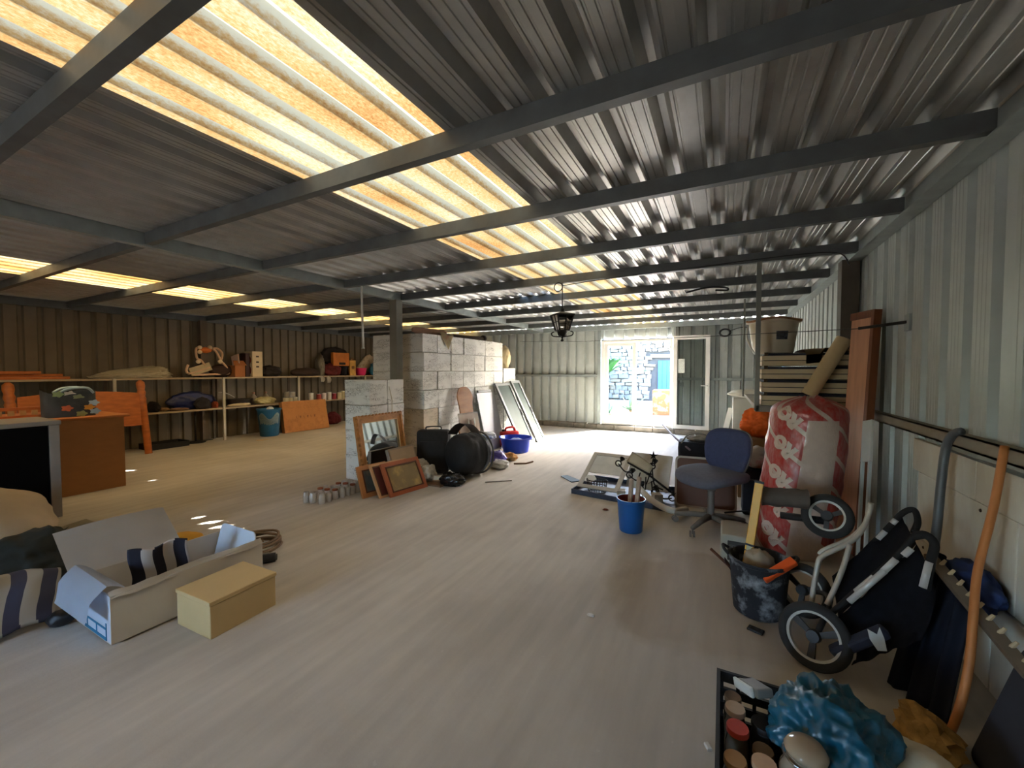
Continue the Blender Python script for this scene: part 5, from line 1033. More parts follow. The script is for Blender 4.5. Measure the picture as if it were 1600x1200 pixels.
# ---- cluster of jars and glasses on the floor
cl = mat('clear glass ware', (216, 210, 200), 0.08, 0, 0.1, 9, trans=0.25, spec=0.7); rust = mat('rusty lid', (140, 78, 48), 0.6, 0.3, 0.3, 20)
random.seed(5); n_ = 0; spots = []
for r_ in range(3):
    for c_ in range(8):
        p = Vector((-3.93 + 0.10 * r_, 2.78 + 0.082 * c_ + 0.02 * r_, 0)) + Vector((random.uniform(-0.012, 0.012), random.uniform(-0.008, 0.008), 0)); spots.append((r_, c_, p))
jp = {}
for r_, c_, p in spots:
    kind = (r_ * 3 + c_) % 3
    lab = ('clear jar', 'glass tumbler', 'rusty-lidded jar')[kind] + ' on the floor, %s row of the glassware, %s from its left end' % (('back', 'middle', 'front')[r_], ['first', 'second', 'third', 'fourth', 'fifth', 'sixth', 'seventh', 'eighth'][c_])
    if kind in jp: dup(jp[kind], p, random.uniform(0, 6), lab, 'glassware on the floor'); continue
    t = thing('glass_jar', lab, 'jar', p, 0, 'glassware on the floor'); jp[kind] = t
    r, h = ((0.034, 0.11), (0.033, 0.09), (0.032, 0.10))[kind]; bm = new()
    lathe(bm, [(0.0, 0), (r * 0.9, 0), (r, 0.01), (r, h * 0.75), (r * 0.8, h * 0.88), (r * 0.82, h), (r * 0.76, h), (r * 0.74, h * 0.88), (r * 0.92, h * 0.74), (r * 0.9, 0.014), (0.0, 0.012)] if kind != 1 else [(0.0, 0), (r * 0.75, 0), (r, h), (r * 0.93, h), (r * 0.68, 0.012), (0.0, 0.012)], Matrix.Translation(p), 14); obj('glass_body', bm, cl, t, smooth=40)
    if kind == 2: bm = new(); lathe(bm, [(r * 0.9, h - 0.004), (r * 0.92, h + 0.012), (r * 0.3, h + 0.014)], Matrix.Translation(p), 14, cap0=True, cap1=True); obj('lid', bm, rust, t, smooth=40)
random.seed(12)
# ---- suitcase, black bags, shoes
t = thing('trolley_case', 'black soft-sided trolley suitcase standing on edge beside the tall carton pile', 'suitcase', (-3.45, 4.5, 0))
Mk = Matrix.Translation((-3.52, 4.42, 0)) @ RZ(math.radians(28)); bm = new(); box(bm, (0, 0, 0.30), (0.44, 0.20, 0.58), None, 0.04); bmesh.ops.transform(bm, matrix=Mk, verts=bm.verts[:]); obj('case_shell', bm, mat('black suitcase fabric', (36, 34, 33), 0.85, 0, 0.15, 20), t, smooth=30)
bm = new(); box(bm, (0.0, -0.105, 0.26), (0.34, 0.03, 0.38), None, 0.014); bmesh.ops.transform(bm, matrix=Mk, verts=bm.verts[:]); obj('front_pocket', bm, MATS['black suitcase fabric'], t, smooth=30)
bm = new(); tube(bm, smoothpts([Mk @ Vector(p) for p in ((-0.10, 0, 0.585), (-0.09, 0, 0.63), (0.09, 0, 0.63), (0.10, 0, 0.585))], 5), 0.01, 6); obj('handle', bm, black_pl, t, smooth=True)
t = thing('black_holdall', 'big black drum-shaped holdall with a wide strap, in front of the suitcase', 'bag', (-2.98, 4.5, 0))
blk = mat('black holdall cloth', (30, 29, 30), 0.7, 0, 0.25, 12, 0.3, 30)
A, B = Vector((-3.06, 4.25, 0.31)), Vector((-2.93, 4.72, 0.29)); d = B - A; Mh = Matrix.Translation(A) @ d.to_track_quat('Z', 'Y').to_matrix().to_4x4(); L_ = d.length
bm = new(); NU, NV = 40, 24
R = [[bm.verts.new(Mh @ Vector(((0.27 + 0.02 * noise.noise(Vector((math.cos(a) * 2, math.sin(a) * 2, j * 0.3)))) * s * math.cos(a), (0.27 + 0.02 * noise.noise(Vector((math.cos(a) * 2, 5 + math.sin(a) * 2, j * 0.3)))) * s * math.sin(a), L_ * j / NV))) for a in [2 * PI * k / NU for k in range(NU)]] for j in range(NV + 1) for s in [1 - 0.28 * abs(2 * j / NV - 1) ** 4]]
for a_, b_ in zip(R, R[1:]):
    for k in range(NU): bm.faces.new((a_[k], a_[(k + 1) % NU], b_[(k + 1) % NU], b_[k]))
bm.faces.new(R[0][::-1]); bm.faces.new(R[-1])
for v in bm.verts: v.co.z = max(v.co.z, 0.004)
obj('holdall_body', bm, blk, t, smooth=50)
bm = new(); surf(bm, lambda u, v: Vector((-3.20 + 0.34 * u + 0.06 * v, 4.30 + 0.06 * u + 0.13 * v, 0.47 + 0.25 * math.sin(PI * (0.10 + 0.75 * u)) ** 0.8 - 0.02 * v)), 16, 4, 0.012); obj('wide_strap', bm, mat('dark brown strap', (52, 42, 40), 0.7, 0, 0.1, 8), t, smooth=True)
for s in (0.72, 0.9):
    bm = new(); tube(bm, [Mh @ Vector((0.276 * math.cos(a), 0.276 * math.sin(a), L_ * s)) for a in [2 * PI * k / 36 for k in range(36)]], 0.012, 6, True)
    for v in bm.verts: v.co.z = max(v.co.z, 0.004)
    obj('piping', bm, mat('grey piping', (72, 70, 70), 0.6), t, smooth=True)
bm = new(); blob(bm, (-2.92, 4.02, 0.07), (0.14, 0.11, 0.08), 4, 0.3, 2, 4, 0.002, 0.4); obj('bin_liner', bm, mat('glossy black bin liner', (22, 22, 24), 0.25, 0, 0.2, 8), smooth=True, label='small glossy black bin liner on the floor in front of the holdall', cat='bag')
cream = mat('cream leather', (206, 194, 166), 0.6, 0, 0.12, 8)
for k, (p, s, m_, lab, c) in enumerate((((-3.28, 3.98, 0.10), (0.09, 0.12, 0.11), mat('spotted cloth', (190, 184, 168), 0.8, 0, 0.1, 8, dirt=(40, 48, 46), damt=1.0, dscale=9), 'cream cloth bag with dark spots by the foot of the suitcase', 'bag'), ((-3.44, 3.98, 0.09), (0.08, 0.10, 0.09), mat('dark green cloth', (30, 56, 44), 0.8, 0, 0.2, 8), 'dark green cloth bundle beside the spotted bag', 'cloth'), ((-3.58, 4.20, 0.12), (0.10, 0.12, 0.09), mat('white towel', (196, 190, 178), 0.9, 0, 0.15, 10), 'white crumpled towel between the mirror and the suitcase', 'cloth'))):
    bm = new(); blob(bm, p, s, 50 + k, 0.25, 1.8, 4, 0.002, 0.3); obj(('spotted_bag', 'green_cloth', 'white_towel')[k], bm, m_, smooth=True, label=lab, cat=c)
t = thing('shoe', 'cream low shoe on a board in front of the suitcase', 'shoe', (-3.05, 3.98, 0.03))
Ms = Matrix.Translation((-3.12, 4.05, 0.028)) @ RZ(math.radians(-60))
bm = new(); loft(bm, [[(0.042 * math.cos(a) * (1 - 0.25 * (1 + math.sin(a)) / 2), 0.14 * math.sin(a), z) for a in [2 * PI * k / 20 for k in range(20)]] for z in (0.0, 0.016)], Ms); obj('sole', bm, mat('tan sole', (160, 124, 84), 0.7), t)
bm = new(); loft(bm, [[(0.040 * s * math.cos(a), 0.136 * math.sin(a) * s + o, z + 0.02 * max(0, -math.sin(a)) * e) for a in [2 * PI * k / 20 for k in range(20)]] for z, s, o, e in ((0.016, 1, 0, 0), (0.04, 0.95, -0.005, 0.6), (0.06, 0.75, -0.03, 1.0))], Ms, False); obj('upper', bm, cream, t, smooth=True)
bm = new(); bb(bm, -3.28, -2.98, 3.86, 4.22, 0.002, 0.024, 0.003); obj('plank', bm, mat('brown plank', (122, 92, 66), 0.7, 0, 0.2, 4, stretch=(6, 1, 1)), label='short brown plank on the floor under the cream shoe', cat='plank')
# ---- wooden guitar-shaped chair seat in clear wrap, white panel, shutters
M, w, h = plane3((-3.60, 5.22, 0.003), (-3.52, 5.72, 0.003), (-3.82, 5.24, 1.12)); t = thing('plywood_panel', 'waisted brown plywood panel in cloudy plastic wrap leaning on the tall carton pile', 'panel', (-3.58, 5.47, 0))
shape = smoothpts([(0.02, 0), (w - 0.02, 0), (w, 0.25 * h), (w * 0.97, 0.45 * h), (w * 0.80, 0.58 * h), (w * 0.80, 0.75 * h), (w * 0.85, 0.88 * h), (w * 0.68, h), (w * 0.32, h), (w * 0.16, 0.88 * h), (w * 0.18, 0.75 * h), (w * 0.18, 0.6 * h), (0.02, 0.45 * h), (0.0, 0.25 * h), (0.02, 0)] and [Vector((a, b_, 0)) for a, b_ in ((0.02, 0), (w - 0.02, 0), (w, 0.25 * h), (w * 0.97, 0.45 * h), (w * 0.80, 0.58 * h), (w * 0.80, 0.75 * h), (w * 0.85, 0.88 * h), (w * 0.68, h), (w * 0.32, h), (w * 0.16, 0.88 * h), (w * 0.18, 0.75 * h), (w * 0.18, 0.6 * h), (0.02, 0.45 * h), (0.0, 0.25 * h))], 3)
bm = new(); prism(bm, [(p.x, p.y) for p in shape], 0.02, M); obj('plywood', bm, mat('warm plywood', (150, 104, 66), 0.5, 0, 0.2, 3, stretch=(4, 1, 4)), t)
bm = new(); surf(bm, lambda u, v: M @ Vector(((0.03 + 0.94 * u) * w, 0.02 + v * h * 0.62, 0.028 + 0.02 * abs(noise.noise(Vector((u * 5, v * 5, 2)))))), 18, 18, 0.002); obj('plastic_wrap', bm, mat('cloudy wrap', (214, 206, 194), 0.3, 0, 0.05, 8, alpha=0.42), t, smooth=True)
for k in range(2):
    bm = new(); q = M @ Vector((w * (0.42 + 0.28 * k), h * 0.30, 0.05)); bar(bm, q, M @ Vector((w * (0.44 + 0.27 * k), h * 0.55, 0.05)), 0.035, 0.014, 1.2, 0.004); obj('white_strap', bm, white_pl, t)
M, w, h = plane3((-3.60, 5.98, 0.003), (-3.60, 6.60, 0.003), (-3.83, 5.98, 1.0)); t = thing('white_sheet', 'large plain white panel with a dark top bar leaning on the tall carton pile', 'panel', (-3.55, 6.47, 0))
bm = new(); prism(bm, [(0, 0), (w, 0), (w, h), (0, h)], 0.012, M); obj('panel_face', bm, mat('plain white sheet', (158, 162, 168), 0.5, 0, 0.03, 4), t)
bm = new(); prism(bm, [(0.06, h + 0.01), (w * 0.8, h + 0.01), (w * 0.8, h + 0.05), (0.06, h + 0.05)], 0.02, M); obj('dark_bar', bm, mat('dark grey bar', (88, 86, 84), 0.5), t)
glass_g = mat('greenish frosted glass', (52, 66, 60), 0.5, 0, 0.15, 3, spec=0.1)
for k, (bl, br, tl, lab) in enumerate((((-3.24, 6.62, 0.003), (-3.24, 7.20, 0.003), (-3.815, 6.72, 1.16), 'glazed sliding window leaning on the pile, nearer of two'), ((-3.20, 7.22, 0.003), (-3.20, 7.60, 0.003), (-3.80, 7.24, 1.20), 'glazed sliding window leaning on the pile, farther of two'))):
    M, w, h = plane3(bl, br, tl); t = thing('window_sash', lab, 'window', bl, 0, 'sliding windows leaning on the pile')
    bm = new(); frame(bm, w, h, 0.055, 0.035, M, -0.03); obj('aluminium_frame', bm, mat('grey aluminium', (104, 106, 104), 0.5, 0.2, 0.08, 6), t)
    bm = new(); prism(bm, [(0.05, 0.05), (w - 0.05, 0.05), (w - 0.05, h - 0.05), (0.05, h - 0.05)], 0.006, M, -0.015); obj('frosted_pane', bm, glass_g, t)
    bm = new(); bar(bm, M @ Vector((w - 0.028, h * 0.45, 0.012)), M @ Vector((w - 0.028, h * 0.55, 0.012)), 0.02, 0.012); obj('catch', bm, black_pl, t)
t = thing('fuel_can', 'red plastic fuel can behind the blue basin', 'can', (-3.50, 6.50, 0))
red_pl = mat('red can plastic', (196, 40, 38), 0.4, 0, 0.08, 6)
Mj = Matrix.Translation((-3.46, 6.53, 0)) @ RZ(math.radians(55)); bm = new(); box(bm, (0, 0, 0.15), (0.34, 0.17, 0.30), None, 0.035); bmesh.ops.transform(bm, matrix=Mj, verts=bm.verts[:]); obj('can_body', bm, red_pl, t, smooth=35)
bm = new(); tube(bm, smoothpts([Mj @ Vector(p) for p in ((-0.08, 0, 0.29), (-0.06, 0, 0.355), (0.09, 0, 0.36), (0.12, 0, 0.29))], 5), 0.02, 8); obj('handle', bm, red_pl, t, smooth=True)
bm = new(); lathe(bm, [(0.026, 0.295), (0.026, 0.33), (0.022, 0.335)], Mj @ TR(-0.12, 0, 0), 14, cap1=True); obj('screw_cap', bm, black_pl, t, smooth=40)
t = thing('blue_basin', 'large bright blue plastic wash basin on the floor', 'basin', (-3.17, 6.22, 0))
bm = new(); lathe(bm, [(0.0, 0.0), (0.20, 0), (0.215, 0.01), (0.265, 0.235), (0.285, 0.24), (0.29, 0.255), (0.27, 0.258), (0.255, 0.235), (0.205, 0.02), (0.0, 0.012)], TR(-3.17, 6.22, 0), 40); obj('basin_shell', bm, mat('cobalt plastic', (14, 62, 196), 0.3, 0, 0.05, 5), t, smooth=40)
for s in (-1, 1):
    bm = new(); tube(bm, smoothpts([(-3.17 + s * 0.272, 6.17, 0.242), (-3.17 + s * 0.305, 6.19, 0.246), (-3.17 + s * 0.305, 6.25, 0.246), (-3.17 + s * 0.272, 6.27, 0.242)], 4), 0.009, 6); obj('grip', bm, MATS['cobalt plastic'], t, smooth=True)
bm = new(); blob(bm, (-3.16, 6.24, 0.14), (0.13, 0.12, 0.09), 31, 0.2, 1.8, 3, 0.03, 0.3); obj('rag', bm, mat('pale blue rag', (176, 200, 224), 0.8), smooth=True, label='pale crumpled rag inside the blue basin', cat='cloth')
for k, (nm, p, s, m_, lab, c) in enumerate((
    ('blue_packet', (-3.54, 5.82, 0.31), (0.17, 0.13, 0.06), mat('blue and white packet', (206, 214, 222), 0.4, 0, 0.1, 8, dirt=(30, 96, 190), damt=1.0, dscale=5), 'blue and white plastic packet behind the black holdall', 'packet'),
    ('grey_bag', (-3.58, 5.80, 0.12), (0.16, 0.13, 0.13), mat('grey bag', (150, 148, 146), 0.6, 0, 0.15, 8), 'grey bag under the blue and white packet', 'bag'),
    ('violet_bag', (-2.98, 5.25, 0.09), (0.12, 0.10, 0.10), mat('violet bag', (92, 84, 176), 0.4, 0, 0.2, 8, dirt=(200, 196, 210), damt=0.8, dscale=6), 'violet and white plastic bag right of the holdall', 'bag'),
    ('clear_bag', (-2.82, 5.05, 0.06), (0.12, 0.12, 0.06), mat('whitish bag', (196, 196, 194), 0.3, 0, 0.15, 12), 'whitish clear plastic bag on the floor in front of the violet bag', 'bag'),
    ('orange_rag', (-2.92, 5.55, 0.06), (0.10, 0.10, 0.06), mat('mixed orange rag', (190, 140, 84), 0.85, 0, 0.3, 9, dirt=(60, 110, 84), damt=0.9, dscale=7), 'orange and green rag on the floor below the blue basin', 'cloth'))):
    bm = new(); blob(bm, p, s, 70 + k, 0.28, 1.8, 4, 0.002 if p[2] < 0.2 else 0.24, 0.35); obj(nm, bm, m_, smooth=True, label=lab, cat=c)
bm = new(); prism(bm, [(0, 0), (0.3, 0.02), (0.25, 0.3)], 0.004, plane3((-3.50, 6.26, 0.003), (-3.42, 6.56, 0.003), (-3.62, 6.3, 0.42))[0]); obj('patterned_card', bm, mat('patterned card', (150, 150, 150), 0.6, 0, 0.8, 30), label='grey patterned card leaning in front of the white panel', cat='card')
bm = new(); tube(bm, [(-2.76, 5.35, 0.012), (-2.6, 5.45, 0.012), (-2.56, 5.60, 0.014)], 0.012, 6); obj('short_stick', bm, mat('brown short stick', (104, 78, 58), 0.8), label='short brown stick on the floor in front of the blue basin', cat='stick')
bm = new(); tube(bm, [(-2.62, 4.30, 0.008), (-2.36, 4.52, 0.008)], 0.006, 6); obj('thin_rod', bm, mat('thin grey rod', (110, 104, 96), 0.6), label='thin rod lying flat on the floor right of the bin liner', cat='rod')

# ================================================================== LEFT: shelf along the wall
SXF, SXB, SZ1, SZ0 = -8.95, -9.33, 1.27, 0.655
t = thing('long_shelf', 'long two-tier board shelf on thin posts along the left wall', 'shelf', (-9.14, 4.5, 0))
shelf_m = mat('dusty shelf board', (178, 160, 136), 0.8, 0, 0.12, 3)
ys = [-1.0, 1.25, 2.9, 4.55, 6.18, 8.2, 9.4]
for z in (SZ1, SZ0):
    for a_, b_ in zip(ys, ys[1:]):
        bm = new(); bb(bm, SXB, SXF, a_ + 0.003, b_ - 0.003, z - 0.03, z, 0.002); obj('shelf_board', bm, shelf_m, t)
for y in ys[1:-1]:
    bm = new(); bb(bm, SXF, SXF + 0.035, y - 0.02, y + 0.02, 0, SZ1 - 0.001); obj('post', bm, mat('pale post', (190, 182, 166), 0.6, 0.1, 0.08, 5), t)
    bm = new(); bb(bm, SXB + 0.005, SXB + 0.03, y - 0.02, y + 0.02, 0, SZ1 - 0.031); obj('post', bm, mat('dark post', (86, 76, 64), 0.7), t)
SX = -9.13
def ysp(x0, x1, y=590): return XP(x0, y, SX).y, XP(x1, y, SX).y
def hz(py, x=300): return XP(x, py, SX).z
oran = mat('orange stained wood', (184, 104, 50), 0.45, 0, 0.18, 2.5, stretch=(3, 3, 9))
t0 = None
for k, (x0, x1, z0, xo) in enumerate(((-30, 104, SZ1, -9.08), (-30, 96, SZ1 + 0.042, -9.16), (-20, 60, SZ1 + 0.084, -9.1))):
    y0, y1 = ysp(max(x0, -30), x1); bm = new(); bb(bm, xo - 0.11, xo + 0.1, y0, y1, z0 + 0.001, z0 + 0.04, 0.004)
    obj('bed_slat_board', bm, oran, label='orange stained board flat on the top shelf, %s of three' % ('lowest', 'middle', 'uppermost')[k], cat='board', group='orange boards on the top shelf')
bm = new(); y0, y1 = ysp(150, 262); blob(bm, (SX, (y0 + y1) / 2, SZ1 + 0.07), (0.17, (y1 - y0) / 2, 0.13), 77, 0.25, 1.6, 5, SZ1 + 0.002, 0.45)
for v in bm.verts:
    f_ = (v.co.y - y0) / (y1 - y0); v.co.z = SZ1 + 0.002 + (v.co.z - SZ1) * (0.45 + 0.75 * min(1, max(0, f_)))
obj('tarpaulin', bm, mat('grey-beige tarpaulin', (176, 166, 142), 0.75, 0, 0.12, 8, 0.3, 14), smooth=True, label='crumpled grey-beige tarpaulin on the top shelf', cat='tarp')
# orange and white kick-wheel walker (a toy frame of bent tubes)
y0, y1 = ysp(292, 360); yc = (y0 + y1) / 2; t = thing('baby_walker', 'orange and white tubular baby walker frame on the top shelf', 'walker', (SX, yc, SZ1))
pale_t = mat('pale tubing', (214, 176, 142), 0.5, 0, 0.08, 6)
def ST_(px, py, dx=0.0): p = XP(px, py, SX + dx); return p
for pts in (((293, 583), (291, 578), (294, 570)), ((294, 584), (310, 580), (328, 574)), ((320, 571), (314, 563), (308, 560), (306, 548), (308, 543)), ((345, 563), (338, 550), (333, 545), (340, 545), (347, 552), (346, 562)), ((345, 565), (352, 571), (357, 581), (355, 584), (330, 585), (300, 586))):
    bm = new(); tube(bm, smoothpts([ST_(*p) for p in pts], 5), 0.022, 8); obj('bent_tube', bm, pale_t, t, smooth=True)
bm = new(); bar(bm, ST_(297, 582), ST_(329, 572), 0.16, 0.03, 1.5); obj('foot_board', bm, mat('beige foot board', (186, 168, 130), 0.6), t)
for p in ((312, 543), (328, 543), (312, 550), (310, 565), (344, 565)):
    bm = new(); lathe(bm, [(0.0, -0.03), (0.035, -0.025), (0.042, 0), (0.035, 0.025), (0.0, 0.03)], Matrix.Translation(ST_(*p, 0.04)) @ Matrix.Rotation(PI / 2, 4, 'Y'), 12); obj('joint_cap', bm, mat('cream cap', (220, 200, 164), 0.5), t, smooth=True)
bm = new(); blob(bm, ST_(321, 547), (0.08, 0.11, 0.06), 5, 0.15, 2, 3); obj('orange_saddle', bm, mat('orange saddle', (216, 118, 46), 0.5, 0, 0.1, 8), t, smooth=True)
bm = new(); q = ST_(345, 577, -0.08); blob(bm, (q.x, q.y, SZ1 + 0.13), (0.12, 0.22, 0.13), 6, 0.1, 1.5, 4, SZ1 + 0.002); obj('dark_seat', bm, mat('dark brown seat', (58, 38, 30), 0.8), t, smooth=True)
def shelf_carton(name, x0, x1, ytop, label, m, z=SZ1, xo=0.0, d=0.3, cat='box', lid=None):
    y0, y1 = ysp(x0, x1); h = max(0.05, XP((x0 + x1) / 2, ytop, SX + xo + d / 2).z - z); t = thing(name, label, cat, (SX + xo, (y0 + y1) / 2, z))
    bm = new(); bb(bm, SX + xo - d / 2, SX + xo + d / 2, y0, y1, z + 0.001, z + h, 0.006); obj('box_body', bm, m, t)
    return t, y0, y1, h
brown_c = mat('orange-brown carton', (166, 104, 58), 0.8, 0, 0.1, 6)
t, y0, y1, h = shelf_carton('small_carton', 362, 378, 571, 'small open orange-brown carton on the top shelf beside the walker frame', brown_c, d=0.26)
M, w, hh = plane3((SX + 0.13, y0 - 0.02, SZ1 + h), (SX + 0.13, y1 + 0.03, SZ1 + h), (SX + 0.05, y0, SZ1 + h + 0.10)); bm = new(); prism(bm, [(0, 0), (w, 0), (w * 0.9, hh), (w * 0.1, hh)], 0.006, M); obj('flap', bm, brown_c, t)
bm = new(); bar(bm, (SX - 0.02, (y0 + y1) / 2, SZ1 + h + 0.02), (SX - 0.06, (y0 + y1) / 2, SZ1 + h + 0.22), 0.27, 0.02, 1.55); obj('pale_card', bm, mat('pinkish card', (216, 190, 180), 0.7), t)
bm = new(); y0, y1 = ysp(380, 387); bb(bm, SX - 0.12, SX + 0.1, y0, y1, SZ1 + 0.001, hz(549), 0.01); obj('dark_case', bm, mat('dark maroon case', (56, 30, 30), 0.6), label='narrow dark maroon case behind the white box on the top shelf', cat='case')
t, y0, y1, h = shelf_carton('white_box', 388, 404, 549, 'tall cream box with red printed discs on its near side, top shelf', mat('cream printed box', (222, 202, 166), 0.6, 0, 0.06, 8), d=0.32)
for z_ in (0.14, 0.36):
    bm = new(); lathe(bm, [(0.10, 0), (0.10, 0.003)], Matrix.Translation((SX + 0.02, y0 - 0.001, SZ1 + z_)) @ Matrix.Rotation(PI / 2, 4, 'X'), 20, cap0=True, cap1=True); obj('red_disc', bm, mat('dull red print', (146, 44, 40), 0.6), t)
for z_ in (0.2, 0.3, 0.42):
    bm = new(); bb(bm, SX + 0.16, SX + 0.1615, (y0 + y1) / 2 - 0.03, (y0 + y1) / 2 + 0.03, SZ1 + z_, SZ1 + z_ + 0.035); obj('print_mark', bm, mat('dark print mark', (70, 58, 50), 0.6), t)
dark_bag = mat('dark bag cloth', (36, 30, 30), 0.8, 0, 0.25, 10)
def shelf_blob(name, x0, x1, ytop, label, m, cat, z=SZ1, seed=1, xo=0.0, d=0.16, amp=0.2, cr=0.3, sq=0.0):
    y0, y1 = ysp(x0, x1); h = max(0.05, XP((x0 + x1) / 2, ytop, SX + xo).z - z); bm = new()
    blob(bm, (SX + xo, (y0 + y1) / 2, z + h * 0.45), (d, (y1 - y0) / 2, h * 0.55), seed, amp, 1.7, 4, z + 0.002, cr); return obj(name, bm, m, smooth=True, label=label, cat=cat)
shelf_blob('helmet_bag', 407, 437, 572, 'rounded black bag on the top shelf right of the cream box', dark_bag, 'bag', seed=3)
shelf_blob('long_bag', 456, 498, 575, 'long dark brown bag on the top shelf left of the heap', mat('dark brown bag', (62, 48, 42), 0.85, 0, 0.15, 10), 'bag', seed=4, amp=0.1, cr=0.1)
shelf_blob('maroon_cloth', 505, 530, 568, 'dark maroon cloth at the bottom of the heap on the shelf end', mat('maroon cloth', (92, 30, 32), 0.85, 0, 0.5, 9), 'cloth', seed=5, xo=0.03, d=0.12)
shelf_blob('grey_plastic', 496, 506, 555, 'grey plastic bag at the left side of the heap on the shelf end', mat('grey plastic', (118, 112, 98), 0.5, 0, 0.3, 8), 'bag', seed=6, xo=-0.02, d=0.12)
shelf_blob('black_rucksack', 507, 548, 544, 'black rucksack crowning the heap on the shelf end', dark_bag, 'bag', z=1.58, seed=7, xo=-0.10, d=0.08)
t, y0, y1, h = shelf_carton('toolbox', 516, 541, 551, 'orange-brown plastic tool case lying askew in the heap on the shelf end', mat('orange tool case', (190, 112, 40), 0.5, 0, 0.2, 6), z=1.53, xo=0.08, d=0.10, cat='case')
bm = new(); bb(bm, SX + 0.16, SX + 0.165, (y0 + y1) / 2 - 0.1, (y0 + y1) / 2 + 0.1, 1.56, 1.62, 0.002); obj('catch', bm, black_pl, t)
shelf_blob('navy_bundle', 531, 541, 566, 'navy cloth bundle in the heap behind the yellow book', navy, 'cloth', seed=9, xo=-0.02, d=0.12)
t, y0, y1, h = shelf_carton('picture_book', 541, 550, 563, 'upright yellowish book standing in the heap on the shelf end', mat('yellowish book', (206, 160, 84), 0.6, 0, 0.25, 9), xo=0.13, d=0.05, cat='book')
bm = new(); bb(bm, SX + 0.156, SX + 0.159, y0 + 0.05, y1 - 0.05, SZ1 + 0.18, SZ1 + 0.26, 0.001); obj('cover_panel', bm, mat('book cover panel', (120, 84, 48), 0.6), t)
shelf_blob('striped_bundle', 550, 562, 562, 'brown and cream striped bundle behind the pink bowl', mat('striped bundle', (120, 80, 48), 0.85, 0, 0.3, 9, dirt=(206, 184, 140), damt=1, dscale=9, stretch=(1, 0.3, 3)), 'cloth', seed=10, xo=-0.14, d=0.05)
y0, y1 = ysp(552, 573); t = thing('pink_bowl', 'bright pink plastic bowl on the top shelf by the near end of the cartons', 'bowl', (SX + 0.05, (y0 + y1) / 2, SZ1))
bm = new(); rr = min((y1 - y0) / 2, 0.165); lathe(bm, [(0.0, 0), (rr * 0.7, 0), (rr * 0.75, 0.008), (rr, 0.20), (rr * 0.96, 0.20), (rr * 0.7, 0.015), (0, 0.012)], TR(SX + 0.03, (y0 + y1) / 2, SZ1 + 0.001), 28, 1.0); obj('bowl_shell', bm, mat('pink plastic', (226, 52, 120), 0.4, 0, 0.05, 6), t, smooth=40)
bm = new(); tube(bm, [(SX + 0.03 + rr * math.cos(a), (y0 + y1) / 2 + rr * math.sin(a), SZ1 + 0.20) for a in [2 * PI * k / 28 for k in range(28)]], 0.008, 6, True); obj('rim', bm, MATS['pink plastic'], t, smooth=True)
bm = new(); y0, y1 = ysp(563, 590); blob(bm, (SX - 0.155, (y0 + y1) / 2, 1.52), (0.03, (y1 - y0) / 2, 0.30), 12, 0.15, 1.4, 4, 1.30, 0.2)
for v in bm.verts: v.co.z = 1.28 + (v.co.z - 1.28) * (0.5 + 0.9 * (v.co.y - y0) / (y1 - y0))
obj('patterned_pillow', bm, mat('patterned pillowcase', (190, 176, 150), 0.85, 0, 0.12, 9, dirt=(120, 104, 80), damt=0.8, dscale=12), smooth=True, label='patterned beige pillow standing at the right end of the heap', cat='pillow')
shelf_blob('blue_bag', 575, 600, 566, 'blue plastic bag at the right end of the top shelf', mat('petrol blue bag', (40, 108, 140), 0.5, 0, 0.25, 8), 'bag', seed=14, xo=0.1, d=0.1)
t = thing('hanging_rag', 'pair of white rags hanging from the top shelf edge', 'cloth', (SXF + 0.02, XP(507, 590, SXF).y, 1.16))
for px, s in ((503, 1.0), (513, 1.2)):
    q = XP(px, 586, SXF); bm = new(); surf(bm, lambda u, v: (SXF + 0.012 + 0.015 * math.sin(u * 5 + v * 3), q.y - 0.07 + 0.14 * u * (0.5 + 0.5 * math.sin(PI * (0.2 + 0.8 * v))) + 0.03 * v, SZ1 - 0.002 - 0.15 * s * v), 8, 8, 0.004); obj('rag', bm, mat('white rag', (212, 206, 196), 0.85), t, smooth=True)
# lower tier
def low_blob(*a, **k): return shelf_blob(*a, z=SZ0, **k)
low_blob('black_pan', 230, 246, 628, 'black roasting pan pile at the left of the lower shelf', dark_bag, 'pan', seed=21)
low_blob('twine_coil', 247, 262, 637, 'tan coil of twine on the lower shelf', mat('tan twine', (150, 118, 80), 0.9, 0, 0.3, 30), 'twine', seed=22, d=0.1)
low_blob('tan_cloth', 262, 290, 638, 'tan crumpled cloth on the lower shelf edge', mat('tan cloth', (142, 112, 84), 0.9, 0, 0.2, 10), 'cloth', seed=23, xo=0.06, d=0.1)
low_blob('blue_sheet', 266, 336, 613, 'dark blue plastic sheet bundle filling the lower shelf', mat('dark blue plastic', (30, 38, 78), 0.3, 0, 0.3, 7), 'sheet', seed=24, d=0.12, xo=-0.05)
low_blob('black_bundle', 298, 322, 622, 'glossy black bundle in front of the dark blue sheet', dark_bag, 'bag', seed=25, xo=0.13, d=0.05)
low_blob('rust_tin', 326, 335, 628, 'rust-red tin bundle beside the shelf post', mat('rust-red tin', (140, 62, 34), 0.7), 'tin', seed=26, xo=0.1, d=0.08)
y0, y1 = ysp(345, 388, 630); yc = (y0 + y1) / 2; t = thing('metal_tub', 'dark metal pan with a curved handle on the lower shelf', 'pan', (SX, yc, SZ0))
bm = new(); lathe(bm, [(0.0, 0), (0.14, 0), (0.17, 0.15), (0.16, 0.15), (0.13, 0.012), (0, 0.01)], TR(SX - 0.01, yc + 0.1, SZ0 + 0.001), 22, 1.6); obj('pan_shell', bm, mat('dark metal', (50, 44, 42), 0.4, 0.5), t, smooth=40)
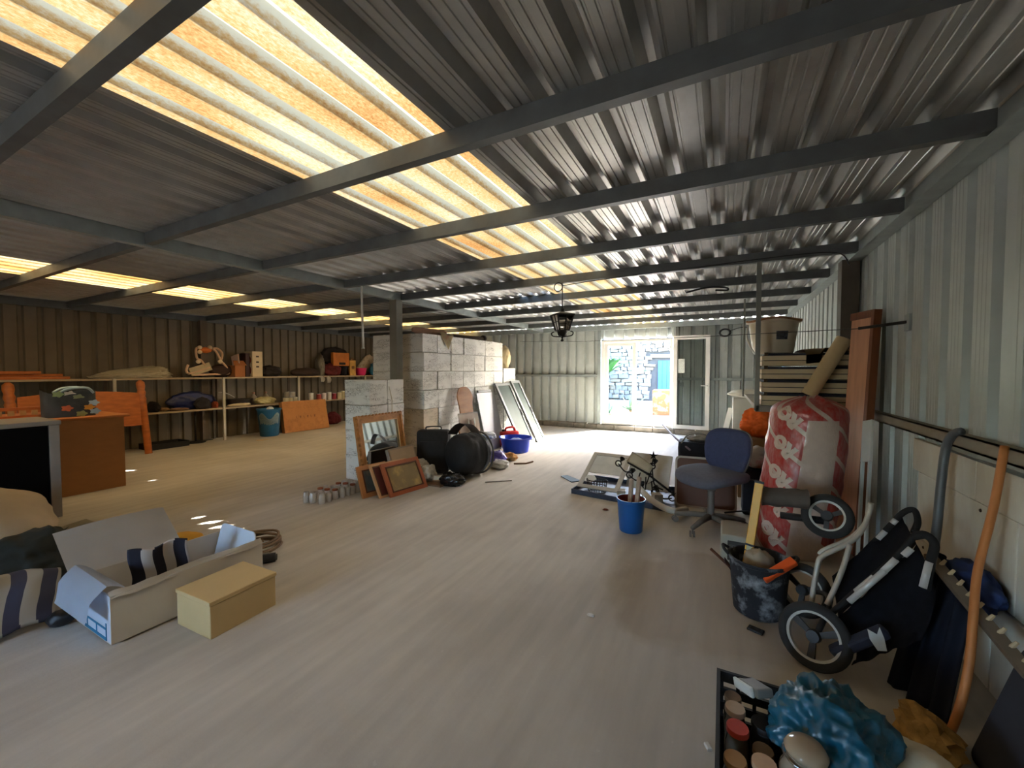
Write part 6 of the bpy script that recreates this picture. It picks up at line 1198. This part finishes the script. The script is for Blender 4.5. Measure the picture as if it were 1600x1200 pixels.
bm = new(); tube(bm, smoothpts([XP(340, 613, SX + 0.1), XP(352, 614, SX + 0.1), XP(366, 621, SX + 0.12)], 5), 0.012, 6); obj('handle', bm, mat('pale handle', (150, 146, 134), 0.5), t, smooth=True)
bm = new(); y0, y1 = ysp(353, 386, 632); blob(bm, (SX + 0.12, (y0 + y1) / 2, SZ0 + 0.03), (0.08, (y1 - y0) / 2, 0.035), 27, 0.2, 1.5, 4, SZ0 + 0.002, 0.2); obj('folded_cloth', bm, mat('cream folded cloth', (212, 194, 156), 0.85, 0, 0.08, 8), smooth=True, label='cream folded cloth lying at the edge of the lower shelf', cat='cloth')
low_blob('rag_bundle', 398, 428, 620, 'pale yellowish rag bundle on the lower shelf above the blue bin', mat('pale yellow rag', (190, 180, 130), 0.8, 0, 0.2, 9), 'cloth', seed=28, d=0.12)
for k, (px, lab) in enumerate(((399, 'left'), (418, 'right'))):
    y_ = XP(px, 620, SX - 0.08).y; t = thing('spray_bottle', 'small clear bottle behind the pale rag on the lower shelf, %s of two' % lab, 'bottle', (SX - 0.13, y_, SZ0))
    bm = new(); lathe(bm, [(0, 0), (0.05, 0), (0.055, 0.02), (0.055, 0.17), (0.02, 0.22), (0.02, 0.24)], TR(SX - 0.14, y_, SZ0 + 0.001), 14, cap1=True); obj('bottle_body', bm, mat('milky bottle', (150, 140, 126), 0.3), t, smooth=40)
    bm = new(); lathe(bm, [(0.024, 0.235), (0.024, 0.27)], TR(SX - 0.14, y_, SZ0), 12, cap0=True, cap1=True); obj('cap', bm, mat('pinkish cap', (170, 120, 104), 0.5), t)
canp = None; cols_ = [(206, 196, 160), (200, 190, 150), (214, 206, 178), (150, 140, 120), (214, 210, 200), (206, 202, 192), (150, 60, 50), (210, 206, 198), (196, 190, 180), (140, 36, 44)]
spots = [(445, 0, 0), (452, 0, 0), (460, 0, 0), (447, 0.13, 0), (456, 0.13, 0), (485, 0, 0), (497, 0, 0.06), (505, 0, 0.06), (513, 0, 0.06), (521, 0, 0.06), (529, 0, 0.06), (534, 0.0, -0.08)]
for k, (px, dz, xo) in enumerate(spots):
    y_ = XP(px, 620, SX + xo).y; c = cols_[k % len(cols_)]; h_ = 0.12 if k < 5 else 0.16 + 0.02 * (k % 3); r = 0.058
    lab = ['cream tin at the left of the lower tin row', 'cream tin second from left in the lower tin row', 'tall cream tin beside the shelf post', 'cream tin stacked on the left of the tin row', 'pale tin stacked second from the left', 'dull brown tin standing alone right of the shelf post', 'white tin, leftmost of the paint tins above the cardboard box', 'white paint tin second from left above the cardboard box', 'red-labelled paint tin above the cardboard box', 'white paint tin right of the red-labelled one', 'grey-white paint tin near the carton stack', 'dark red tin at the right end of the lower shelf'][k]
    t = thing('paint_tin', lab, 'tin', (SX + xo + 0.03, y_, SZ0 + dz), 0, 'paint tins on the lower shelf'); z = SZ0 + dz + 0.001
    bm = new(); lathe(bm, [(0, 0), (r, 0), (r, h_)], TR(SX + xo + 0.03, y_, z), 16, cap1=True); obj('tin_body', bm, mat('tin %d' % (k % len(cols_)), c, 0.45, 0, 0.15, 12), t, smooth=40)
    bm = new(); lathe(bm, [(r * 1.03, h_ - 0.006), (r * 1.03, h_ + 0.004), (r * 0.8, h_ + 0.004), (r * 0.78, h_ - 0.001)], TR(SX + xo + 0.03, y_, z), 16); obj('lid_rim', bm, chrome, t, smooth=40)
# below the shelf
low = mat('dark basin plastic', (30, 30, 32), 0.5)
t = thing('dark_tray', 'flat black tray on the floor under the long shelf near the bed end', 'tray', (-9.0, 3.75, 0)); bm = new(); bb(bm, -9.25, -8.85, 3.30, 3.9, 0.001, 0.02); obj('tray_floor', bm, low, t)
for x0, x1, y0, y1 in ((-9.25, -8.85, 3.30, 3.315), (-9.25, -8.85, 3.885, 3.9), (-9.25, -9.235, 3.315, 3.885), (-8.865, -8.85, 3.315, 3.885)):
    bm = new(); bb(bm, x0, x1, y0, y1, 0.02, 0.10); obj('tray_side', bm, low, t)
t = thing('stand', 'dark round-based stand with a thin stem under the long shelf', 'stand', (-9.1, 4.05, 0)); bm = new(); lathe(bm, [(0, 0), (0.16, 0), (0.16, 0.02), (0.02, 0.035)], TR(-9.1, 4.12, 0.001), 22, cap1=True); obj('round_base', bm, low, t, smooth=40)
bm = new(); tube(bm, [(-9.1, 4.12, 0.02), (-9.1, 4.12, 0.62)], 0.015, 8); obj('stem', bm, low, t, smooth=True)
# blue bin
t = thing('blue_bin', 'blue plastic refuse bin with a torn pale label, in front of the shelf', 'bin', (-8.68, 5.30, 0))
bm = new(); lathe(bm, [(0, 0), (0.165, 0), (0.175, 0.01), (0.225, 0.56), (0.24, 0.565), (0.24, 0.59), (0.215, 0.59), (0.165, 0.02), (0, 0.015)], TR(-8.67, 5.30, 0.0), 28); obj('bin_shell', bm, mat('teal blue plastic', (34, 92, 128), 0.45, 0, 0.1, 5), t, smooth=40)
bm = new(); surf(bm, lambda u, v: (-8.67 + (0.1935 + 0.035 * v) * math.cos(-1.5 + 1.9 * u), 5.30 + (0.1935 + 0.035 * v) * math.sin(-1.5 + 1.9 * u), 0.24 + 0.27 * v * (0.75 + 0.25 * math.sin(u * 9))), 18, 6, 0.002); obj('torn_label', bm, mat('torn pale label', (150, 168, 172), 0.7, 0, 0.2, 12, dirt=(60, 104, 132), damt=0.8, dscale=12), t, smooth=True)
bm = new(); blob(bm, (-8.66, 5.32, 0.57), (0.07, 0.07, 0.06), 4, 0.2, 2, 3); obj('waste', bm, white_pl, t, smooth=True)
# big cardboard box leaning
M, w, h = plane3((-8.62, 5.62, 0.012), (-8.56, 6.72, 0.012), (-8.76, 5.66, 0.70)); t = thing('flat_carton', 'large flat orange-brown cardboard box leaning against the shelf right of the blue bin', 'box', (-8.7, 6.2, 0))
cb = mat('orange-brown cardboard', (186, 124, 66), 0.8, 0, 0.08, 4, dirt=(136, 84, 44), damt=0.5, dscale=6)
bm = new(); prism(bm, [(0, 0), (w, 0), (w * 0.985, h), (0.015, h)], 0.12, M, -0.12); obj('box_body', bm, cb, t)
bm = new(); prism(bm, [(0.004, h - 0.17), (w - 0.004, h - 0.17), (w * 0.985, h + 0.003), (0.015, h + 0.003)], 0.008, M, 0.001); obj('lid_flap', bm, cb, t)
for k in range(6):
    bm = new(); a = 0.28 + 0.08 * k; prism(bm, [(a * w, h * 0.42), (a * w + 0.012, h * 0.42), (a * w + 0.03 * (k % 2), h * 0.42 + 0.06), (a * w - 0.01, h * 0.42 + 0.06)], 0.001, M, 0.0005); obj('stamp_mark', bm, mat('brown stamp', (134, 84, 48), 0.8), t)
bm = new(); blob(bm, (-8.25, 4.9, 0.004), (0.1, 0.12, 0.006), 3, 0.3, 2, 3, 0.0); obj('floor_paper', bm, mat('pale floor scrap', (206, 184, 148), 0.9), label='pale flat scrap on the floor in front of the blue bin', cat='scrap')
low_blob('maroon_bag', 522, 537, 690, 'x', dark_bag, 'bag', seed=40) if False else None
bm = new(); blob(bm, (-9.1, 7.25, 0.14), (0.16, 0.2, 0.16), 41, 0.2, 1.6, 4, 0.002, 0.3); obj('maroon_sack', bm, mat('maroon sack', (92, 24, 32), 0.8), smooth=True, label='dark maroon bag on the floor under the right end of the shelf', cat='bag')
# ---- orange wooden bed end standing in front of the shelf
t = thing('bed_headboard', 'orange stained wooden bed headboard with turned posts leaning on the long shelf', 'headboard', (-8.68, 2.5, 0))
yA, yB = XP(18, 640, -8.70).y, 3.18
for y, px in ((yA, 0), (yB, 1)):
    bm = new(); q0, q1 = Vector((-8.60, y + 0.02, 0.0)), Vector((-8.74, y - 0.02, 1.24)); dd = (q1 - q0); Mq = Matrix.Translation(q0) @ dd.to_track_quat('Z', 'Y').to_matrix().to_4x4(); L_ = dd.length
    lathe(bm, [(0.05, 0.0), (0.052, 0.72 * L_), (0.058, 0.75 * L_), (0.045, 0.78 * L_), (0.06, 0.83 * L_), (0.048, 0.87 * L_), (0.06, 0.92 * L_), (0.055, 0.97 * L_), (0.02, L_)], Mq, 14, cap0=True, cap1=True); obj('bed_post', bm, oran, t, smooth=40)
M, w, h = plane3((-8.66, yA + 0.05, 0.47), (-8.66, yB - 0.05, 0.47), (-8.72, yA + 0.05, 1.05)); bm = new(); top = [(w * k / 16, h * (0.96 + 0.0 * k) + 0.0 - 0.0 + 0.05 * math.sin(PI * k / 16)) for k in range(17)]
prism(bm, [(0, 0.03), (w * 0.3, 0), (w * 0.7, 0), (w, 0.03)] + top[::-1], 0.03, M); obj('headboard_panel', bm, oran, t)
bm = new(); bar(bm, M @ Vector((0, h * 0.05, 0.035)), M @ Vector((w, h * 0.05, 0.035)), 0.05, 0.02); obj('rail', bm, oran, t)
# ---- desk with fabric bag, slatted rack, black cabinet
tan = mat('tan laminate', (178, 124, 74), 0.45, 0, 0.05, 4, stretch=(2, 2, 6)); t = thing('desk', 'tan laminate desk seen from its plain end panel', 'desk', (-7.0, 1.65, 0))
bm = new(); bb(bm, -6.475, -6.45, 1.08, 2.17, 0.0, 0.845); obj('end_panel', bm, tan, t)
bm = new(); bb(bm, -7.75, -6.42, 1.04, 2.22, 0.846, 0.872, 0.004); obj('desk_top', bm, mat('desk top laminate', (190, 116, 62), 0.45, 0, 0.06, 4), t)
bm = new(); bb(bm, -7.73, -7.705, 1.08, 2.17, 0.0, 0.845); obj('end_panel', bm, tan, t)
bm = new(); bb(bm, -7.705, -6.475, 2.10, 2.12, 0.35, 0.845); obj('modesty_panel', bm, tan, t)
t = thing('slatted_rack', 'small orange wooden rack with pale slats lying on the desk behind the cabinet', 'rack', (-6.8, 1.35, 0.873))
for z in (0.875, 0.965):
    bm = new(); bb(bm, -6.84, -6.80, 1.06, 1.58, z, z + 0.035, 0.003); obj('rack_rail', bm, oran, t)
for k in range(6):
    bm = new(); bb(bm, -6.835, -6.815, 1.09 + 0.085 * k, 1.135 + 0.085 * k, 0.912, 0.964); obj('rack_slat', bm, mat('pale slat', (206, 164, 104), 0.6), t)
bgx, bgy = -6.72, 1.78
t = thing('fabric_bag', 'dark floral fabric bag with pale handles standing on the desk', 'bag', (bgx, bgy, 0.873))
bm = new(); R = []
for j in range(13):
    v = j / 12; R.append([(0.13 * (1 - 0.25 * v ** 2) * math.copysign(abs(math.cos(a)) ** 0.6, math.cos(a)) + 0.012 * noise.noise(Vector((math.cos(a) * 3, math.sin(a) * 3, v * 3))), 0.21 * (1 + 0.05 * v) * math.copysign(abs(math.sin(a)) ** 0.6, math.sin(a)), 0.29 * v + (0.02 * math.sin(3 * a) * v)) for a in [2 * PI * k / 36 for k in range(36)]])
loft(bm, R, TR(bgx, bgy, 0.874), False); bm.faces.new(bm.verts[:36][::-1]) if False else None
obj('bag_body', bm, mat('dark floral cloth', (62, 66, 68), 0.8, 0, 0.3, 8), t, smooth=True)
random.seed(3)
for k, (a, z, c) in enumerate(((-0.25, 0.10, (206, 110, 70)), (0.75, 0.10, (210, 150, 60)), (0.35, 0.03, (150, 170, 110)), (-0.1, 0.26, (226, 220, 206)), (0.25, 0.22, (140, 150, 112)), (-0.6, 0.26, (150, 170, 120)), (1.1, 0.15, (170, 196, 206)), (1.2, 0.05, (150, 180, 196)))):
    y_ = bgy + 0.17 * math.sin(a) * 1.15; bm = new(); prism(bm, [(0.045 * math.cos(q) * (1 + 0.2 * math.cos(5 * q)), 0.032 * math.sin(q) * (1 + 0.2 * math.cos(5 * q))) for q in [2 * PI * i / 20 for i in range(20)]], 0.004, Matrix(((0, 0, 1, bgx + 0.128 - 0.03 * (z / 0.29) ** 2), (1, 0, 0, y_), (0, 1, 0, 0.874 + z), (0, 0, 0, 1)))); obj('flower_print', bm, mat('flower %d' % k, c, 0.8), t)
for sgn, dx in ((1, 0.09), (-1, -0.09)):
    bm = new(); tube(bm, smoothpts([(bgx + dx, bgy - 0.10, 1.15), (bgx + dx * 1.3, bgy - 0.02, 1.195), (bgx + dx * 1.3, bgy + 0.12, 1.20), (bgx + dx, bgy + 0.18, 1.14)], 5), 0.014, 8); obj('handle', bm, mat('pale blue strap', (160, 184, 196), 0.7), t, smooth=True)
t = thing('black_cabinet', 'old black cabinet with a grey top and grey side stile at the left edge', 'cabinet', (-5.9, 0.9, 0))
CX0, CX1, CY0, CY1 = -6.22, -5.62, 0.35, 1.42
dk = mat('matt black panel', (8, 8, 9), 0.9, 0, 0.1, 5, spec=0.1); gy = mat('grey dusty metal', (150, 142, 136), 0.55, 0.2, 0.1, 6)
bm = new(); bb(bm, CX0, CX1 - 0.02, CY0, CY1 - 0.03, 0.03, 0.885); obj('carcass', bm, dk, t)
bm = new(); bb(bm, CX1 - 0.019, CX1, CY0 + 0.01, CY1 - 0.075, 0.03, 0.87, 0.003); obj('front_panel', bm, dk, t)
bm = new(); bb(bm, CX0 - 0.01, CX1 + 0.02, CY0 - 0.01, CY1 + 0.01, 0.886, 0.93, 0.01); obj('grey_top', bm, gy, t)
bm = new(); bb(bm, CX1 - 0.03, CX1 + 0.005, CY1 - 0.07, CY1, 0.0, 0.885, 0.004); obj('side_stile', bm, gy, t)
bm = new(); bb(bm, CX0, CX1 - 0.03, CY1 - 0.029, CY1 - 0.004, 0.0, 0.885); obj('side_panel', bm, mat('grey-brown side', (120, 112, 104), 0.6), t)
# ---- things on the floor in the left foreground
bm = new(); blob(bm, (-4.86, 0.72, 0.22), (0.62, 0.46, 0.30), 61, 0.10, 1.1, 5, 0.002, 0.08); obj('beanbag', bm, mat('beige linen', (186, 166, 138), 0.9, 0, 0.05, 6, 0.1, 120), smooth=True, label='large beige linen bean bag heaped on the floor at the left edge', cat='bean bag')
bm = new(); tube(bm, [Vector((-4.30 - 0.02 * k, 0.98 - 0.055 * k, 0.10 + 0.10 * math.sin(PI * k / 12))) for k in range(11)], 0.006, 6); bm.free()
bm = new(); blob(bm, (-3.96, 0.84, 0.14), (0.20, 0.27, 0.20), 62, 0.2, 1.3, 5, 0.002, 0.25); obj('black_jacket', bm, mat('black-green jacket', (34, 37, 32), 0.8, 0, 0.25, 9, 0.2, 30), smooth=True, label='crumpled blackish jacket on the floor between bean bag and striped cloth', cat='jacket')
def stripes(name, a, b_, n, axis=0, tail=(0.42,)):
    m = mat(name, a, 0.9, 0, 0.06, 20); t_ = m.node_tree; N = t_.nodes; L = t_.links; bs = N['Principled BSDF']; uv = N.new('ShaderNodeUVMap'); sp = N.new('ShaderNodeSeparateXYZ'); L.new(uv.outputs[0], sp.inputs[0])
    mu = N.new('ShaderNodeMath'); mu.operation = 'MULTIPLY'; mu.inputs[1].default_value = n; L.new(sp.outputs[axis], mu.inputs[0]); fr = N.new('ShaderNodeMath'); fr.operation = 'FRACT'; L.new(mu.outputs[0], fr.inputs[0])
    gt = N.new('ShaderNodeMath'); gt.operation = 'GREATER_THAN'; gt.inputs[1].default_value = 0.5; L.new(fr.outputs[0], gt.inputs[0])
    mx = N.new('ShaderNodeMix'); mx.data_type = 'RGBA'; mx.inputs[6].default_value = lin(a) + (1,); mx.inputs[7].default_value = lin(b_) + (1,); L.new(gt.outputs[0], mx.inputs[0]); L.new(mx.outputs[2], bs.inputs['Base Color']); return m
def surf_uv(f, nu, nv, th):
    bm = new(); uvl = bm.loops.layers.uv.new('UVMap'); V = [[bm.verts.new(f(i / nu, j / nv)) for j in range(nv + 1)] for i in range(nu + 1)]
    W_ = [[bm.verts.new(Vector(f(i / nu, j / nv)) - Vector((0, 0, th))) for j in range(nv + 1)] for i in range(nu + 1)]
    def quad(vs, uvs):
        fc_ = bm.faces.new(vs)
        for lp, q in zip(fc_.loops, uvs): lp[uvl].uv = q
    for i in range(nu):
        for j in range(nv):
            uvs = [(i / nu, j / nv), ((i + 1) / nu, j / nv), ((i + 1) / nu, (j + 1) / nv), (i / nu, (j + 1) / nv)]
            quad((V[i][j], V[i + 1][j], V[i + 1][j + 1], V[i][j + 1]), uvs); quad((W_[i][j + 1], W_[i + 1][j + 1], W_[i + 1][j], W_[i][j]), uvs[::-1])
    for i in range(nu):
        for j in (0, nv): quad((V[i][j], V[i + 1][j], W_[i + 1][j], W_[i][j]), [(i / nu, j / nv)] * 4)
    for j in range(nv):
        for i in (0, nu): quad((V[i][j], V[i][j + 1], W_[i][j + 1], W_[i][j]), [(i / nu, j / nv)] * 4)
    return bm
def blanket(u, v):
    x = -3.72 + 0.46 * u; y = 0.28 + 0.54 * v + 0.05 * math.sin(u * 4); hgt = 0.03 + 0.25 * math.sin(PI * (0.14 + 0.84 * u)) ** 0.7 * (0.7 + 0.3 * math.sin(PI * v)) + 0.03 * noise.noise(Vector((u * 3, v * 4, 1)))
    return Vector((x + 0.03 * noise.noise(Vector((u * 5, v * 3, 4))), y, max(0.03, hgt)))
bm = surf_uv(blanket, 36, 26, 0.02); obj('striped_blanket', bm, stripes('navy and cream stripes', (64, 64, 80), (176, 170, 156), 4.6, 1), smooth=True, label='navy and cream striped cloth heaped left of the open white box', cat='blanket')
bm = new(); blob(bm, (-3.22, 0.80, 0.04), (0.06, 0.06, 0.04), 63, 0.2, 1.6, 3, 0.002); obj('black_shoe', bm, black_pl, smooth=True, label='small dark lump peeping out under the striped cloth by the box', cat='shoe')
# open white carton with lining flaps
wx0, wx1, wy0, wy1, wh = -3.17, -2.72, 0.84, 1.60, 0.26
wc = mat('white corrugated card', (206, 200, 190), 0.8, 0, 0.05, 6); wb2 = mat('sky-tinted white card', (196, 204, 216), 0.7, 0, 0.05, 6)  # wb2: blue of the sky light is put into the white card
t = thing('open_carton', 'long open white cardboard box with a tall raised lid on the floor', 'box', ((wx0 + wx1) / 2, (wy0 + wy1) / 2, 0))
for nm, (x0, x1, y0, y1, z0, z1), m_ in (('box_base', (wx0, wx1, wy0, wy1, 0.012, 0.02), wc), ('long_side', (wx1 - 0.008, wx1, wy0, wy1, 0.02, wh), wc), ('long_side', (wx0, wx0 + 0.008, wy0, wy1, 0.02, wh), wc), ('short_side', (wx0 + 0.008, wx1 - 0.008, wy0, wy0 + 0.008, 0.02, wh), wb2), ('short_side', (wx0 + 0.008, wx1 - 0.008, wy1 - 0.008, wy1, 0.02, wh), wb2)):
    bm = new(); bb(bm, x0, x1, y0, y1, z0, z1); obj(nm, bm, m_, t)
M, w, h = plane3((wx0 - 0.0, wy0 - 0.02, wh), (wx0 - 0.0, wy1 - 0.26, wh), XP(86, 833, -3.42)); bm = new(); surf(bm, lambda u, v: M @ Vector((u * w, v * h, 0.02 * math.sin(PI * u) * v)), 10, 6, 0.008); obj('raised_lid', bm, wc, t, smooth=40)
bm = new(); surf(bm, lambda u, v: Vector((wx0 + 0.01 + (wx1 - wx0 - 0.04) * u, wy0 + 0.08 - 0.14 * min(1, v * 1.6) - 0.05 * max(0, v - 0.5), wh + 0.07 * math.sin(PI * min(1, v * 1.2)) * (1 - 0.3 * u) - 0.16 * max(0, v - 0.35))), 12, 14, 0.006); obj('folded_flap', bm, wb2, t, smooth=40)
bm = new(); surf(bm, lambda u, v: Vector((wx1 + 0.004 - 0.03 * v + 0.012 * math.sin(u * 9), wy0 + (wy1 - wy0) * u, wh - 0.012 + 0.03 * v + 0.008 * noise.noise(Vector((u * 12, v, 0))))), 30, 2, 0.005); obj('torn_edge', bm, mat('torn white card edge', (222, 214, 200), 0.85), t)
bm = new()
for (a, b_, c_, d_) in ((0.02, 0.40, 0.02, 0.035), (0.02, 0.40, 0.075, 0.085), (0.02, 0.03, 0.02, 0.11), (0.15, 0.16, 0.02, 0.08), (0.27, 0.28, 0.02, 0.08), (0.39, 0.40, 0.02, 0.11)): bb(bm, wx0 + a, wx0 + b_, wy0 - 0.0025, wy0 - 0.0005, c_, d_)
obj('blue_print', bm, mat('blue box print', (40, 120, 160), 0.7), t, label='blue printed border')
M, w, h = plane3((wx0 + 0.02, wy1 - 0.09, 0.05), (wx1 - 0.02, wy1 - 0.09, 0.05), (wx0 + 0.02, wy1 - 0.02, 0.32)); bm = new(); prism(bm, rrect(w, h, 0.04), 0.006, M); obj('inner_flap', bm, wb2, t)
def towel(u, v):
    return Vector((-3.05 + 0.05 * v + 0.025 * math.sin(u * 6) * (1 - v * 0.4) + 0.08 * u, 1.02 + 0.26 * u + 0.015 * math.sin(v * 5), 0.08 + 0.29 * v + 0.01 * math.sin(u * 9 + 1)))
bm = surf_uv(towel, 24, 18, 0.012); obj('striped_towel', bm, stripes('black and white stripes', (40, 40, 52), (206, 198, 190), 2.6), smooth=True, label='black and white striped cloth standing up inside the open white box', cat='towel')
bm = new(); blob(bm, (-2.93, 1.2, 0.08), (0.13, 0.25, 0.05), 65, 0.2, 1.8, 4, 0.022, 0.3); obj('dark_lining', bm, mat('dark grey cloth', (62, 58, 52), 0.9, 0, 0.2, 10), smooth=True, label='dark grey cloth in the bottom of the open white box', cat='cloth')
# beige block
t = thing('foam_box', 'plain beige box with a slightly proud lid on the floor right of the white carton', 'box', (-2.5, 1.3, 0))
Mz = Matrix.Translation((-2.505, 1.275, 0)) @ RZ(math.radians(2)); bg = mat('beige card box', (206, 178, 128), 0.75, 0, 0.04, 5)
bm = new(); box(bm, (0, 0, 0.088), (0.315, 0.355, 0.176), None, 0.004); bmesh.ops.transform(bm, matrix=Mz, verts=bm.verts[:]); obj('box_body', bm, bg, t)
bm = new(); box(bm, (0, 0, 0.188), (0.325, 0.365, 0.022), None, 0.004); bmesh.ops.transform(bm, matrix=Mz, verts=bm.verts[:]); obj('lid', bm, bg, t)
# hose coil, tin, yellow thing, papers
bm = new(); hc = Vector((-3.22, 1.86, 0)); pts = []
for k in range(120):
    a = 2 * PI * k / 24; r = 0.15 + 0.012 * math.sin(k * 0.37); pts.append(hc + Vector((r * math.cos(a), r * 1.0 * math.sin(a), 0.013 + 0.018 * (k / 24) + 0.006 * math.sin(k * 0.7))))
tube(bm, pts, 0.010, 6); obj('hose_coil', bm, mat('brown hose', (122, 98, 72), 0.6, 0, 0.12, 10), smooth=True, label='coiled brown hose lying on the floor behind the white box', cat='hose')
t = thing('black_canister', 'small black cylinder lying behind the beige box', 'canister', (-2.95, 1.75, 0)); a, b_ = Vector((-2.98, 1.70, 0.032)), Vector((-2.90, 1.80, 0.032)); dd = b_ - a
bm = new(); lathe(bm, [(0.03, 0), (0.032, 0.004), (0.032, dd.length - 0.004), (0.03, dd.length)], Matrix.Translation(a) @ dd.to_track_quat('Z', 'Y').to_matrix().to_4x4(), 18, cap0=True, cap1=True); obj('cylinder_body', bm, black_pl, t, smooth=40)
bm = new(); lathe(bm, [(0.022, dd.length), (0.022, dd.length + 0.01)], Matrix.Translation(a) @ dd.to_track_quat('Z', 'Y').to_matrix().to_4x4(), 16, cap1=True); obj('cap', bm, mat('dark grey cap', (60, 60, 60), 0.5), t)
bm = new(); blob(bm, (-3.72, 1.50, 0.07), (0.12, 0.20, 0.07), 66, 0.10, 1.4, 4, 0.002, 0.1); obj('yellow_cushion', bm, mat('mustard cushion', (206, 148, 40), 0.8, 0, 0.06, 8), smooth=True, label='mustard yellow cushion on the floor behind the raised box lid', cat='cushion')
bm = new(); blob(bm, (-3.62, 1.80, 0.035), (0.10, 0.10, 0.04), 67, 0.3, 1.8, 4, 0.002, 0.4); obj('dark_rag', bm, mat('dark brown rag', (66, 54, 46), 0.9), smooth=True, label='dark brown rag on the floor beside the sun spots', cat='cloth')
for k, (p, a, s, c, lab) in enumerate((((-5.0, 1.42, 0.006), 0.4, (0.30, 0.20), (176, 168, 148), 'pale sheet of paper on the floor behind the white box lid'), ((-5.05, 1.22, 0.005), 1.1, (0.16, 0.12), (60, 66, 62), 'dark folded leaflet on the floor behind the bean bag'), ((-4.9, 1.12, 0.004), 0.2, (0.12, 0.1), (196, 186, 160), 'small cream paper on the floor behind the bean bag'))):
    bm = new(); surf(bm, lambda u, v: Vector(p) + RZ(a).to_3x3() @ Vector(((u - 0.5) * s[0], (v - 0.5) * s[1], 0.03 * abs(u - 0.5) ** 2 * 4 + 0.004)), 6, 3, 0.002); obj('paper_sheet', bm, mat('paper %d' % k, c, 0.8), label=lab, cat='paper')
